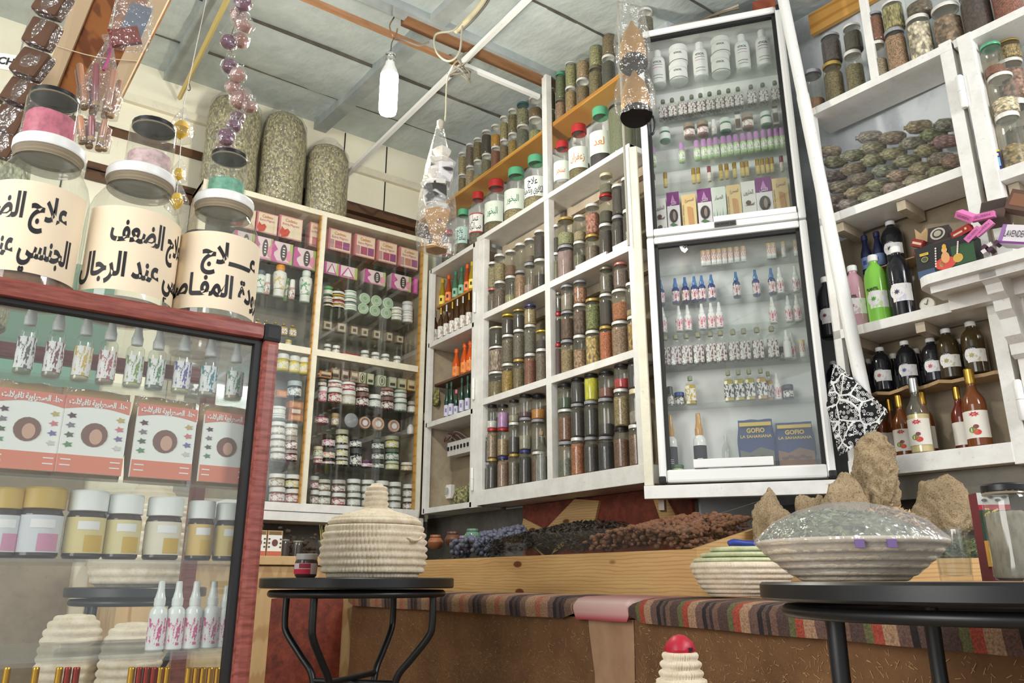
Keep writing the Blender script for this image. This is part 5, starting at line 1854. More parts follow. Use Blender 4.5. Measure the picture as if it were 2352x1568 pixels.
for i, px in enumerate((1527, 1666, 1759)):
    put('tub', 'cosmetic_jar', DW, px, dd, s3, 24, 0, {'body': (40, 120, 84), 'lid': (214, 222, 216), 'label': (226, 232, 226)}, f'green and white cosmetic jar, {ORD[i]} from left, third display shelf', 'jar', 'green and white jars, third display shelf', 0, .062)
for i, px in enumerate((1583, 1614, 1717)):
    put('clear_tub', 'pink_tin', DW, px, dd, s3, 25, 0, {'body': (170, 120, 110), 'lid': (150, 136, 120), 'label': (206, 140, 140)}, f'pink printed tin, {ORD[i]} from left, third display shelf', 'tin', 'pink tins, third display shelf', 0, .065)
put('slim_spray', 'slim_tube', DW, 1639.5, dd, s3, 12, 0, {'body': WHT, 'cap': WHT, 'label': (206, 150, 140)}, 'slim white tube between pink tin and green jar', 'tube', GV, 0, .068)
for i, px in enumerate((1695, 1781)):
    u = DW.u_at(px, dd, s3 + .04)
    carton('paper_packet', DW.w(u, dd - .01, s3), DW.ang, .021, .015, .083, (206, 200, 190), [(0, 1, .86, 1, (60, 60, 60)), (.05, .95, .1, .6, (90, 70, 64)), (.2, .8, .64, .8, (226, 222, 216))], f"tall patterned packet {('left of a pink tin', 'at the right edge')[i]}, third display shelf", 'packet', 'patterned packets, third display shelf')
for i, px in enumerate((1500, 1566, 1601, 1617, 1631, 1645, 1662, 1676, 1691, 1707, 1722.5, 1738, 1754.5, 1770, 1784.5, 1797)):
    put('slim_spray', 'deodorant_spray', DW, px, dd, s4, 14.5, 0, {'body': (186, 214, 150), 'cap': (186, 140, 190), 'label': (150, 190, 120)}, f'green spray with lilac cap, {ORD[i]} from left, fourth display shelf', 'bottle', 'lilac-capped sprays, fourth display shelf', 0, .088)
for i, (px, red) in enumerate(((1501, 1), (1528, 0), (1593, 0), (1604, 0), (1629, 1), (1656, 0), (1669, 0), (1687, 0), (1705, 0), (1715, 0), (1740, 0), (1751, 0), (1762.5, 0), (1773, 0), (1795, 1))):
    put('rollon', 'perfume_rollon', DW, px, dd, s5, 9.5 if not red else 9, 0, {'body': (206, 180, 110) if not red else (226, 214, 206), 'cap': (200, 160, 70) if not red else (180, 90, 110)}, f"{'gold' if not red else 'rosy'}-capped perfume roll-on, {ORD[i]} from left, fifth display shelf", 'bottle', 'perfume roll-ons, fifth display shelf', 0, .066)
# hair-care cartons on the bottom of the upper door
PUR, GINS = (120, 40, 116), (226, 196, 140)
BK = [(1518, 29, 455, 's'), (1549, 29, 440, 'p'), (1585, 33, 445, 'g'), (1621.5, 32, 432, 'p'), (1655, 32, 428, 'a'), (1690, 32, 423, 'g'), (1724, 32, 415, 's'), (1760, 37, 406, 'p'), (1798, 35, 407, 'g')]
for i, (px, w, top, k_) in enumerate(BK):
    u = DW.u_at(px, .045, zbx + .05)
    ww = w * DW.scale(u, .045, zbx + .05) * .98
    h = DW.z_at(top, u, .045) - zbx
    what = {'s': 'white snail shampoo carton', 'p': 'purple and white hair-lotion carton', 'g': 'yellow ginseng shampoo carton', 'a': 'white aloe shampoo carton'}[k_]
    base = {'s': (226, 222, 218), 'p': (226, 220, 222), 'g': GINS, 'a': (224, 228, 220)}[k_]
    pr = [(0, 1, .70, 1, PUR)] if k_ == 'p' else []
    t = carton('shampoo_carton', DW.w(u, .05, zbx), DW.ang, ww, .032, h, base, pr, f'{what}, {ORD[i]} from left at the foot of the upper display door', 'box', 'shampoo cartons in the display cabinet')
    if k_ == 's':
        text_flat('lettering', arabic('الحلزون'), h * .13, 'ink_black', t, (0, -.002, h * .76), width=ww * .7)
        for z0 in (.50, .24):
            blob_poly('snail_print', t, [(-.38 * ww, z0 * h - .004), (.30 * ww, z0 * h - .004), (.40 * ww, z0 * h + .008), (.2 * ww, z0 * h + .002)], -.0022, 'paint', (120, 96, 84))
            oval('snail_shell', t, -.05 * ww, z0 * h + .008, .18 * ww, .010, -.0026, 'paint', (80, 50, 44))
        text_flat('lettering', 'SHAMPOOING', h * .06, 'ink_black', t, (0, -.002, h * .09), width=ww * .8)
        text_flat('lettering', 'ESCARGOT', h * .06, 'ink_black', t, (0, -.002, h * .04), width=ww * .6)
    elif k_ == 'p':
        blob_poly('peak_print', t, [(-.2 * ww, .76 * h), (.2 * ww, .76 * h), (0, .94 * h)], -.0022, 'paint', (190, 130, 190))
        text_flat('lettering', arabic('القمل'), h * .09, 'ink_white', t, (0, -.0026, h * .745), width=ww * .5)
        oval('round_print', t, 0, .47 * h, .34 * ww, .15 * h, -.0022, 'paint', (60, 50, 50))
        oval('figure_print', t, .04 * ww, .47 * h, .12 * ww, .10 * h, -.0026, 'paint', (150, 130, 120))
        blob_poly('leaf_print', t, [(-.35 * ww, .28 * h), (-.1 * ww, .33 * h), (.3 * ww, .26 * h), (-.1 * ww, .24 * h)], -.0022, 'paint', (80, 120, 80))
        text_flat('lettering', 'Anti-Poux', h * .07, 'ink_plum', t, (0, -.002, h * .15), width=ww * .7)
    elif k_ == 'g':
        text_flat('lettering', arabic('الجنسنغ'), h * .10, 'ink_plum', t, (.05 * ww, -.002, h * .86), width=ww * .6)
        text_flat('lettering', 'SHAMPOOING GINSENG', h * .07, 'ink_black', t, (-.40 * ww, -.002, h * .42), rot=(PI / 2, -PI / 2, 0), width=h * .72) if 0 else None
        bm = text_bm('SHAMPOOING GINSENG', ww * .13, 0, h * .7)
        bmesh.ops.transform(bm, matrix=Matrix(((0, -1, 0, -.40 * ww), (0, 0, 1, -.002), (1, 0, 0, h * .40), (0, 0, 0, 1))), verts=bm.verts)
        link('lettering', bm_me(bm), 'ink_black', t)
        for q in range(4):
            blob_poly('root_print', t, [((-.12 + .05 * q) * ww, .7 * h), ((.10 + .04 * q) * ww, .66 * h), ((.0 + .1 * q) * ww, .10 * h), ((-.03 + .1 * q) * ww, .12 * h)], -.0018 - .0003 * q, 'paint', (206, 150, 100))
    else:
        text_flat('lettering', arabic('الصبار'), h * .12, 'ink_black', t, (0, -.002, h * .76), width=ww * .6)
        for q in range(5):
            x = (-.36 + .18 * q) * ww
            blob_poly('leaf_print', t, [(x - .05 * ww, .04 * h), (x + .07 * ww, .04 * h), (x + (.02 + .04 * (q - 2)) * ww, (.48 + .06 * (q % 2)) * h)], -.0018 - .0003 * q, 'paint', (50, 130, 90))
# lower door
q1, q2, q3, q4, q5 = [z + .0005 for z in DSH_B]
for i, px in enumerate((1615, 1626, 1639, 1651, 1663.5, 1677, 1691.5, 1706.5, 1765.5, 1775.5, 1800, 1828)):
    wh_ = i == 10
    put('stick', 'balm_stick', DW, px, dd, q1, 12, 0, {'body': (206, 110, 36) if not wh_ else (206, 186, 160), 'cap': WHT, 'top': (226, 196, 150)}, f"{'orange' if not wh_ else 'cream'} balm stick with white foot, {ORD[i]} from left, lower display door", 'balm stick', 'balm sticks in the display cabinet', 0, .063)
for i, (px, bl) in enumerate(((1518, 1), (1552, 1), (1574.5, 1), (1596, 1), (1613, 1), (1635, 1), (1692, 1), (1736.5, 1), (1773, 1), (1792, 0), (1828.5, 0))):
    put('spray', 'nose_spray', DW, px, dd, q2, 17, 0, {'body': (40, 56, 120) if bl else WHT, 'cap': (70, 120, 176) if bl else WHT, 'label': (176, 60, 90)}, f"{'blue' if bl else 'white'} spray bottle with rosy label, {ORD[i]} from left, second shelf of lower door", 'bottle', 'spray bottles, second shelf of lower display door', .1 * (i % 3 - 1), .105)
for i, px in enumerate((1523, 1560, 1580, 1613, 1634.5, 1653, 1775, 1812, 1832)):
    put('spray', 'nose_spray', DW, px, dd, q3, 17, 0, {'body': WHT, 'cap': WHT, 'label': (206, 60, 96)}, f'white spray bottle with rosy label, {ORD[i]} from left, third shelf of lower door', 'bottle', 'spray bottles, third shelf of lower display door', .2 * (i % 3 - 1), .107)
for i, px in enumerate((1529.5, 1554.4, 1579, 1606, 1634.6, 1658, 1687, 1712, 1742, 1776)):
    put('vial', 'rose_water_bottle', DW, px, dd, q4, 24, 0, {'label': (120, 50, 70), 'cap': (150, 146, 120)}, f'clear bottle with rose-patterned label, {ORD[i]} from left, fourth shelf of lower door', 'bottle', 'rose-patterned bottles, fourth shelf of lower display door', 0, .135, .55)
put('spray', 'nose_spray', DW, 1808.5, dd, q4, 18, 0, {'body': WHT, 'cap': WHT, 'label': WHT}, 'plain white spray bottle beside the rose-patterned bottles', 'bottle', None, 0, .108)
put('spray', 'nose_spray', DW, 1820, dd + .02, q4, 16, 0, {'body': WHT, 'cap': WHT, 'label': (206, 60, 96)}, 'white spray with rosy label behind the plain white one', 'bottle', None, 0, .105)
put('stick', 'balm_stick', DW, 1842.5, dd, q4, 13, 0, {'body': (206, 110, 36), 'cap': WHT, 'top': (226, 196, 150)}, 'single orange balm stick at the end of rose-patterned bottles', 'balm stick', None, 0, .065)
put('tub', 'dark_jar', DW, 1795, dd + .02, q4, 13, 0, {'body': (60, 30, 34), 'lid': (90, 66, 60), 'label': (60, 30, 34)}, 'dark little jar behind the plain white spray', 'jar', None, 0, .05)
for i, px in enumerate((1675, 1699, 1723.5, 1750.5)):
    put('oil_vial', 'oil_bottle', DW, px, dd - .012, q5, 23, 0, {'body': (196, 176, 60) if i < 3 else (206, 160, 90), 'label': (70, 70, 74), 'cap': (150, 150, 120)}, f'yellow oil bottle with engraved label, {ORD[i]} from left, fifth shelf of lower door', 'bottle', 'yellow oil bottles in the display cabinet', 0, .118, .48)
put('oil_vial', 'oil_bottle', DW, 1767, dd + .018, q5, 20, 0, {'body': (206, 150, 60), 'label': (110, 80, 50), 'cap': (150, 140, 110)}, 'amber oil bottle standing behind the engraved-label ones', 'bottle', None, .2, .112, .46)
put('oil_vial', 'oil_bottle', DW, 1587, dd, q5, 25, 0, {'body': (206, 176, 56), 'label': (200, 170, 60), 'cap': (150, 160, 130)}, 'lone yellow oil bottle on the left of the fifth lower shelf', 'bottle', None, 0, .11, .48)
put('slim_spray', 'grey_tube', DW, 1539, dd, q5, 17, 0, {'body': (120, 116, 110), 'cap': (90, 90, 88), 'label': (150, 140, 130)}, 'grey tube at the left edge of the fifth lower shelf', 'tube', None, 0, .075)
put('tub', 'blue_lid_jar', DW, 1560, dd, q5, 22, 0, {'body': (90, 84, 80), 'lid': (50, 80, 140), 'label': (90, 84, 80)}, 'small jar with blue lid beside the lone yellow oil bottle', 'jar', None, 0, .05)
put('spray', 'nose_spray', DW, 1786, dd, q5, 17, 0, {'body': WHT, 'cap': WHT, 'label': (206, 60, 96)}, 'white spray bottle right of the yellow oil bottles', 'bottle', None, 0, .098)
carton('spray_carton', DW.w(DW.u_at(1797, .09, q5), .085, q5), DW.ang, .012, .02, .062, (226, 200, 204), [(.1, .9, .1, .9, (206, 80, 100))], 'narrow red and white carton behind the white spray', 'box')
put('tub', 'black_tub', DW, 1810, dd, q5, 23, 0, {'body': (30, 30, 32), 'lid': (46, 46, 50), 'label': (34, 34, 36)}, 'black tub standing alone right of the yellow oils', 'jar', None, 0, .052)
zf = DZ[0] + .031
for i, px in enumerate((1545, 1610.5)):
    t, r, h, u = put('spray', 'white_pump_bottle', DW, px, .06, zf, 31 if i else 27, 0, {'body': WHT, 'cap': (196, 150, 80), 'label': (46, 46, 52)}, f"tall white bottle with black label and gold pump, {('first', 'second')[i]} from left at display foot", 'bottle', 'black-label pump bottles at the display foot', 0, .225, .48)
    o = [c for c in t.children if c.name.startswith('label')][0]
    o.material_slots[0].material = MATS['paper']
    boxes('fine_print', [((-r * .4, -r * 1.06, h * (.12 + .03 * k)), (r * .4, -r * 1.02, h * (.13 + .03 * k))) for k in range(5)], 'ink_white', t)
for i, px in enumerate((1612, 1660, 1700)):
    u = DW.u_at(px, .055, zf)
    t = empty('glass_dish', DW.w(u, .062, zf + .0003), DW.ang, f'shallow round glass dish, {ORD[i]} from left on the display floor', 'dish', 'glass dishes on the display floor') if i else None
    if t:
        lathe('bowl', [(.02, 0), (.023, .004), (.023, .014), (.021, .014), (.021, .004), (.001, .003)], 'shelf_glass', t, 24)
put('tub', 'green_tin', DW, 1556, .036, zf, 28, 0, {'body': (110, 150, 50), 'lid': (70, 100, 60), 'label': (150, 180, 60)}, 'small green tin in the left corner of the display floor', 'tin', None, 0, .035)
u = DW.u_at(1537, .05, zf)
t = empty('glass_bottle', DW.w(DW.u_at(1668, .09, zf + .1), .088, zf + .0005), DW.ang, 'empty clear glass bottle behind the dishes on the display floor', 'bottle')
o = link('body', _vialglass, 'jar_glass', t)
o.scale = (.017, .017, .15)


def gofio(px, w, top, label, seed, dull):
    u = DW.u_at(px, .05, zf + .1)
    ww = w * DW.scale(u, .05, zf + .1)
    h = DW.z_at(top, u, .05) - zf
    t = pouch('flour_pouch', DW.w(u, .066, zf + .0005), DW.ang, ww, h, .040, 'paper', label, 'bag', 'blue flour pouches in the display cabinet', (40, 62, 118), seed, 0, .75)
    boxes('gold_band', [((-ww * .44, -.0245, h * .86), (ww * .44, -.018, h * .93))], 'ink_gold', t)
    text_flat('lettering', 'LA SAHARIANA', h * .075, 'ink_gold', t, (0, -.0258, h * .66), width=ww * .86, bold=.0003)
    text_flat('lettering', 'GOFIO', h * .12, 'ink_gold', t, (0, -.0256, h * .77), width=ww * .5, bold=.0008)
    blob_poly('grain_picture', t, [(-.47 * ww, .02 * h), (.47 * ww, .02 * h), (.46 * ww, .38 * h), (.1 * ww, .46 * h), (-.2 * ww, .36 * h), (-.46 * ww, .42 * h)], -.0250, 'paper', (136, 100, 78) if not dull else (110, 106, 96))
    for k in range(5):
        oval('grain_print', t, (-.3 + .15 * k) * ww, (.25 + .03 * (k % 2)) * h, .09 * ww, .035 * h, -.0256 - .0002 * k, 'paint', (96, 60, 40))


gofio(1738, 80, 962, 'blue and gold flour pouch behind the sliding pane of the display', 11, True)
gofio(1827, 84, 968, 'blue flour pouch with gold lettering at the right of the display floor', 12, False)

# ---------------------------------------------------------------- herb bundles and bottles beyond the pipe
zh = RZ[2]
hb = [(325, 1480), (430, 1450), (590, 1395), (760, 1330), (920, 1275), (1090, 1215), (330, 1420), (490, 1360), (645, 1310), (800, 1235), (960, 1185),
      (1100, 1115), (1188, 1130), (360, 1320), (515, 1260), (690, 1200), (850, 1130), (1000, 1055), (1130, 985), (325, 1240), (460, 1190), (605, 1130), (750, 1075), (895, 1000),
      (1040, 940), (330, 1140), (460, 1090), (605, 1035), (745, 960), (930, 880), (575, 955), (285, 1065), (1135, 868)]
rs = random.Random(5)


def bundle_me(seed):
    bm = bmesh.new()
    rr = random.Random(seed)
    prof = [(.02, -.5), (.55, -.48), (.86, -.38), (.98, -.15), (1.0, .12), (.9, .34), (.5, .46), (.28, .5), (.35, .56), (.02, .57)]
    rings = add_lathe(bm, prof, 18)
    for v in bm.verts:
        n_ = noise.noise((v.co.x * 1.8 + seed, v.co.y * 1.8, v.co.z * 3))
        v.co.x *= 1 + .14 * n_
        v.co.y *= 1 + .14 * n_
    return bm_me(bm, True)


BM = [bundle_me(k) for k in range(4)]
cells = {}
for px, py in sorted(hb, key=lambda p: -p[1]):
    X, Y = px / 3.136 + 1800, py / 3.136
    u, z = RW.at(X, Y, .03)
    cells[(round(u, 4), round(z, 4))] = (X, Y)
order = sorted(cells, key=lambda c: c[1])
for i, (u, z) in enumerate(order):
    z = max(z, zh + .026)
    row = min(int((z - zh) / .047), 5)
    col_i = sum(1 for (u2, z2) in order if min(int((max(z2, zh + .026) - zh) / .047), 5) == row and u2 < u)
    lab = f"film-wrapped bundle of dried herbs, {ORD[min(col_i, 17)]} from pipe in {('bottom', 'second', 'third', 'fourth', 'fifth', 'topmost')[row]} layer of the heap"
    root = empty('herb_bundle', RW.w(u, .075 + .0, z), RW.ang, lab, 'bundle', 'herb bundles heaped in the herb cabinet')
    o = link('wrapped_herbs', BM[i % 4], 'herb_roll', root, tuple(c * rs.uniform(.9, 1.1) for c in (170, 156, 130)) if i % 7 else (164, 164, 120))
    o.scale = (.0228, .0228, .084)
    o.rotation_euler = (PI / 2, rs.uniform(-3, 3), -.85 + rs.uniform(-.14, .14))
    f = link('film', BM[i % 4], 'bag_film', root)
    f.scale = (.0238, .0238, .088)
    f.rotation_euler = o.rotation_euler

GP = 'bottles in the herb cabinet'
DKB = (26, 26, 32)


def plantil(px, w, z, d, h, body, lab, label, mark, small=False):
    t, r, h, u = put('shampoo', 'shampoo_bottle' if not small else 'syrup_bottle', RW, px, d, z, w, 0, {'body': body, 'cap': WHT, 'label': lab}, label, 'bottle', GP, -.15, h, .49)
    a0 = .05
    bm = bmesh.new()
    n = 22
    R_, zc_ = r * .62, h * .34
    f = []
    for k in range(n):
        a = a0 + R_ / r * math.cos(2 * PI * k / n)
        f.append(bm.verts.new((r * 1.03 * math.sin(a), -r * 1.03 * math.cos(a), zc_ + R_ * 1.1 * math.sin(2 * PI * k / n))))
    c = bm.verts.new((r * 1.03 * math.sin(a0), -r * 1.03 * math.cos(a0), zc_))
    for k in range(n):
        bm.faces.new((c, f[k], f[(k + 1) % n]))
    L = link('round_label', bm_me(bm), 'paper', t, (226, 224, 226))
    text_round('lettering', [('PLANTIL', h * .055, h * .47, r * 1.1, .0005)], r * 1.06, 'ink_black', L, a0)
    bm = bmesh.new()
    f = []
    for k in range(14):
        rr = R_ * .42 * (1 if k % 2 else .45)
        a = a0 + rr / r * math.cos(2 * PI * k / 14)
        f.append(bm.verts.new((r * 1.06 * math.sin(a), -r * 1.06 * math.cos(a), zc_ - .1 * R_ + rr * math.sin(2 * PI * k / 14))))
    bm.faces.new(f)
    link('emblem', bm_me(bm), 'paint', L, mark)
    return t


zs = RZ[1]
plantil(1908, 46, zs, .075, .235, DKB, (214, 206, 210), 'dark shampoo bottle half hidden left of the white pipe', (120, 40, 70))
plantil(1972, 52, zs, .06, .24, (196, 150, 164), (214, 186, 200), 'pink shampoo bottle with magenta flower emblem beside the pipe', (200, 40, 130))
plantil(2022, 52, zs, .06, .255, (130, 196, 76), (186, 220, 150), 'bright green shampoo bottle with star-shaped leaf emblem', (70, 150, 50))
plantil(2076, 55, zs, .06, .26, DKB, (206, 206, 226), 'large black shampoo bottle with drop emblem right of the green one', (40, 40, 70))
plantil(2055, 48, z_led, .138, .17, DKB, (206, 206, 226), 'black shampoo bottle on the cardboard ledge, round blue-edged label', (60, 50, 70))
for i, px in enumerate((1993, 2021)):
    put('sauce', 'blue_bottle', RW, px, .14, z_led, 25, 0, {'body': (30, 36, 66), 'cap': (36, 40, 80), 'label': (110, 130, 170), 'mark': (40, 60, 120)}, f"dark blue bottle on the cardboard ledge, {('nearer the pipe', 'beside the black bottle')[i]}", 'bottle', 'dark blue bottles on the cardboard ledge', 0, .15)
u, zc_ = RW.at(2126, 691, .04)
t = empty('round_clock', RW.w(u, .05, zs + .0006), RW.ang, 'small round white dial clock leaning beside the black shampoo bottle', 'clock')
r = 17 * RW.scale(u, .04, zc_)
o = lathe('case', [(r * .9, .012), (r, .006), (r, -.004), (r * .92, -.006), (r * .9, -.003), (.001, -.003)], 'paint', t, 26, (206, 202, 190))
o.rotation_euler = (PI / 2, 0, 0)
o.location = (0, 0, r)
o.rotation_euler.x += PI
tube('hand', [(0, -.006, r), (r * .25, -.006, r * 1.7)], .0012, 'ink_black', t, 5)
tube('hand', [(0, -.006, r), (-r * .3, -.006, r * 1.2)], .0012, 'ink_black', t, 5)
zq = 1.1395
for i, (px, w, h, mk, d) in enumerate(((1920, 36, .145, (70, 80, 130), .112), (1979, 40, .15, (90, 90, 140), .112), (2030, 44, .157, (190, 80, 100), .112), (2088, 46, .16, (80, 90, 150), .112), (2147, 47, .15, (190, 80, 100), .112), (2185, 50, .17, (160, 150, 90), .112), (2243, 52, .175, (170, 160, 90), .112))):
    plantil(px, w, zq + .004, d, h, DKB if i < 5 else (60, 48, 26), (206, 204, 214) if i < 5 else (206, 196, 160), f'white-capped dark syrup bottle, {ORD[i]} from pipe, on the wavy cardboard ledge', mk, True)
for i, (px, w) in enumerate(((2000, 30), (2060, 30), (2112, 32), (2215, 34))):
    put('sauce', 'syrup_bottle', RW, px, .165, zq + .004, w, 0, {'body': (30, 28, 30), 'cap': (190, 186, 176), 'label': (60, 58, 60), 'mark': (60, 58, 60)}, f'rear dark syrup bottle, {ORD[i]} from pipe, behind the white-capped ones', 'bottle', 'rear syrup bottles on the cardboard ledge', 0, .14)
zw = RZ[0]
for i, (px, w, top, d, clear) in enumerate(((2000, 40, 890, .04, 0), (2028, 34, 893, .10, 0), (2056, 32, 897, .12, 0), (2079, 44, 884, .09, 0), (2117, 50, 867, .035, 1), (2134, 40, 886, .10, 0), (2215, 40, 880, .11, 0), (2249, 54, 846, .036, 0))):
    u = RW.u_at(px, d, zw + .1)
    h = RW.z_at(top, u, d) - zw
    h = min(h, 1.118 - zw) if d > .05 else h
    t, r, h, u = put('clear_wine' if clear else 'wine', 'vinegar_bottle', RW, px, d, zw, w, None, {'body': (226, 206, 150) if clear else (112, 60, 26) if i != 6 else (106, 40, 28), 'cap': (190, 190, 190) if clear else (190, 150, 70), 'label': (226, 222, 212)},
                     f"{'clear vinegar bottle with silver capsule standing before the others' if clear else 'amber vinegar bottle with gold capsule, ' + ORD[i] + ' from pipe, herb cabinet floor'}", 'bottle', 'vinegar bottles in the herb cabinet', .1, h, .49)
    lb = [c for c in t.children if c.name.startswith('label')][0]
    lb.material_slots[0].material = MATS['paper']
    if i in (0, 3, 4, 5, 7):
        for q, (a_, zz_, ra, c) in enumerate(((-.15, .20, .34, (120, 140, 60)), (.18, .17, .30, (200, 50, 30)), (.12, .24, .22, (120, 30, 40)))):
            bm = bmesh.new()
            f = []
            for k in range(14):
                aa = .1 + a_ + ra * math.cos(2 * PI * k / 14)
                f.append(bm.verts.new(((1.03 + .01 * q) * r * math.sin(aa), -(1.03 + .01 * q) * r * math.cos(aa), h * zz_ + ra * r * .8 * math.sin(2 * PI * k / 14))))
            bm.faces.new(f)
            link('fruit_print', bm_me(bm), 'paint', t, c)
        bm = bmesh.new()
        f = [bm.verts.new((1.035 * r * math.sin(.2 + .45 * math.cos(k * PI / 8) * (1 if k % 2 else .6)), -1.035 * r * math.cos(.2 + .45 * math.cos(k * PI / 8) * (1 if k % 2 else .6)), h * .395 + .035 * h * math.sin(k * PI / 8) * (1 if k % 2 else .5))) for k in range(16)]
        bm.faces.new(f)
        link('red_star_print', bm_me(bm), 'paint', t, (190, 40, 46))
u = RW.u_at(2302, .05, Z2)
carton('blue_carton', RW.w(u, .012, Z2 + .0006), RW.ang + .5, .034, .022, .075, (40, 50, 110), [(0, 1, .0, .08, (214, 186, 60)), (0, 1, .92, 1, (214, 186, 60)), (.1, .9, .25, .65, (130, 180, 206)), (.3, .7, .35, .5, (30, 30, 34)), (.15, .85, .72, .84, (214, 206, 190))], 'small blue and yellow carton before the jar of roots, tall door cabinet', 'box')

# ---------------------------------------------------------------- bracket shelf with incense boxes
BD = -.20
zbk = RW.at(2200, 610, BD)[1]
ua = RW.at(2098, 632, BD)[0]
t = empty('bracket_shelf', RW.w(ua, BD, zbk - .03), RW.ang, 'white painted bracket shelf with a rounded corner and scrolled supports, heaped with incense boxes', 'shelf')
bm = bmesh.new()
pts = [(0.0, .05)] + [(.05 - .05 * math.cos(k * PI / 12), .05 - .05 * math.sin(k * PI / 12)) for k in range(0, 7)] + [(.52, 0.0), (.52, .19), (0, .19)]
pts = [pts[i] for i in range(len(pts)) if i == 0 or (Vector(pts[i]) - Vector(pts[i - 1])).length > 1e-4]
f = bm.faces.new([bm.verts.new((x, y, 0)) for x, y in pts])
r_ = bmesh.ops.extrude_face_region(bm, geom=[f])
bmesh.ops.translate(bm, vec=(0, 0, .03), verts=[v for v in r_['geom'] if isinstance(v, bmesh.types.BMVert)])
link('shelf_board', bm_me(bm), WP, t)
for x in (.19, .42):
    bm = bmesh.new()
    pr = [(.19, 0), (.03, 0), (.03, -.02), (.06, -.03), (.07, -.055), (.10, -.07), (.105, -.10), (.13, -.12), (.14, -.17), (.165, -.19), (.17, -.22), (.19, -.23)]
    f = bm.faces.new([bm.verts.new((x - .022, y, z)) for y, z in pr])
    r_ = bmesh.ops.extrude_face_region(bm, geom=[f])
    bmesh.ops.translate(bm, vec=(.044, 0, 0), verts=[v for v in r_['geom'] if isinstance(v, bmesh.types.BMVert)])
    link('scroll_bracket', bm_me(bm), WP, t)
box('cross_batten', (.03, .03, -.022), (.50, .055, 0), WP, t)
box('rear_batten', (.03, .15, -.05), (.50, .19, 0), WP, t)
zi = zbk + .0006
GI = 'incense boxes on the bracket shelf'


def inc(name, px, py, d, w, dp, h, col, prints, label, rz=0, tilt=(0, 0), z=None, word=None, ink='ink_black', grp=GI):
    u, zz = RW.at(px, py, d)
    t = carton(name, RW.w(u, d, zz if z is None else z), RW.ang + rz, w, dp, h, col, prints, label, 'box', grp, tilt)
    if word:
        text_flat('lettering', word, h * .5, ink, t, (0, -.0022, h * .5), width=w * .7)
    return t


t = inc('painted_incense_box', 2172, 600, -.165, .165, .07, .102, (26, 30, 30), [(.0, .30, 0, .26, (60, 80, 110)), (.62, 1, .15, .75, (40, 76, 44))], 'dark incense carton printed with a seated golden figure, front of bracket shelf', .04, (0, 0), zi)
for x, z, rx, rz_, c in ((0, .030, .030, .020, (190, 60, 50)), (.002, .048, .012, .018, (206, 150, 96)), (.002, .072, .008, .009, (206, 160, 100)), (.003, .082, .006, .009, (206, 150, 50)), (.036, .036, .014, .014, (190, 150, 60)), (-.01, .03, .008, .010, (226, 176, 120))):
    oval('figure_print', t, x, z, rx, rz_, -.0026 - .0001 * z, 'paint', c)
for k in range(8):
    oval('garland_print', t, -.028 + .001 * k, .028 + .008 * k, .0025, .003, -.0034, 'paint', (226, 206, 196))
    oval('garland_print', t, .036 + .001 * k, .05 + .005 * k, .0025, .0025, -.0034, 'paint', (226, 206, 196))
box('name_band', (-.069, -.003, .072), (-.044, -.001, .080), 'ink_gold', t)
text_flat('lettering', 'LOTUSPRET', .006, 'ink_black', t, (-.0565, -.0034, .076), width=.022)
oval('seal_print', t, -.056, .059, .010, .009, -.003, 'paint', (190, 176, 110))
oval('seal_print', t, -.056, .059, .0085, .0075, -.0034, 'paint', (60, 70, 40))
RB = (130, 30, 32)
inc('red_incense_box', 2098, 535, -.155, .034, .03, .024, RB, [(.1, .9, .3, .6, (214, 180, 150))], 'small red incense box lying at the left end of the heap', .1, (.1, .5), zi + .115)
inc('red_incense_box', 2105, 560, -.15, .034, .03, .024, RB, [(.1, .9, .3, .6, (214, 180, 150))], 'second small red incense box just below the end one', .2, (.1, .45), zi + .082)
inc('red_incense_box', 2205, 515, -.15, .056, .03, .024, (150, 30, 34), [(.1, .6, .35, .6, (214, 180, 150)), (.75, .85, .4, .7, (226, 190, 120))], 'longer red incense box in the middle of the heap', -.1, (.1, -.2), zi + .108)
inc('brown_incense_box', 2150, 560, -.14, .10, .05, .030, (56, 40, 38), [(.1, .9, .2, .8, (84, 62, 54))], 'opened brown incense tray behind the red boxes', 0, (-.2, 0), zi + .092)
t = inc('brown_incense_box', 2142, 490, -.13, .060, .03, .055, (50, 40, 38), [], 'dark brown incense box with round silver emblem', .05, (-.25, .1), zi + .12)
for ra in (.022, .016):
    oval('emblem_print', t, 0, .028, ra, ra, -.0014 - (.022 - ra) * .1, 'paint', (186, 180, 170) if ra > .02 else (60, 50, 48))
oval('emblem_print', t, 0, .028, .011, .011, -.003, 'paint', (170, 164, 150))
t = empty('cardboard_flap', RW.w(*[RW.at(2110, 490, -.11)[0]], -.11, zi + .135), RW.ang, 'torn star-shaped cardboard flap standing up from the incense heap', 'cardboard')
bm = bmesh.new()
f = bm.faces.new([bm.verts.new((x, 0, z)) for x, z in ((-.024, 0), (.018, 0), (.03, .012), (.018, .03), (.014, .05), (-.004, .036), (-.020, .058), (-.02, .034))])
r_ = bmesh.ops.extrude_face_region(bm, geom=[f])
bmesh.ops.translate(bm, vec=(0, .0025, 0), verts=[v for v in r_['geom'] if isinstance(v, bmesh.types.BMVert)])
link('flap', bm_me(bm), 'cardboard', t)
PK = (206, 110, 166)
inc('pink_incense_box', 2205, 480, -.16, .052, .03, .020, PK, [], 'pink incense box tilted steeply at the top of the heap', 0, (.5, .7), zi + .150, 'QUEEN', 'ink_plum')
inc('pink_incense_box', 2255, 495, -.15, .062, .03, .018, PK, [], 'long pink incense box lying level under the open carton', .1, (.2, .05), zi + .138, 'QUEEN', 'ink_plum')
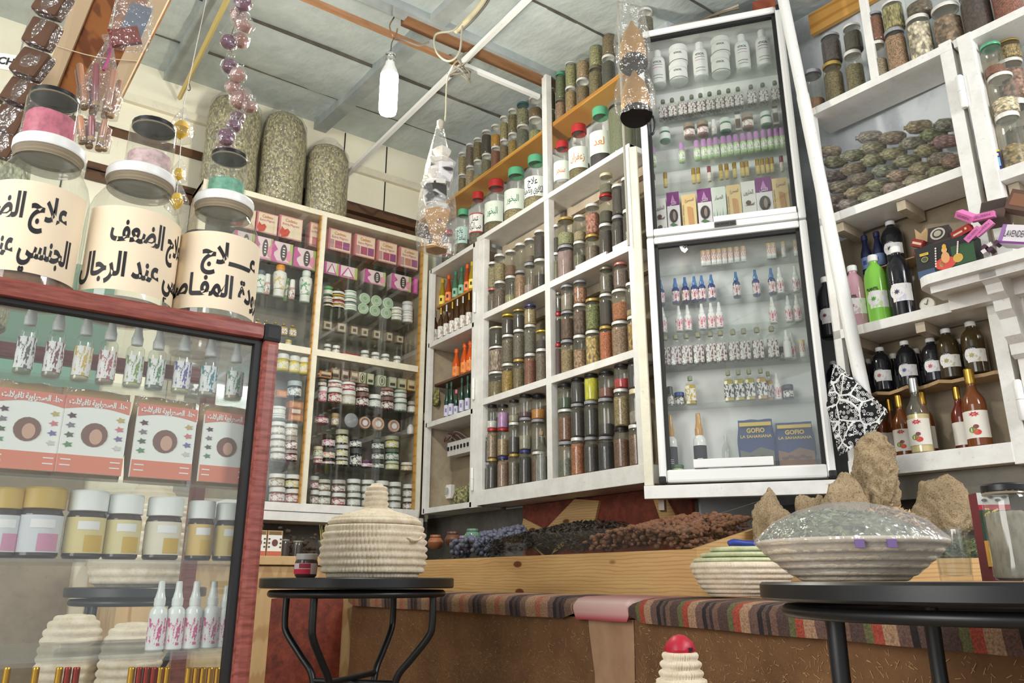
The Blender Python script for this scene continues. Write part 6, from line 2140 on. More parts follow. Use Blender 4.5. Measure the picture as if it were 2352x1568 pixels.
inc('pink_incense_box', 2262, 520, -.165, .055, .03, .018, (214, 120, 176), [], 'pink incense box slanting above the lavender carton', 0, (.3, -.5), zi + .095, 'QUEEN', 'ink_plum')
inc('pink_incense_box', 2240, 545, -.17, .050, .03, .018, PK, [], 'lowest pink incense box, slanting behind the painted carton', 0, (.3, -.6), zi + .085, 'QUEEN', 'ink_plum')
inc('open_brown_carton', 2270, 470, -.10, .075, .05, .07, (96, 78, 70), [(.04, .96, .5, .96, (60, 48, 44))], 'open brown carton of incense sticks tipped back at the top', -.1, (-.3, .15), zi + .15)
inc('open_brown_carton', 2335, 470, -.13, .07, .05, .06, (86, 60, 46), [(.1, .9, .2, .8, (120, 80, 56))], 'brown carton with printed side at the far end of the heap', .2, (0, .5), zi + .14)
t = inc('lavender_carton', 2325, 560, -.17, .085, .05, .056, (226, 220, 226), [(0, .14, 0, 1, (150, 110, 170)), (.0, 1, 0, .12, (120, 60, 130))], 'white and purple lavender incense carton tipped open at front', -.15, (-.1, .42), zi + .03, 'LAVENDER')
for k in range(5):
    inc('stick_box_end', 2262 + 14 * (k % 3), 570 + 10 * (k // 3) - 5 * (k % 3), -.168, .012, .03, .012, (216, 206, 206) if k % 2 else (70, 40, 60), [], f'{ORD[k]} small square incense box end showing in the opened lavender carton', 0, (0, -.4), None, None, None, 'square incense box ends')
# ---------------------------------------------------------------- showcase counter
t = empty('showcase', (SC.o.x, SC.o.y, 0), 0, 'glass showcase counter with red-brown frame, holding sprays, henna pouches and jars', 'showcase')
XL, XR, TZ, SD = -1.35, .022, 1.012, .42
RF = 'redwood_frame'
box('top_bar', (XL, -.018, TZ - .034), (XR - .032, .02, TZ), RF, t, .009)
box('front_post', (XR - .032, -.018, .02), (XR, .02, TZ - .032), RF, t, .009)
box('corner_block', (XR - .034, -.020, TZ - .036), (XR + .002, .022, TZ + .002), 'black_rubber', t, .008)
boxes('gasket', [((XR - .046, -.006, .05), (XR - .032, .014, TZ - .034)), ((XL, -.006, TZ - .042), (XR - .046, .014, TZ - .034))], 'black_rubber', t)
box('front_glass', (XL, .004, .05), (XR - .04, .008, TZ - .036), 'showcase_glass', t)
box('side_glass', (XR - .012, .02, .05), (XR - .008, SD, TZ - .03), 'showcase_glass', t)
box('rear_post', (XR - .032, SD, .02), (XR, SD + .035, TZ - .03), RF, t, .009)
box('top_glass', (XL, .01, TZ - .012), (XR - .002, SD + .03, TZ - .004), 'shelf_glass', t)
box('rear_bar', (XL, SD, TZ - .034), (XR - .03, SD + .035, TZ), RF, t, .009)
box('base', (XL, -.018, 0), (XR, SD + .035, .05), RF, t, .006)
for z in (.862, .69, .555, .40, .295):
    box('glass_shelf', (XL, .02, z - .006), (XR - .014, SD - .01, z), 'shelf_glass', t)
SHS = (.862, .69, .555, .40)
zt_ = TZ + .0006

_bj = lathe_me([(.93, 0), (.985, .012), (1, .04), (1, .60), (.98, .68), (.90, .76), (.76, .83), (.66, .865), (.64, .885), (.66, .895), (.64, .91), (.66, .92), (.66, .94)], 48, cap1=False)
_bl = lathe_me([(.68, .928), (.735, .93), (.745, .94), (.745, .985), (.72, 1.0), (.02, 1.0)], 48, cap0=False)

_bn = lathe_me([(.69, .872), (.672, .88), (.70, .892), (.672, .905), (.70, .918), (.67, .945)], 48, cap0=False, cap1=False)


def label_jar(px, w, top, lines, a0, ct, fill, label, dpt=.115, da=0.0):
    u = SC.u_at(px, dpt, 1.1)
    r = w * SC.scale(u, dpt, 1.08) * .442
    h = SC.z_at(top, u, dpt) - zt_
    root = empty('label_jar', SC.w(u, dpt, zt_), 0, label, 'jar', 'wide Arabic-lettered jars on the showcase')
    b = link('glass_body', _bj, 'jar_glass', root)
    b.scale = (r, r, h)
    l = link('screw_lid', _bl, 'white_plastic', root)
    l.scale = (r, r, h)
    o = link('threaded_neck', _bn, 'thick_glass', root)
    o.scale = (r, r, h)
    if fill:
        f = link('contents', _content_me(9, 40), CT[ct][2], root, CT[ct][1])
        f.scale = (r * .98, r * .98, h * .7 * fill)
        f.location.z = .003
    lb = link('paper_label', arc_me(r * 1.006, h * .09, h * .64, a0 - 1.55, a0 + 1.55, 40), 'paper', root, (240, 222, 194))
    text_round('lettering', [(arabic(s), h * .21, h * zz, wd * r, .0022) for s, zz, wd in lines[:1]], r * 1.012, 'ink_black', lb, a0)
    text_round('lettering', [(arabic(s), h * .21, h * zz, wd * r, .0022) for s, zz, wd in lines[1:]], r * 1.012, 'ink_black', lb, a0 + da)
    return u, h, r


j1 = label_jar(68, 236, 338, [('علاج الضعف', .475, 2.15), ('الجنسي عند الرجال', .245, 2.55)], -.5, 'bp', .16, 'wide glass jar with cream Arabic label, cut by the photo edge, pink jar on top')
j2 = label_jar(291, 232, 403, [('علاج الضعف', .475, 1.9), ('الجنسي عند الرجال', .245, 3.2)], .36, 'gp', .08, 'wide glass jar with cream Arabic label, middle one, pale powder jar on its lid')
j3 = label_jar(492, 206, 462, [('عــــلاج', .475, 1.5), ('برودة المفـاصل', .245, 3.05)], .12, 'bp', .08, 'wide glass jar with cream Arabic label at the showcase corner, green powder jar on top', da=-.30)
for (u, h, r), px, w, top, ct, fl, lb in ((j1, 117, 112, 222, 'pp', .62, 'black-lidded glass jar of pink powder standing on a wide white lid'), (j2, 352, 103, 290, 'pw', .42, 'black-lidded glass jar of pale pinkish powder on the middle wide jar'), (j3, 525, 86, 357, 'mp', .42, 'black-lidded glass jar of mint-green powder on the corner wide jar')):
    uu = SC.u_at(px, .115, 1.4)
    zz = zt_ + h + .0008
    rr = w * SC.scale(uu, .115, 1.42) * .49
    hh = SC.z_at(top, uu, .115) - zz
    spice_jar(SC.w(u + (uu - u) * .8, .115, zz), 0, rr, hh, ct, fl, 'k', lb, 'powder jars on the wide jars', 's', 'powder_jar')
uu = SC.u_at(458, .33, 1.2)
spice_jar(SC.w(uu, .33, zt_), 0, .05, .30, 'gp', .2, 'k', 'black-lidded glass jar half hidden behind the corner wide jar', None, 'j', 'powder_jar')
uu = SC.u_at(417, .36, 1.2)
spice_jar(SC.w(uu - .02, .245, zt_), 0, .04, .24, 'ds', .6, 'r', 'red-lidded dark jar behind the gap between two wide jars', None, 'j', 'powder_jar')

# spray bottles on the upper shelf
for i, (px, top, c, lc) in enumerate(((57, 683, (120, 120, 80), (90, 80, 80)), (123, 698, (150, 130, 96), (120, 60, 60)), (188, 710, (190, 176, 130), (206, 170, 60)), (245, 724, (160, 130, 96), (170, 90, 90)), (307, 738, (190, 190, 140), (120, 150, 70)), (357, 749, (110, 120, 100), (90, 130, 90)), (417, 752, (196, 186, 140), (90, 80, 150)), (478, 766, (190, 176, 150), (70, 130, 140)), (538, 783, (176, 150, 100), (90, 140, 90)))):
    t, r, h, u = put('clear_spray', 'spray_bottle', SC, px, .055, SHS[0], 40, top, {'body': c, 'label': lc}, f'clear spray bottle with white pump, {ORD[i]} from left, upper showcase shelf', 'bottle', 'spray bottles on the upper showcase shelf', .1)
# henna pouches
for i, (px, w, top) in enumerate(((62, 148, 846), (213, 147, 872), (372, 142, 892), (511, 120, 905))):
    d = .066
    u = SC.u_at(px, d, SHS[1] + .1)
    ww = w * SC.scale(u, d, SHS[1] + .1)
    h = min(SC.z_at(top, u, d) - SHS[1], .162)
    t = pouch('henna_pouch', SC.w(u, d, SHS[1] + .0006), .04, ww, h, .05, 'paper', f'white-fronted henna pouch with red band and round picture, {ORD[i]} from left in showcase', 'bag', 'henna pouches in the showcase', (176, 140, 96), 20 + i, 0, .82)
    # printed front, bent with the pouch
    yf = -.0315
    boxes('paper_front', [((-ww * .45, yf, h * .05), (ww * .45, yf + .01, h * .84))], 'paper', t, 0, (238, 236, 232))
    boxes('red_band', [((-ww * .45, yf - .0006, h * .05), (ww * .45, yf, h * .24))], 'paper', t, 0, (222, 130, 106))
    bm = bmesh.new()
    n = 14
    tp = [bm.verts.new(((-.45 + .9 * k / n) * ww, yf - .0008, h * .88)) for k in range(n + 1)]
    lo = [bm.verts.new(((-.45 + .9 * k / n) * ww, yf - .0008, h * (.73 + .045 * math.sin(PI * k / n)))) for k in range(n + 1)]
    for k in range(n):
        bm.faces.new((lo[k], lo[k + 1], tp[k + 1], tp[k]))
    b = link('red_arch', bm_me(bm), 'paper', t, (216, 128, 112))
    text_flat('lettering', arabic('حناء الصحراوية تافيلالت'), h * .085, 'ink_white', b, (0, yf - .0014, h * .815), width=ww * .82, bold=.0006)
    o = oval('round_picture', t, 0, h * .47, ww * .185, ww * .185, yf - .0010, 'label_busy', (120, 70, 60))
    o.material_slots[0].material = MATS['paper']
    o.color = g((126, 90, 78)) + (1,)
    oval('face_print', t, .02 * ww, h * .45, ww * .09, ww * .12, yf - .0014, 'paper', (206, 160, 140))
    for k in range(8):
        sx = -1 if k < 4 else 1
        zz = h * (.66 - .105 * (k % 4))
        c = ((90, 60, 70), (130, 120, 130), (90, 100, 80), (100, 140, 100), (190, 170, 110), (206, 120, 130), (120, 110, 160), (206, 200, 196))[k]
        blob_poly('herb_print', t, [(sx * ww * .34 + ww * .075 * math.cos(q * PI / 5) * (1 if q % 2 else .5), zz + ww * .05 * math.sin(q * PI / 5) * (1 if q % 2 else .55)) for q in range(10)], yf - .0010, 'paper', c)
    boxes('fine_print', [((sx * ww * .34 - ww * .07, yf - .0012, h * zq_), (sx * ww * .34 + ww * .07, yf - .0006, h * (zq_ + .012))) for sx in (-1, 1) for zq_ in (.18, .12)], 'ink_white', t)
    f = link('film_top', bpy.data.meshes.new('m') if 0 else arc_me(.2, 0, 1, -.1, .1, 2), 'bag_film', t)
    bm = bmesh.new()
    vs = [bm.verts.new((x * ww, -.004 + .01 * noise.noise((x * 5, i, z)), h * z)) for x, z in ((-.46, .86), (.46, .86), (.44, .97), (.2, 1.02), (-.15, .99), (-.44, 1.01))]
    bm.faces.new(vs)
    f.data = bm_me(bm)
    f.data.materials.append(None)
    f.material_slots[0].link = 'OBJECT'
    f.material_slots[0].material = MATS['bag_film']
# cream jars
for i, (px, w, top, lid, c, lab) in enumerate(((8, 70, 1122, (196, 160, 70), (60, 48, 40), (206, 206, 210)), (88, 98, 1122, (196, 160, 70), (66, 50, 44), (206, 206, 212)), (193, 88, 1129, WHT, (60, 46, 42), (214, 196, 140)), (280, 80, 1138, WHT, (70, 50, 42), (214, 200, 150)), (372, 82, 1144, WHT, (70, 50, 44), (220, 210, 190)), (457, 62, 1152, WHT, (66, 46, 40), (214, 180, 110)), (520, 60, 1157, WHT, (60, 40, 36), (214, 190, 120)))):
    t, r, h, u = put('tub', 'balm_jar', SC, px, .075, SHS[2] + .0, w, top, {'body': c, 'lid': lid, 'label': (190, 150, 80)}, f"{'gold' if i < 2 else 'white'}-lidded dark jar, {ORD[i]} from left in the showcase row below the pouches", 'jar', 'dark jars in the showcase', 0, None, .47)
    lb = link('paper_label', arc_me(r * 1.03, h * .08, h * .60, -1.3, 1.3), 'paper', t, lab)
    blob = arc_me(r * 1.04, h * .10, h * .34, -.1, .9)
    link('label_print', blob, 'paper', lb, (206, 140, 170) if i < 2 else (206, 166, 70))
    link('label_print', arc_me(r * 1.04, h * .42, h * .54, -.5, .6), 'label_busy', lb, (60, 56, 56))
# white sprays
for i, (px, top) in enumerate(((360, 1334), (401, 1335), (442, 1335), (483, 1335), (512, 1345))):
    put('spray', 'white_spray', SC, px, .07, SHS[3], 40 if i < 4 else 30, top, {'body': WHT, 'cap': WHT, 'label': (206, 70, 130)}, f'white spray bottle with pink label, {ORD[i]} from left in the lower showcase', 'bottle', 'white sprays in the lower showcase', .1 * (i % 2))
# gold and red tubes
zl = .2952
for i, (px, c) in enumerate(((6, 0), (73, 0), (128, 0), (148, 1), (168, 1), (297, 0), (315, 1), (332, 1), (348, 1), (364, 0), (380, 0), (430, 0), (447, 0), (463, 0), (480, 0), (497, 0))):
    put('rollon', 'perfume_tube', SC, px, .10, zl, 15.5, 0, {'body': (120, 40, 40) if c else (150, 110, 50), 'cap': (176, 60, 50) if c else (226, 170, 50)}, f"{'red' if c else 'gold'}-topped perfume tube, {ORD[i]} from left on the showcase base", 'tube', 'perfume tubes on the showcase base', 0, SC.z_at(1533, SC.u_at(px, .10, .35), .10) - zl)


# ---------------------------------------------------------------- woven baskets
def coil_profile(pts, n, bulge):
    """scalloped outline through pts: n coils, each a rounded ridge"""
    P = smooth_pts([(r, 0, z) for r, z in pts], 24)
    L = [0]
    for a, b in zip(P, P[1:]):
        L.append(L[-1] + (b - a).length)
    out = []
    m = 5
    for c in range(n):
        for k in range(m):
            s = (c + k / m) / n * L[-1]
            i = max(j for j in range(len(L)) if L[j] <= s + 1e-9)
            i = min(i, len(P) - 2)
            f = (s - L[i]) / max(1e-9, L[i + 1] - L[i])
            p = P[i] + (P[i + 1] - P[i]) * f
            d = (P[i + 1] - P[i]).normalized()
            nx, nz = d.z, -d.x
            b = bulge * math.sin(PI * k / m)
            out.append((max(.001, p.x + nx * b), p.z + nz * b, c, k))
    out.append((P[-1].x, P[-1].z, n, 0))
    return out


def coil_basket(name, parent, pts, n, bulge, mat, seg=120, wraps=60, depth=.04, inner=None):
    prof = coil_profile(pts, n, bulge)
    bm = bmesh.new()
    rings = []
    for r, z, c, k in prof:
        ring = []
        for q in range(seg):
            a = 2 * PI * q / seg
            w = (1 - abs(math.sin(a * wraps / 2 + c * .9 + noise.noise((a * 3, c, 1)))) ) ** 3
            rr = max(.0005, r - bulge * .38 * w + bulge * .12 * noise.noise((a * 5, c * 1.7, 3)))
            ring.append(bm.verts.new((rr * math.cos(a), rr * math.sin(a), z)))
        rings.append(ring)
    for p, q in zip(rings, rings[1:]):
        for k in range(seg):
            bm.faces.new((p[k], p[(k + 1) % seg], q[(k + 1) % seg], q[k]))
    bm.faces.new(list(reversed(rings[0])))
    bm.faces.new(rings[-1])
    return link(name, bm_me(bm, True), mat, parent)


def bistro_table(loc, Rt, zt, label, legrot=0.0, th=.028, lr=1.0):
    t = empty('bistro_table', (loc[0], loc[1], 0), legrot, label, 'table', 'round black bistro tables')
    lathe('tabletop', [(Rt - .004, zt - th), (Rt, zt - th + .003), (Rt, zt - .003), (Rt - .003, zt)], 'black_metal', t, 72, cap1=False)
    lathe('top_surface', [(Rt - .003, zt - .004), (Rt - .003, zt), (.001, zt)], 'dust_top', t, 72)
    bm = bmesh.new()
    Rr = Rt * .88
    add_tube(bm, [(Rr * math.cos(k * PI / 24), Rr * math.sin(k * PI / 24), zt - th - .004 - th * .38) for k in range(49)], th * .36, 10, False)
    link('support_ring', bm_me(bm, True), 'black_metal', t)
    for k in range(4):
        a = k * PI / 2
        c, s = math.cos(a), math.sin(a)
        pts = [(Rr * .97 * lr, zt - th * 1.6), (Rr * .97 * lr, zt - .12), (Rr * .93 * lr, zt - .155), (Rr * .72, zt - .215), (Rr * .56, zt - .26), (Rr * .5, zt - .32), (Rr * .5, zt - .38), (Rr * .58, zt - .44), (Rr * .86, .005)]
        tube('leg', [(r * c, r * s, z) for r, z in pts], .010, 'black_metal', t, 10, None, 6)
    for a in (0, PI / 2):
        c, s = math.cos(a), math.sin(a)
        zz = zt - .268 - (.012 if a else 0)
        tube('cross_bar', [(-Rr * .53 * c, -Rr * .53 * s, zz), (Rr * .53 * c, Rr * .53 * s, zz)], .0085, 'black_metal', t, 8)
    bm = bmesh.new()
    add_tube(bm, [(0, 0, zt - .27), (0, 0, zt - .40)], .004, 6)
    for sgn in (-1, 1):
        add_tube(bm, [(sgn * .014 * math.cos(k * PI / 8), .014 * math.sin(k * PI / 8) * .4, zt - .34 + .03 * math.sin(k * PI / 8)) for k in range(17)], .003, 6)
    link('scroll_ornament', bm_me(bm, True), 'black_metal', t)
    return t


T1 = at_t(824, 1325, 2.4)
ZT = .527
bistro_table((T1.x, T1.y), .276, ZT, 'round black bistro table carrying the lidded palm basket', R(37))
T2 = (.966, .445)
ZT2 = .5185
bistro_table(T2, .247, ZT2, 'round black bistro table near the front with wrapped basket and water glass', R(50), .020, .82)
# lidded palm basket
p = at_t(856, 1320, 2.36)
bq = empty('palm_basket', (p.x, p.y, ZT + .002), 0, 'large pale palm-leaf basket with domed lid and coiled knob on the round table', 'basket')
pxm = 2.36 * .985 / FPX * 1.045
coil_basket('basket_body', bq, [(.116, .0), (.139, .02), (.146, .055), (.145, .09), (.139, .125), (.130, .142)], 8, .0085, 'palm_straw', 500, 84)
coil_basket('basket_lid', bq, [(.131, .143), (.126, .158), (.092, .170), (.062, .178), (.036, .190), (.032, .205), (.030, .232), (.024, .252), (.006, .262)], 13, .0055, 'palm_straw', 360, 60)
tube('straw_loop', [(.03, -.147, .105), (.045, -.156, .098), (.065, -.150, .100), (.08, -.136, .108)], .003, 'palm_straw', bq, 6, None, 4)
p = at_t(702, 1320, 2.40)
t = empty('berry_cream_jar', (p.x, p.y, ZT + .0006), -.5, 'small jar with silver lid and red berry label beside the palm basket', 'jar')
for nm, pr, m, c in (('body', [(.026, 0), (.031, .006), (.033, .04), (.030, .05)], 'gloss_paint', (70, 50, 46)), ('lid', [(.029, .049), (.031, .051), (.031, .066), (.029, .067), (.001, .067)], 'paint', (176, 172, 170))):
    lathe(nm, pr, m, t, 26, c)
lb = link('paper_label', arc_me(.0338, .010, .040, -1.3, 1.2), 'paper', t, (206, 190, 190))
link('label_print', arc_me(.0342, .010, .024, -1.3, .5), 'paper', lb, (190, 30, 60))
link('label_print', arc_me(.0342, .026, .039, -.5, .5), 'paper', lb, (150, 40, 60))
# wrapped basket of leaves on the near table
pb = at_t(1960, 1322, .94)
t = empty('leaf_basket', (pb.x, pb.y, ZT2 + .0006), 0, 'shallow basket heaped with dried leaves, wrapped in clear film, on the near table', 'basket')
t.scale = (.92, .92, .92)
K = 1.02 * 1.0 / FPX
coil_basket('basket', t, [(.055, 0), (.070, .008), (.095, .028), (.108, .042), (.111, .047), (.104, .048), (.08, .045)], 8, .0022, 'palm_straw', 110, 70)
for a in (-.55, -.25, 2.0):
    an = -PI / 2 - YAW + a + .25
    box('purple_stitch', (-.005, -.0035, 0), (.005, .0, .009), 'paint', t, 0, (120, 96, 150)).matrix_local = Matrix.Translation((.112 * math.cos(an), .112 * math.sin(an), .036)) @ Matrix.Rotation(an + PI / 2, 4, 'Z')


def leaf_pile(name, parent, fn, n, size, mat, col, seed, kind='stuff', cols=None):
    """many small curled leaves scattered by fn(rng) -> point"""
    rr = random.Random(seed)
    bm = bmesh.new()
    for i in range(n):
        c = Vector(fn(rr))
        q = Matrix.Rotation(rr.uniform(0, 2 * PI), 3, 'Z') @ Matrix.Rotation(rr.uniform(-.9, .9), 3, 'X') @ Matrix.Rotation(rr.uniform(-.9, .9), 3, 'Y')
        s = size * rr.uniform(.6, 1.3)
        vs = [bm.verts.new(c + q @ Vector(v)) for v in ((-s, 0, 0), (0, -s * .28, s * .15), (s, 0, s * .1), (0, s * .28, s * .15))]
        bm.faces.new(vs)
    o = link(name, bm_me(bm), mat, parent, col)
    if kind:
        o['kind'] = kind
    return o


def mound(r0, h, x0=0, y0=0, z0=0, ex=1.0):
    def f(rr):
        a, q = rr.uniform(0, 2 * PI), math.sqrt(rr.random())
        return (x0 + r0 * q * math.cos(a), y0 + r0 * q * math.sin(a), z0 + h * (1 - q ** 2) ** .8 * rr.uniform(.86, 1.0))
    return f


k = NT('leaf_mix')
k.col(k.mix(k.objcol(), k.ramp(k.noise(k.coord(), 45, 3).outputs[0], [(.3, g((170, 150, 120))), (.5, (1, 1, 1)), (.7, g((240, 226, 190)))]), .8, 'MULTIPLY')).set(Roughness=.8)
lathe('leaf_heap_core', [(.098, .044), (.085, .060), (.055, .075), (.02, .083), (.002, .084)], 'herb_bundle', t, 30, (126, 128, 96))
leaf_pile('green_leaves', t, mound(.098, .042, -.006, .012, .046), 1300, .0062, 'leaf_mix', (156, 166, 130), 4)
leaf_pile('tan_leaves', t, mound(.060, .040, .042, -.026, .052), 750, .0062, 'leaf_mix', (206, 176, 138), 5)


def wobf(s, a):
    return lambda an, z: a * noise.noise((math.cos(an) * 3 + s, math.sin(an) * 3, z * 40))


lathe('clear_film', [(.060, .001), (.076, .010), (.100, .030), (.1145, .046), (.113, .050), (.090, .072), (.060, .086), (.028, .094), (.002, .095)], 'cling_wrap', t, 64, wob=wobf(3, .02))
# water glass
p = at_t(2196, 1322, 1.01)
t = empty('water_glass', (p.x, p.y, ZT2 + .0006), 0, 'small clear tumbler half filled with water beside the wrapped basket', 'glass')
lathe('tumbler', [(.0175, 0), (.018, .002), (.0215, .063), (.0205, .063), (.0172, .007), (.001, .006)], 'pane_glass', t, 32)
lathe('water', [(.0168, .0075), (.0185, .030), (.001, .030)], 'perspex', t, 28)
p = at_t(2312, 1328, 1.04)
t = carton('tea_carton', (p.x, p.y, ZT2 + .0006), -YAW - .15, .038, .026, .110, (110, 40, 44), [(0, 1, .86, 1, (206, 204, 200)), (0, 1, .80, .86, (176, 40, 60)), (0, 1, .45, .80, (40, 66, 46)), (0, 1, .16, .45, (206, 150, 60)), (.1, .9, .2, .36, (226, 200, 70))], 'green, yellow and red carton with Arabic lettering at the edge of near table', 'box')
text_flat('lettering', arabic('بركة'), .018, 'ink_gold', t, (0, -.004, .082), width=.03, bold=.0004)
for k in range(4):
    oval('logo_print', t, -.012 + .008 * k, .100 + .004 * (k % 2), .0036, .002, -.0036, 'paint', (70, 70, 76))
p = at_t(2342, 1332, .975)
spice_jar((p.x, p.y, ZT2 + .0006), 0, .0265, .113, 'gp', .8, 'k', 'black-lidded jar of grey powder cut by the edge of the photo, near table', None, 'j', 'powder_jar')

# stack of palm plates on the bench
pz = BT + .0585
p = at_t(1712, 1392, 1.98)
t = empty('deep_palm_tray', (p.x, p.y, pz), 0, 'deep woven palm tray at the bottom of the plate stack on striped seat pad', 'tray')
SCL = (p - Vector((0, 0, EYE))).length * .985 / FPX
rr_ = 108 * SCL
coil_basket('woven_body', t, [(rr_ * .62, 0), (rr_ * .78, .016), (rr_ * .94, .048), (rr_, .072), (rr_ * .95, .074), (rr_ * .5, .06)], 12, .0032, 'palm_straw', 440, 110)
for k_, (rf, dx) in enumerate(((.93, 0), (.86, .006), (.74, .012))):
    t = empty('palm_plate', (p.x + dx, p.y - dx, pz + .0755 + .0125 * k_), 0, ('lowest', 'middle', 'topmost')[k_] + ' greenish flat palm plate stacked on the deep woven tray', 'plate', 'palm plates stacked on the bench')
    coil_basket('coiled_disc', t, [(rr_ * rf * .5, 0), (rr_ * rf * .95, .002), (rr_ * rf, .006), (rr_ * rf * .95, .0112), (rr_ * rf * .3, .0114)], 6, .0012, 'green_straw', 110, 90)
zc_ = pz + .0755 + .039
q = [p + Vector((0, 0, 0))] 
tf = p.x * math.sin(YAW) + p.y * math.cos(YAW)
c0 = at_t(1676, 1292, tf)
c1 = at_t(1800, 1291, tf)
c0.z = c1.z = zc_ + .0075
o = tube('rolled_blue_cloth', [c0, c0 + (c1 - c0) * .12 + Vector((0, 0, .003)), c0 + (c1 - c0) * .4, c0 + (c1 - c0) * .7 + Vector((0, 0, .002)), c1], [.006, .0085, .0065, .007, .005], 'paint', None, 8, (36, 56, 140), 4)
tag(o, 'blue cloth rolled thin, lying on the topmost palm plate', 'cloth')
# tall basket with a red tuft at the very front
p = at_t(1562, 1500, 1.45)
t = empty('tufted_basket', (p.x, p.y, .0005), 0, 'tall coiled basket with a red tufted knob, cut by the bottom of the photo', 'basket')
z1 = p.z + .002
coil_basket('coiled_body', t, [(.11, 0), (.13, .08), (.13, .2), (.10, .25), (.062, z1 - .075), (.036, z1 - .045), (.028, z1 - .012), (.021, z1)], 30, .0060, 'palm_straw', 230, 46)
lathe('red_tuft', [(.022, z1 - .006), (.026, z1 + .004), (.022, z1 + .016), (.012, z1 + .025), (.002, z1 + .028)], 'paint', t, 20, (176, 24, 50), wob=wobf(5, .12))
boxes('embroidery', [((-.004, -.027, z1 + .002), (.003, -.020, z1 + .008))], 'ink_black', t)
# ---------------------------------------------------------------- baskets seen through the showcase
g3 = at_t(312, 1380, 2.55)
bistro_table((g3.x, g3.y), .20, .50, 'round black table seen through the showcase, under the stacked baskets', R(40))
zc_ = .5006
sc_ = 2.55 / FPX
t = empty('basket_tray', (g3.x, g3.y, zc_), 0, 'wide shallow coiled tray under the basket stack behind the showcase', 'basket', 'baskets stacked behind the showcase')
coil_basket('coiled_body', t, [(.10, 0), (.13, .012), (.142, .05), (.146, .085), (.138, .086), (.09, .03)], 8, .004, 'palm_straw', 90, 50)
for k_, (r0, r1, h0) in enumerate(((.115, .125, .07), (.12, .118, .065))):
    t = empty('coiled_basket', (g3.x + .01, g3.y, zc_ + .0475 + .0005 + (.0, .072)[k_] + .04), 0, ('lower', 'upper')[k_] + ' round coiled basket of the stack behind the showcase', 'basket', 'baskets stacked behind the showcase')
    coil_basket('coiled_body', t, [(r0 * .8, 0), (r0, .008), (r1, h0 * .6), (r1 * .98, h0), (r1 * .5, h0 + .0005)], 6, .004, 'palm_straw', 90, 50)
t = empty('conical_lid', (g3.x + .01, g3.y, zc_ + .0475 + .0005 + .072 + .067 + .04), 0, 'pointed coiled lid with coloured tip topping the basket stack behind the showcase', 'lid', 'baskets stacked behind the showcase')
coil_basket('coiled_cone', t, [(.118, 0), (.112, .02), (.07, .05), (.045, .08), (.038, .12), (.02, .15)], 10, .0035, 'palm_straw', 80, 40)
lathe('coloured_tip', [(.021, .149), (.024, .158), (.014, .175), (.002, .18)], 'label_busy', t, 14, (170, 80, 130))
for i, (px, rr_, hh) in enumerate(((160, .072, .42), (302, .072, .40))):
    p = at_t(px, 1500, 2.2)
    t = empty('rolled_mat', (p.x, p.y, .0005), 0, f"upright coiled sisal roll behind the showcase, {('farther from', 'nearer')[i]} the red-brown post", 'roll', 'sisal rolls behind the showcase')
    coil_basket('roll', t, [(rr_ * .96, 0), (rr_, .02), (rr_ * 1.02, hh * .5), (rr_ * .97, hh * .85), (rr_ * .7, hh), (.01, hh + .01)], 22, .006, 'palm_straw', 70, 40)

# ---------------------------------------------------------------- goods on the wooden counter
for i, px in enumerate((592, 629)):
    p = atY(px, 1270, 3.36)
    t = carton('henna_packet', (p.x, 3.36, COUNTER + .0006), 0, .064, .03, .105, (168, 140, 100), [(.04, .96, .2, .82, (226, 226, 222)), (.04, .96, .03, .2, (190, 100, 80)), (.1, .9, .84, .96, (120, 96, 60))], ('white-fronted henna packet cut off by the red-brown post', 'white-fronted henna packet with round picture on the wooden counter')[i], 'packet', 'henna packets on the wooden counter')
    oval('round_picture', t, 0, .055, .013, .014, -.0022, 'paint', (96, 50, 40))
    for k in range(6):
        oval('herb_print', t, (-.024 if k < 3 else .024), .038 + .016 * (k % 3), .0045, .0035, -.0022, 'paint', (50, 46, 44))
for i, (px, py, ct) in enumerate(((655, 1240, 'ds'), (690, 1250, 'db'), (716, 1258, 'ds'), (672, 1215, 'dh'))):
    p = atY(px, py, 3.45 + .07 * (i % 3))
    spice_jar((p.x, 3.46 + .09 * (i % 2) + (.12 if i == 3 else 0), COUNTER + .0006), 0, .024, .075 + .03 * (i == 3), ct, .9, 'l', f'small dark jar, {ORD[i]} from left among pods on the wooden counter', 'small dark jars on the wooden counter', 's', 'small_jar')
p = atY(740, 1275, 3.36)
t = empty('leaf_bunch', (p.x, 3.37, COUNTER + .001), 0, 'tied bunch of yellowish stems standing left of the palm basket', 'bunch')
rs = random.Random(9)
for k in range(9):
    a = rs.uniform(-.5, .5)
    tube('stem', [(0, 0, 0), (.012 * a, .01 * a, .05), (.05 * a, rs.uniform(-.02, .02), rs.uniform(.11, .15))], .0022, 'paint', t, 5, (176, 160, 80) if k % 2 else (120, 116, 60), 3)


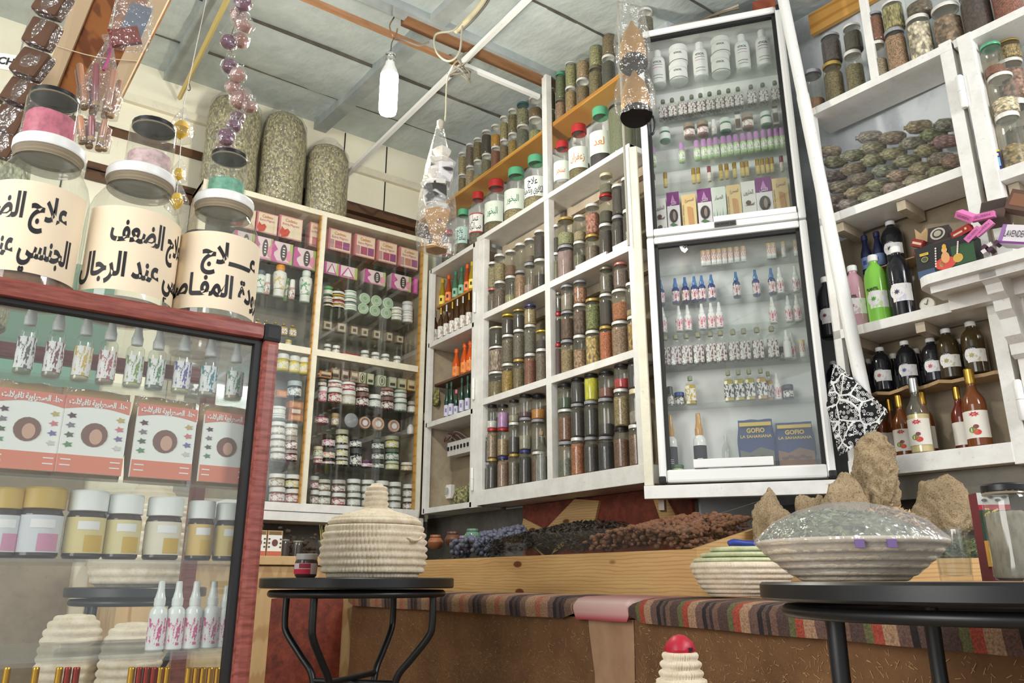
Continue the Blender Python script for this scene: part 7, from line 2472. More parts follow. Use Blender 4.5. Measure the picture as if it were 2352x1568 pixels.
def lumps(name, fn, n, size, mat, cols, label, cat, seed, sq=(1, 1, 1)):
    """a heap nobody could count: small rough pieces in one object"""
    rr = random.Random(seed)
    bm = bmesh.new()
    base = bmesh.new()
    bmesh.ops.create_icosphere(base, subdivisions=1, radius=1)
    V = [v.co.copy() for v in base.verts]
    Fc = [[v.index for v in f.verts] for f in base.faces]
    base.free()
    for i in range(n):
        c = Vector(fn(rr))
        q = Matrix.Rotation(rr.uniform(0, 6), 3, 'Z') @ Matrix.Rotation(rr.uniform(0, 6), 3, 'X')
        s = size * rr.uniform(.6, 1.3)
        vs = [bm.verts.new(c + q @ Vector((v.x * s * sq[0], v.y * s * sq[1], v.z * s * sq[2])) * (1 + .25 * rr.uniform(-1, 1))) for v in V]
        for f in Fc:
            bm.faces.new([vs[k] for k in f])
    o = link(name, bm_me(bm, True), mat, None, cols)
    tag(o, label, cat, None, 'stuff')
    return o


lumps('dark_pods', lambda r: (r.uniform(.75, 1.45), r.uniform(3.55, 3.95), COUNTER + .018 + .125 * r.random() * r.random()), 420, .016, 'leaf_mix', (74, 62, 52), 'heap of dark pods and buds behind the packets on the wooden counter', 'pods', 2, (1, .7, .6))
for o in (bpy.data.objects['dark_pods'],):
    pass


def binz(x):
    return .452 + (BZ + .045 - .452) + (x - BX) * .2


def in_bin(y0, y1, up=0):
    def f(r):
        y = r.uniform(y0, y1)
        x = r.uniform(BX + .035, 2.08)
        hump = .5 + .5 * math.sin(PI * (y - y0) / (y1 - y0))
        z = binz(x) - .035 + (.045 + up) * hump - r.random() ** 2 * .06
        return (x, y, max(z, .48))
    return f


lumps('dried_buds', in_bin(1.63, 2.11, .01), 1500, .0125, 'leaf_mix', (122, 80, 56), 'heap of reddish-brown curled buds at the near end of pine bin', 'dried buds', 3, (1, .7, .5))
lumps('dark_herbs', in_bin(2.07, 2.12, 0), 10, .004, 'leaf_mix', (44, 40, 34), 'x', 'x', 4) if 0 else None
hb_ = leaf_pile('dark_herbs', None, in_bin(2.155, 2.735, .02), 3600, .013, 'leaf_mix', (56, 50, 42), 6)
tag(hb_, 'heap of near-black dried herb bits in the middle of pine bin', 'dried herbs', None, 'stuff')
lumps('bluish_crystals', in_bin(2.785, 3.0, .02), 420, .016, 'gloss_paint', (96, 98, 116), 'heap of bluish glassy crystals near the corner end of pine bin', 'crystals', 7, (1, .8, .7))
rs = random.Random(12)
for i, (px, py, c, nm, lb) in enumerate(((1000, 1245, (150, 92, 60), 'clay_pot', 'small orange clay piece beside the palm basket in the bin'), (1040, 1238, (96, 60, 46), 'clay_pot', 'brown clay pot lying in the corner end of bin'), (1085, 1232, (96, 130, 110), 'green_bottle', 'green glass trinket in the corner end of bin'), (1068, 1248, (150, 130, 160), 'lilac_stone', 'lilac stone in the corner end of bin'))):
    p = atX(px, py, BX + .08)
    t = empty(nm, (p.x, p.y, p.z - .03), i, lb, 'trinket', None)
    lathe('body', [(.018, 0), (.032, .012), (.036, .03), (.026, .048), (.018, .052)], 'gloss_paint' if i > 1 else 'paint', t, 16, c, wob=wobf(i, .12))
    lathe('rim', [(.019, .05), (.025, .053), (.024, .062), (.012, .062)], 'paint', t, 16, c)
o = lumps('bin_base_fill', lambda r: (r.uniform(BX + .04, 2.18), r.uniform(3.04, 3.2), .485 + .11 * r.random()), 130, .022, 'leaf_mix', (64, 54, 46), 'dark mixed rubble of resin and roots at the corner end of bin', 'resin', 8)

# ---------------------------------------------------------------- sponges and herbs in the low bin
SF = Frame(1.80, 1.42, math.atan2(-.50, .35))


def sponge(px, py_bot, w, h_px, label, dpt, seed, parts=((0, 0, 0, 1),), z=.5206, flat=.8):
    u = SF.u_at(px, dpt, .65)
    k_ = SF.scale(u, dpt, .65)
    W_, H_ = w * k_, h_px * k_
    bm = bmesh.new()
    bmesh.ops.create_icosphere(bm, subdivisions=5, radius=1)
    for v in bm.verts:
        c = v.co.copy()
        n1 = noise.noise(c * 1.6 + Vector((seed, 0, 0))) * .28
        n2 = abs(noise.noise(c * 3.6 + Vector((0, seed, 0)))) * -.20
        n3 = noise.noise(c * 14 + Vector((0, 0, seed))) * .04
        c *= 1 + n1 + n2 + n3
        v.co = (c.x * W_ / 2, c.y * W_ / 2 * flat, max(c.z, -.92) * H_ / 2)
    mz = min(v.co.z for v in bm.verts)
    for v in bm.verts:
        v.co.z -= mz
    o = link('sea_sponge', bm_me(bm, True), 'sponge', None)
    o.location = SF.w(u, dpt, z)
    o.rotation_euler.z = SF.ang
    tag(o, label, 'sponge', 'sea sponges in the low bin')
    return o


sponge(1776, 1240, 100, 200, 'roundish sponge at the left end of the low bin, beside the pine end board', .22, 1.0, z=.5206)
sponge(1874, 1210, 105, 205, 'low sponge partly hidden behind the wrapped leaf basket', .30, 2.0)
sponge(1948, 1200, 120, 240, 'smooth domed sponge in front of the tall one', .20, 3.3)
sponge(2175, 1200, 125, 165, 'single craggy sponge lying on the green herbs', .22, 5.2, z=.612)
# the tall sponge: three lobes in one body
u = SF.u_at(2010, .33, .8)
k_ = SF.scale(u, .33, .8)
bm = bmesh.new()
bmesh.ops.create_icosphere(bm, subdivisions=6, radius=1)
zb0, zt0 = .5206, SF.z_at(992, u, .33)
Hh = zt0 - zb0
for v in bm.verts:
    c = v.co.copy()
    s = (c.z + 1) / 2
    wx = (62 + 6 * math.sin(s * 9 + .6) - 24 * s) * k_
    off = (10 * math.sin(s * 4.2 + 3.4)) * k_
    n1 = noise.noise(c * 2.4 + Vector((7, 0, 0))) * .34 + abs(noise.noise(Vector((c.x * 3.2, c.y * 3.2, c.z * 6.5)) + Vector((0, 4, 0)))) * -.55 + .12 + noise.noise(c * 18) * .05
    q = math.sqrt(max(1e-5, 1 - c.z * c.z))
    pr = max(q, .0) ** .45 / max(q, 1e-4)
    v.co = (off + c.x * pr * wx * (1 + n1), c.y * pr * wx * .62 * (1 + n1), s * Hh)
o = link('sea_sponge', bm_me(bm, True), 'sponge', None)
o.location = SF.w(u, .33, zb0)
o.rotation_euler.z = SF.ang
tag(o, 'tall lumpy sponge standing up past the shelf edge', 'sponge', 'sea sponges in the low bin')
u0, u1 = SF.u_at(2100, .2, .6), SF.u_at(2290, .2, .6)
hg = leaf_pile('green_herb_heap', None, lambda r: SF.w(r.uniform(u0, u1), r.uniform(.05, .42), .537 + .085 * r.random()), 2600, .012, 'leaf_mix', (104, 116, 62), 15)
tag(hg, 'heap of loose dried green herb under the craggy sponge', 'herbs', None, 'stuff')

# ---------------------------------------------------------------- bandana on the pipe
bm = bmesh.new()
rows = []
n, m = 18, 20
TLp, TRp, BRp, BLp = (1915, 835), (2042, 945), (1992, 1012), (1928, 1046)
for j in range(m + 1):
    row = []
    tj = j / m
    for i in range(n + 1):
        ti = i / n
        a = Vector(TLp).lerp(Vector((1898, 930)), min(1, tj * 2)) if tj < .5 else Vector((1898, 930)).lerp(Vector(BLp), tj * 2 - 1)
        b = Vector((1930, 842)).lerp(Vector(TRp), min(1, tj * 1.9)) if tj < .526 else Vector(TRp).lerp(Vector(BRp), (tj - .526) / .474)
        q = a.lerp(b, ti)
        dep = -.118 + .016 * math.sin(ti * 8 + tj * 2.2) * (.3 + tj) + .006 * math.sin(tj * 9 + ti * 3) + .02 * ti
        u, z = RW.at(q.x, q.y, dep)
        row.append(bm.verts.new(RW.w(u, dep, z)))
    rows.append(row)
for p, q in zip(rows, rows[1:]):
    for k in range(n):
        bm.faces.new((p[k], p[k + 1], q[k + 1], q[k]))
c0 = rows[0][0].co.copy()
bmesh.ops.translate(bm, vec=-c0, verts=bm.verts)
bmesh.ops.solidify(bm, geom=bm.faces[:], thickness=.0012)
o = link('bandana', bm_me(bm, True), 'bandana_print')
o.location = c0
tag(o, 'black and white patterned bandana tied to the foot of the white pipe', 'bandana')

# ---------------------------------------------------------------- sacks on the glass cabinet
def sack(px, w, top, bot, label, seed, dpt=.10):
    u = GW.u_at(px, dpt, 2.7)
    z = GZ[2] + .001
    W_ = w * GW.scale(u, dpt, 2.7)
    H_ = GW.z_at(top, u, dpt) - z
    H_ = min(H_, ceil_z(3.8) - .03 - z)
    root = empty('herb_sack', GW.w(u, dpt, z), 0, label, 'sack', 'sacks of herb on the glass cabinet')
    prof = [(.78, 0), (.96, .03), (1.0, .12), (.97, .4), (1.0, .62), (.96, .82), (.80, .92), (.5, .965), (.1, .985)]
    w_ = lambda an, zz: .07 * noise.noise((math.cos(an) * 1.5 + seed, math.sin(an) * 1.5, zz * 7)) + .02 * noise.noise((math.cos(an) * 7, math.sin(an) * 7 + seed, zz * 40))
    me = lathe_me([(r * W_ / 2 * .97, zz * H_ * .93) for r, zz in prof], 40, wob=w_)
    o = link('herb', me, 'herb_sack', root, (186, 180, 138))
    o.scale.y = .72
    me = lathe_me([(r * W_ / 2 * (1 if zz < .9 else .8), zz * H_) for r, zz in prof[:-1] + [(.42, 1.0)]], 40, wob=lambda an, zz: w_(an, zz) + .012 * noise.noise((an * 3, seed, zz * 60)), cap1=False)
    o = link('clear_bag', me, 'bag_film', root)
    o.scale.y = .74


sack(532, 124, 208, 430, 'tall sack of dried herb, first from left on the glass cabinet', 1)
sack(648, 106, 222, 448, 'tall sack of dried herb, second from left with folded corner', 2)
sack(752, 102, 322, 478, 'shorter sack of dried herb, nearest the cabinet middle post', 3)

# ---------------------------------------------------------------- bulb, wires and bars under the roof
pbk = atY(787, 343, 4.05)
zbar = atX(1244, 226, 2.08).z
o = box('white_bar', (pbk.x - .011, on_ceiling(1100, 0).y - 1.2, zbar - .016), (pbk.x + .011, 4.06, zbar + .004), 'white_tube')
tag(o, 'white square bar running from the cream wall past the bulb', 'bar')
yb_ = 2.69
o = box('white_bar', (pbk.x + .012, yb_ - .010, zbar - .012), (2.06, yb_ + .010, zbar + .008), 'white_tube')
tag(o, 'white bar running from the white post to the cable knot', 'bar')
o = box('rusty_bar', (-.8, yb_ - .012, zbar - .012), (pbk.x - .012, yb_ + .012, zbar + .008), 'brown_beam')
tag(o, 'rust-brown bar continuing the white one under the roof', 'bar')
tb = 2.58
b0, b1 = at_t(890, 262, tb), at_t(899, 135, tb)
hb2 = b1.z - b0.z
t = empty('light_bulb', (b0.x, b0.y, b0.z), 0, 'glowing bare bulb hanging from twisted wires under the roof', 'light bulb')
rb = .034
lathe('glowing_tube', [(.006, 0), (rb * .9, .006), (rb, .02), (rb, hb2 * .66), (rb * .94, hb2 * .70), (.01, hb2 * .70)], 'bulb_glow', t, 24)
lathe('collar', [(rb * .99, hb2 * .70), (rb * .9, hb2 * .76), (rb * .55, hb2 * .88), (rb * .5, hb2 * .94)], 'white_plastic', t, 24)
lathe('socket', [(rb * .54, hb2 * .93), (rb * .58, hb2 * .95), (rb * .58, hb2 * 1.0), (rb * .5, hb2 * 1.03), (rb * .62, hb2 * 1.04), (rb * .62, hb2 * 1.07), (.004, hb2 * 1.08)], 'chrome', t, 18)
hk = at_t(905, 88, tb) - b0
tp_ = on_ceiling(905, 40) - b0
tube('wire', [(0, 0, hb2 * 1.08), (.003, .002, hk.z - .02), hk], .0025, 'paint', t, 6, (90, 84, 76), 4)
cr = at_t(985, 97, tb + .1) - b0
tube('wire', [hk, hk + (cr - hk) * .3 + Vector((0, 0, -.005)), hk + (cr - hk) * .7 + Vector((0, 0, -.02)), cr], .004, 'paint', t, 6, (120, 112, 100), 5)
tube('hook', [hk + Vector((.012, 0, .05)), hk + Vector((.006, 0, .0)), hk, hk + Vector((-.012, .0, .02)), hk + (tp_ - hk) * .5 + Vector((-.02, 0, 0)), tp_], .003, 'brown_beam', t, 6, None, 4)
l = bpy.data.lights.new('bulb_light', 'POINT')
l.energy, l.color, l.shadow_soft_size = 30, (1, .96, .84), .05
o = bpy.data.objects.new('bulb_light', l)
COL.objects.link(o)
o.location = b0 + Vector((-.02, -.02, -.07))
# cable knot and the wire of the lantern bag
kn = Vector((pbk.x, yb_, zbar - .004))
t = empty('cable_knot', kn, 0, 'tangle of grey cables wrapped round the crossing of the white bars', 'cable')
rs = random.Random(4)
for k in range(5):
    pts = []
    for q in range(9):
        a = q * PI / 4 + k
        pts.append(Vector((.05 * math.cos(a) * rs.uniform(.5, 1.2), .05 * math.sin(a) * rs.uniform(.5, 1.2), -.02 + .06 * math.sin(a * .7 + k))))
    tube('loop', pts, .0045, 'paint', t, 6, (150, 146, 130) if k % 2 else (120, 114, 100), 4)
lp = [at_t(x, y, tb + .12) - kn for x, y in ((1060, 50), (1040, 70), (1000, 80), (1003, 120), (1030, 140), (1055, 120), (1062, 60))]
tube('loop', lp, .0045, 'paint', t, 6, (150, 146, 130), 6)
up_ = [at_t(x, y, tb + .15) - kn for x, y in ((1045, 72), (1075, 45), (1105, 10), (1120, -15))]
tube('cable_run', up_, .012, 'paint', t, 8, (196, 184, 150), 4)
tube('cable_run', [p + Vector((.02, 0, .004)) for p in up_], .006, 'paint', t, 6, (110, 104, 96), 4)


def film_bag(name, parent, pts, seed, mat='bag_film', seg=26, flat=.6, bottom=True):
    """hanging film bag: pts (radius, z) from the bottom up"""
    me = lathe_me(pts, seg, wob=lambda an, z: .14 * noise.noise((math.cos(an) * 2 + seed, math.sin(an) * 2, z * 16)) + .05 * noise.noise((math.cos(an) * 6, math.sin(an) * 6 + seed, z * 40)), cap0=bottom)
    o = link(name, me, mat, parent)
    o.scale.y = flat
    return o


def hang(px0, py0, px1, py1, tt):
    a, b = at_t(px0, py0, tt), at_t(px1, py1, tt)
    return a, b, (a - b).length


# brass lantern and white paper-topped packets in a bag, hanging near the corner
a, b, H_ = hang(1022, 275, 1002, 590, 2.45)
t = empty('lantern_bag', b, 0, 'hanging bag with a small brass lantern under two striped packets, in front of the corner', 'bag')
b2 = Vector((0, 0, 0))
film_bag('clear_bag', t, [(.01, .0), (.07, .02), (.082, .08), (.066, .2), (.05, .33), (.012, H_ * .96)], 2)
for k_, (x, z) in enumerate(((-.012, .185), (.012, .275))):
    f = lathe('striped_packet', [(.034, z), (.046, z + .03), (.044, z + .075), (.022, z + .088)], 'label_busy', t, 6, (50, 46, 44))
    f.location.x = x
    w_ = lathe('white_wrap', [(.045, z + .066), (.048, z + .080), (.018, z + .10), (.034, z + .128), (.004, z + .138)], 'white_film', t, 9, wob=wobf(k_, .35))
    w_.location.x = x
w_ = lathe('white_wrap', [(.040, .162), (.045, .178), (.016, .20), (.03, .215), (.004, .22)], 'white_film', t, 9, wob=wobf(5, .3))
la = lathe('lantern', [(.038, .022), (.042, .030), (.018, .044), (.016, .072), (.026, .082), (.046, .150), (.048, .162), (.03, .166), (.004, .168)], 'dull_brass', t, 6)
lathe('gem', [(.001, 0), (.006, .001), (.006, .004), (.001, .006)], 'gloss_paint', la, 8, (150, 40, 30)).matrix_local = Matrix.Translation((-.01, -.034, .118)) @ Matrix.Rotation(PI / 2, 4, 'X')
lw = [at_t(x, y, 2.45) - b for x, y in ((1022, 280), (1024, 255), (1028, 180), (1050, 140))] + [kn - b + Vector((.01, .0, -.01))]
tube('hanging_wire', lw, .003, 'paint', t, 6, (176, 166, 140), 6)
lathe('knot', [(.004, H_ * .93), (.011, H_ * .95), (.012, H_ * .985), (.004, H_)], 'paint', t, 10, (196, 186, 170))

# big bag with gold lantern and black lids near the display cabinet
a, b, H_ = hang(1455, -30, 1462, 275, 2.0)
t = empty('gold_lantern_bag', b, 0, 'hanging clear bag with gold filigree lanterns showing black round bases, beside the display cabinet', 'bag')
fr = YAW
for k_, (z0, s_) in enumerate(((.012, 1.0), (.185, .9))):
    base = lathe('black_base', [(.001, -.002), (.046 * s_, 0), (.047 * s_, .004), (.044 * s_, .010), (.02, .012)], 'paint', t, 32, (22, 20, 20))
    base.location = (.0, 0, z0)
    base.rotation_euler = (R(-16), 0, -YAW)
    ln = lathe('filigree_lantern', [(.040 * s_, .012), (.043 * s_, .03), (.040 * s_, .07), (.030 * s_, .105), (.012, .13), (.004, .15)], 'label_busy', t, 24, (150, 110, 60)) if 0 else lathe('filigree_lantern', [(.040 * s_, .010), (.043 * s_, .03), (.040 * s_, .07), (.030 * s_, .105), (.012, .13), (.004, .15)], 'dull_brass', t, 24, wob=lambda an, z: .05 * math.sin(an * 12) * math.sin(z * 220))
    ln.location = (0, 0, z0 + .002)
film_bag('clear_bag', t, [(.054, .004), (.056, .010), (.062, .03), (.058, .10), (.040, .16), (.052, .19), (.056, .25), (.03, H_), (.012, H_ + .06)], 8, 'bag_film', 30, .95, False)
tube('cord', [(.05, 0, .04), (.062, -.01, .02), (.060, -.01, -.02), (.052, 0, -.03), (.045, 0, .01)], .004, 'paint', t, 6, (40, 40, 44), 4)
tube('string', [(0, 0, H_ + .05), (.01, 0, H_ + .3), (-.01, .05, ceil_z(b.y) - b.z)], .0015, 'paint', t, 5, (190, 186, 176))
# violet packets on a string
a, b, H_ = hang(566, -25, 525, 362, 1.95)
t = empty('packet_string', b, 0, 'hanging string of twisted film packets with violet and brown discs', 'string')
pk = [(558, 5, 20, 1), (548, 35, 19, 0), (560, 58, 20, 0), (525, 96, 17, 1), (552, 92, 18, 0), (528, 152, 17, 1), (546, 172, 17, 0), (536, 200, 17, 0), (552, 228, 22, 0), (572, 244, 16, 0), (545, 272, 16, 1), (536, 290, 15, 1), (520, 315, 18, 1), (518, 345, 20, 0)]
rs = random.Random(21)
for k_, (px, py, rp, vi) in enumerate(pk):
    c = at_t(px, py, 1.95 + rs.uniform(-.03, .03)) - b
    r_p = rp * 1.95 * 1.42 / FPX
    q = lathe('film_packet', [(.002, -r_p * 1.15), (r_p * .6, -r_p * .9), (r_p, -r_p * .2), (r_p * .9, r_p * .5), (r_p * .4, r_p * .95), (r_p * .5, r_p * 1.3), (.002, r_p * 1.35)], 'gloss_film', t, 14, wob=wobf(k_ * 1.3, .25))
    q.location = c
    q.rotation_euler = (rs.uniform(-.5, .5), rs.uniform(-.5, .5), 0)
    d_ = lathe('disc', [(r_p * .2, -r_p * .5), (r_p * .78, -r_p * .35), (r_p * .8, r_p * .25), (r_p * .3, r_p * .5)], 'gloss_paint', q, 14, (110, 70, 92) if vi else (170, 128, 118))
    d_.rotation_euler = (PI / 2 + rs.uniform(-.5, .5), 0, rs.uniform(-.6, .2))
tube('string', [at_t(530, 350, 1.95) - b] + [at_t(px, py, 1.95) - b for px, py, *_ in reversed(pk[::3])] + [at_t(585, -40, 1.95) - b, Vector((.03, 0, ceil_z(b.y) - b.z))], .0016, 'paint', t, 5, (120, 110, 100))
# yellow strips in film
a, b, H_ = hang(425, 225, 402, 500, 2.1)
t = empty('yellow_packet_string', b, 0, 'hanging film string with yellow ribbon knots, behind the middle wide jar', 'string')
for k_, (px, py, rp) in enumerate(((416, 298, 17), (411, 400, 11), (405, 462, 15))):
    c = at_t(px, py, 2.1) - b
    r_p = rp * 2.1 * 1.5 / FPX
    q = lathe('film_packet', [(.003, -r_p * 1.8), (r_p * 1.2, -r_p), (r_p * 1.3, 0), (r_p * .7, r_p * 1.4), (.003, r_p * 2.6)], 'gloss_film', t, 14, wob=wobf(k_ + .7, .3))
    q.location = c
    lathe('yellow_ribbon', [(.002, -r_p * 1.1), (r_p * .6, -r_p * .5), (r_p * .75, .1 * r_p), (r_p * .4, r_p * .9), (.002, r_p)], 'paint', q, 10, (232, 186, 30), wob=wobf(k_ * 3 + 2, .6))
tube('string', [at_t(402, 500, 2.1) - b, at_t(410, 400, 2.1) - b, at_t(422, 240, 2.1) - b, Vector((.05, .05, ceil_z(b.y) - b.z))], .0014, 'paint', t, 5, (180, 176, 166))
# corked tubes in film bags
for i, (x0, y0, x1, y1, w, lb) in enumerate(((232, 95, 222, 262, 100, 'hanging film bag of cork-topped tubes with pink ribbon'), (232, 238, 212, 340, 80, 'lower hanging film bag of cork-topped tubes'))):
    a, b, H_ = hang(x0, y0, x1, y1, 1.85)
    t = empty('cork_bag', b, 0, lb, 'bag', None)
    W_ = w * 1.85 * 1.1 / FPX / 2
    if i == 0:
        up0 = b.copy()
    film_bag('clear_bag', t, [(.01, -.008), (W_ * .9, .0), (W_, H_ * .25), (W_ * .6, H_ * .6), (W_ * .2, H_ * .95), (W_ * .35, H_ * 1.05)], i + 4)
    rs = random.Random(30 + i)
    for k in range(7):
        a_ = k * .9
        q = empty('tube', (0, 0, 0)) if 0 else lathe('corked_tube', [(.007, .012), (.0085, .018), (.0085, H_ * .5), (.006, H_ * .52)], 'gloss_paint', t, 10, ((176, 136, 116), (206, 150, 120), (150, 96, 100))[k % 3])
        q.location = (W_ * .58 * math.cos(a_), W_ * .34 * math.sin(a_), .002 * k)
        q.rotation_euler = (-.12 * math.sin(a_), .18 * math.cos(a_) - .1, 0)
        lathe('cork', [(.008, .002), (.0095, .004), (.0095, .013), (.007, .014)], 'cardboard', q, 10)
    if i == 0:
        tube('pink_ribbon', [(.0, -.02, H_ * .98), (.004, -.028, H_ * .75), (-.004, -.034, H_ * .5)], .004, 'paint', t, 6, (176, 80, 130), 4)
    tube('string', [(0, 0, H_ * .95), (0.0, .02, H_ + .06), (.02, .05, ceil_z(b.y) - b.z - .01)] if i == 0 else [(0, 0, H_ * .95), up0 - b + Vector((0, 0, .004))], .0014, 'paint', t, 5, (180, 176, 166))
# red and blue packet in film
a, b, H_ = hang(300, -30, 292, 112, 1.8)
t = empty('red_packet_bag', b, R(-20), 'hanging film sleeve with a dark red slanted packet and silver sheet', 'bag')
W_ = 88 * 1.8 * 1.1 / FPX
boxes('red_packet', [((-W_ * .36, -.006, .012), (W_ * .42, .006, .062))], 'gloss_paint', t, 0, (120, 34, 26)).rotation_euler = (0, -.35, 0)
boxes('silver_sheet', [((-W_ * .40, .008, .03), (W_ * .2, .010, .15))], 'metal_paint', t, 0, (150, 156, 176)).rotation_euler = (0, .18, 0)
film_bag('clear_sleeve', t, [(.02, -.006), (W_ * .52, .0), (W_ * .56, .06), (W_ * .5, .15), (.012, .2)], 12, 'gloss_film', 24, .3)
tube('string', [(0, 0, .19), (0, 0, .3), (.02, .05, ceil_z(b.y) - b.z - .01)], .0014, 'paint', t, 5, (180, 176, 166))
# slanting wooden board with pale edges, tied with string
A_, B_ = at_t(92, 230, 2.25), at_t(268, 255, 2.25)
C_, D_ = at_t(205, -60, 1.95), at_t(425, -60, 1.95)
t = empty('hanging_board', (A_ + B_) / 2, 0, 'long brown wooden board with pale edge strips, hung slanting over the wide jars', 'board')
o0 = (A_ + B_) / 2
nrm = (B_ - A_).cross(C_ - A_).normalized()


def slab(name, q, th, mat, off=0.0):
    bm = bmesh.new()
    lo = [bm.verts.new(p - o0 + nrm * off) for p in q]
    hi = [bm.verts.new(p - o0 + nrm * (off + th)) for p in q]
    m_ = len(q)
    bm.faces.new(lo)
    bm.faces.new(list(reversed(hi)))
    for k in range(m_):
        bm.faces.new((lo[k], lo[(k + 1) % m_], hi[(k + 1) % m_], hi[k]))
    return link(name, bm_me(bm), mat, t)


slab('board', [A_, B_, D_, C_], .018, 'brown_wood', 0)
sgn = -1 if nrm.dot(o0 - Vector((0, 0, EYE))) > 0 else 1
L_ = lambda p, q, f: p + (q - p) * f
for q in ([A_, L_(A_, B_, .2), L_(C_, D_, .2), C_], [L_(A_, B_, .8), B_, D_, L_(C_, D_, .8)]):
    slab('pale_strip', q, .030 * sgn if sgn > 0 else .030, 'card_edge', 0.0 if sgn > 0 else -.030)
m0, m1 = L_(A_, C_, .47) - o0, L_(B_, D_, .40) - o0
for q in (C_, D_):
    tube('hanging_string', [q - o0, q - o0 + Vector((0, .03, ceil_z(q.y) - q.z))], .002, 'paint', t, 5, (190, 176, 150))
tube('binding_string', [m0 + nrm * .035 * sgn, L_(m0, m1, .5) + nrm * .036 * sgn + Vector((0, 0, -.012)), m1 + nrm * .035 * sgn], .0016, 'paint', t, 5, (206, 190, 160), 4)
# string of dark wrapped blocks at far left
a, b, H_ = hang(120, -40, 25, 360, 1.7)
t = empty('wrapped_block_string', b, 0, 'hanging column of dark brown blocks wrapped in shiny film at the far left', 'string')
rs = random.Random(40)
for k_, (px, py, wp_, hp_) in enumerate(((122, 10, 70, 72), (98, 80, 68, 70), (74, 150, 72, 74), (50, 215, 70, 64), (28, 280, 70, 66), (10, 335, 70, 64))):
    c = at_t(px, py, 1.7 + .01 * k_) - b
    kk = 1.7 * 1.12 / FPX
    q = boxes('brown_block', [((-wp_ * kk / 2, -.018, -hp_ * kk / 2), (wp_ * kk / 2, .018, hp_ * kk / 2))], 'fill_powder', t, .008, (92, 64, 46))
    q.location = c
    q.rotation_euler = (rs.uniform(-.1, .1), .35, -YAW)
    f = lathe('film', [(.01, -hp_ * kk * .62), (wp_ * kk * .58, -hp_ * kk * .5), (wp_ * kk * .66, 0), (wp_ * kk * .58, hp_ * kk * .5), (.01, hp_ * kk * .62)], 'gloss_film', q, 18, wob=wobf(k_ * 2.2, .2))
    f.scale.y = .42
tube('string', [at_t(22, 335, 1.75) - b, at_t(138, 10, 1.75) - b, Vector((.1, .05, ceil_z(b.y) - b.z - .012))], .002, 'paint', t, 5, (160, 156, 150))
# sack of green herb with a paper tag, far left
p = at_t(-18, 330, 2.2)
t = empty('tagged_sack', (p.x, p.y, TZ + .2), 0, 'pale green herb sack with a white lettered tag at the left edge', 'sack')
sk = lathe('herb', [(.10, 0), (.13, .03), (.135, .3), (.11, .62), (.06, .70), (.01, .71)], 'herb_sack', t, 30, (170, 176, 150))
tg = boxes('paper_tag', [((-.03, -.002, 0), (.03, 0, .055))], 'paper', t, 0, (226, 226, 222))
pt = at_t(8, 140, 2.05)
tg.location = pt - Vector((p.x, p.y, TZ + .2)) + Vector((0, 0, -.03))
tg.rotation_euler = (0, .12, -YAW + .1)
text_flat('lettering', 'CH', .034, 'ink_black', tg, (.006, -.003, .028), bold=.001)
tube('hanging_loop', [(0, 0, .70), (.02, .02, .9), (.05, .05, ceil_z(p.y) - TZ - .21)], .003, 'paint', t, 5, (150, 146, 140))
# yellow lath and loop hooks by the cream wall
pa, pb_ = on_ceiling(527, -12, .10), Vector((0, 0, 0))
pb_ = atY(412, 226, 4.02)
bm = bmesh.new()
add_tube(bm, [pa - pb_, Vector((0, 0, 0))], .012, 4)
o = link('yellow_lath', bm_me(bm), 'paint', None, (206, 182, 110))
o.location = pb_
tag(o, 'thin yellowish lath slanting from the roof to the cream wall', 'lath')
o = tube('wire_hook', [on_ceiling(440, 150), at_t(433, 180, 3.6), at_t(437, 204, 3.6), at_t(431, 206, 3.6), at_t(429, 185, 3.6)], .003, 'paint', None, 5, (110, 104, 96), 4)
tag(o, 'bent wire hook hanging from the roof near the yellow lath', 'hook')
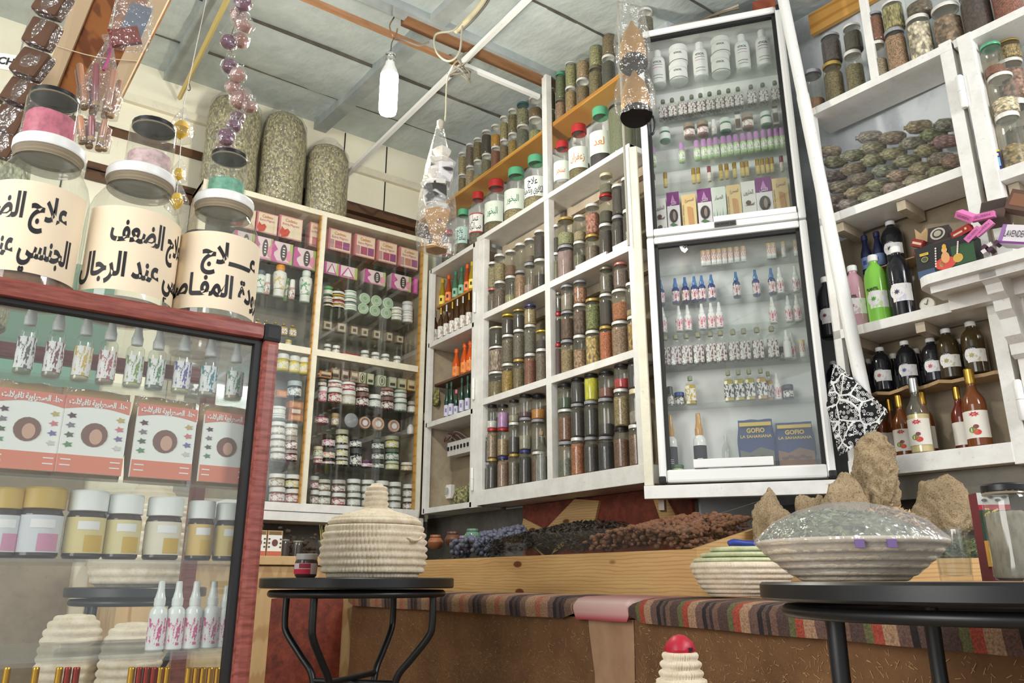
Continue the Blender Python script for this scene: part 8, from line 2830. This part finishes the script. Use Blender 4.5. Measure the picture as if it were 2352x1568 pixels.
# wires beside the display cabinet and under the cabinets
for i, q in enumerate((((1405, 0), (1440, 60), (1466, 300), (1478, 560)),)):
    pts = [DW.w(-.035, -.03, DW.at(x, y, -.03)[1]) for x, y in q]
    o = tube('grey_cable', pts, .005, 'paint', None, 6, (160, 156, 144), 5)
    tag(o, 'grey cable running down beside the display cabinet', 'cable')
o = tube('red_wire', [RW.w(-.29, -.03, .80), RW.w(-.22, -.02, .72), RW.w(-.15, -.03, .60)], .004, 'paint', None, 6, (110, 40, 44), 4)
tag(o, 'dark red wire hanging below the display ledge', 'wire')
o = tube('grey_wire', [JW.w(-1.12, -.01, .87), JW.w(-1.11, -.03, .78), JW.w(-1.13, -.02, .70), JW.w(-1.125, .04, .62)], .0035, 'paint', None, 6, (170, 166, 156), 4)
tag(o, 'grey wire hanging under the corner cabinet near the palm basket', 'wire')
# odds and ends on top of the display cabinet
u = DW.u_at(1503, .06, 2.85)
spice_jar(DW.w(.07, .055, DZ[2] + .0006), 0, .035, .15, 'gs', .8, 'w', 'herb jar on top of the display cabinet beside the lantern bag', None, 'j')
t = empty('stick_bundle', DW.w(.33, .055, DZ[2] + .001), DW.ang, 'bundle of grey sticks lying on top of the display cabinet', 'bundle')
rs = random.Random(50)
for k in range(8):
    tube('stick', [(-.16 + rs.uniform(-.02, .02), rs.uniform(-.03, .03), .012 + .008 * (k % 3)), (.0, rs.uniform(-.02, .02), .02 + .006 * k), (.13, rs.uniform(-.03, .03), .02 + .007 * k)], .006, 'paint', t, 6, (150, 140, 124) if k % 3 else (110, 96, 80), 2)
t = pouch('rust_cloth', DW.w(.56, .055, DZ[2] + .001), DW.ang, .09, .09, .06, 'paint', 'rust-orange cloth scrap on top of the display cabinet', 'cloth', None, (150, 76, 50), 3)
pq = RW.at(1900, 60, .17)
o = box('orange_beam', (-.32, 0, 0), (.22, .02, .10), 'orange_plank')
o.location = RW.w(0, .168, pq[1])
o.rotation_euler = (0, 0, RW.ang)
tag(o, 'orange-brown board on the wall above the herb cabinet jars', 'board')
# dark shutter on the cream wall behind the wide jars
sa, sb = atY(205, 350, 4.02), atY(455, 470, 4.02)
t = empty('dark_shutter', (sa.x, 4.02, sb.z), 0, 'dark brown slatted shutter on the cream wall behind the wide jars', 'shutter')
boxes('shutter_slats', [((0, -.012, k * .045), (sb.x - sa.x, .03, k * .045 + .036)) for k in range(int((sa.z - sb.z) / .045))], 'dark_wood', t)
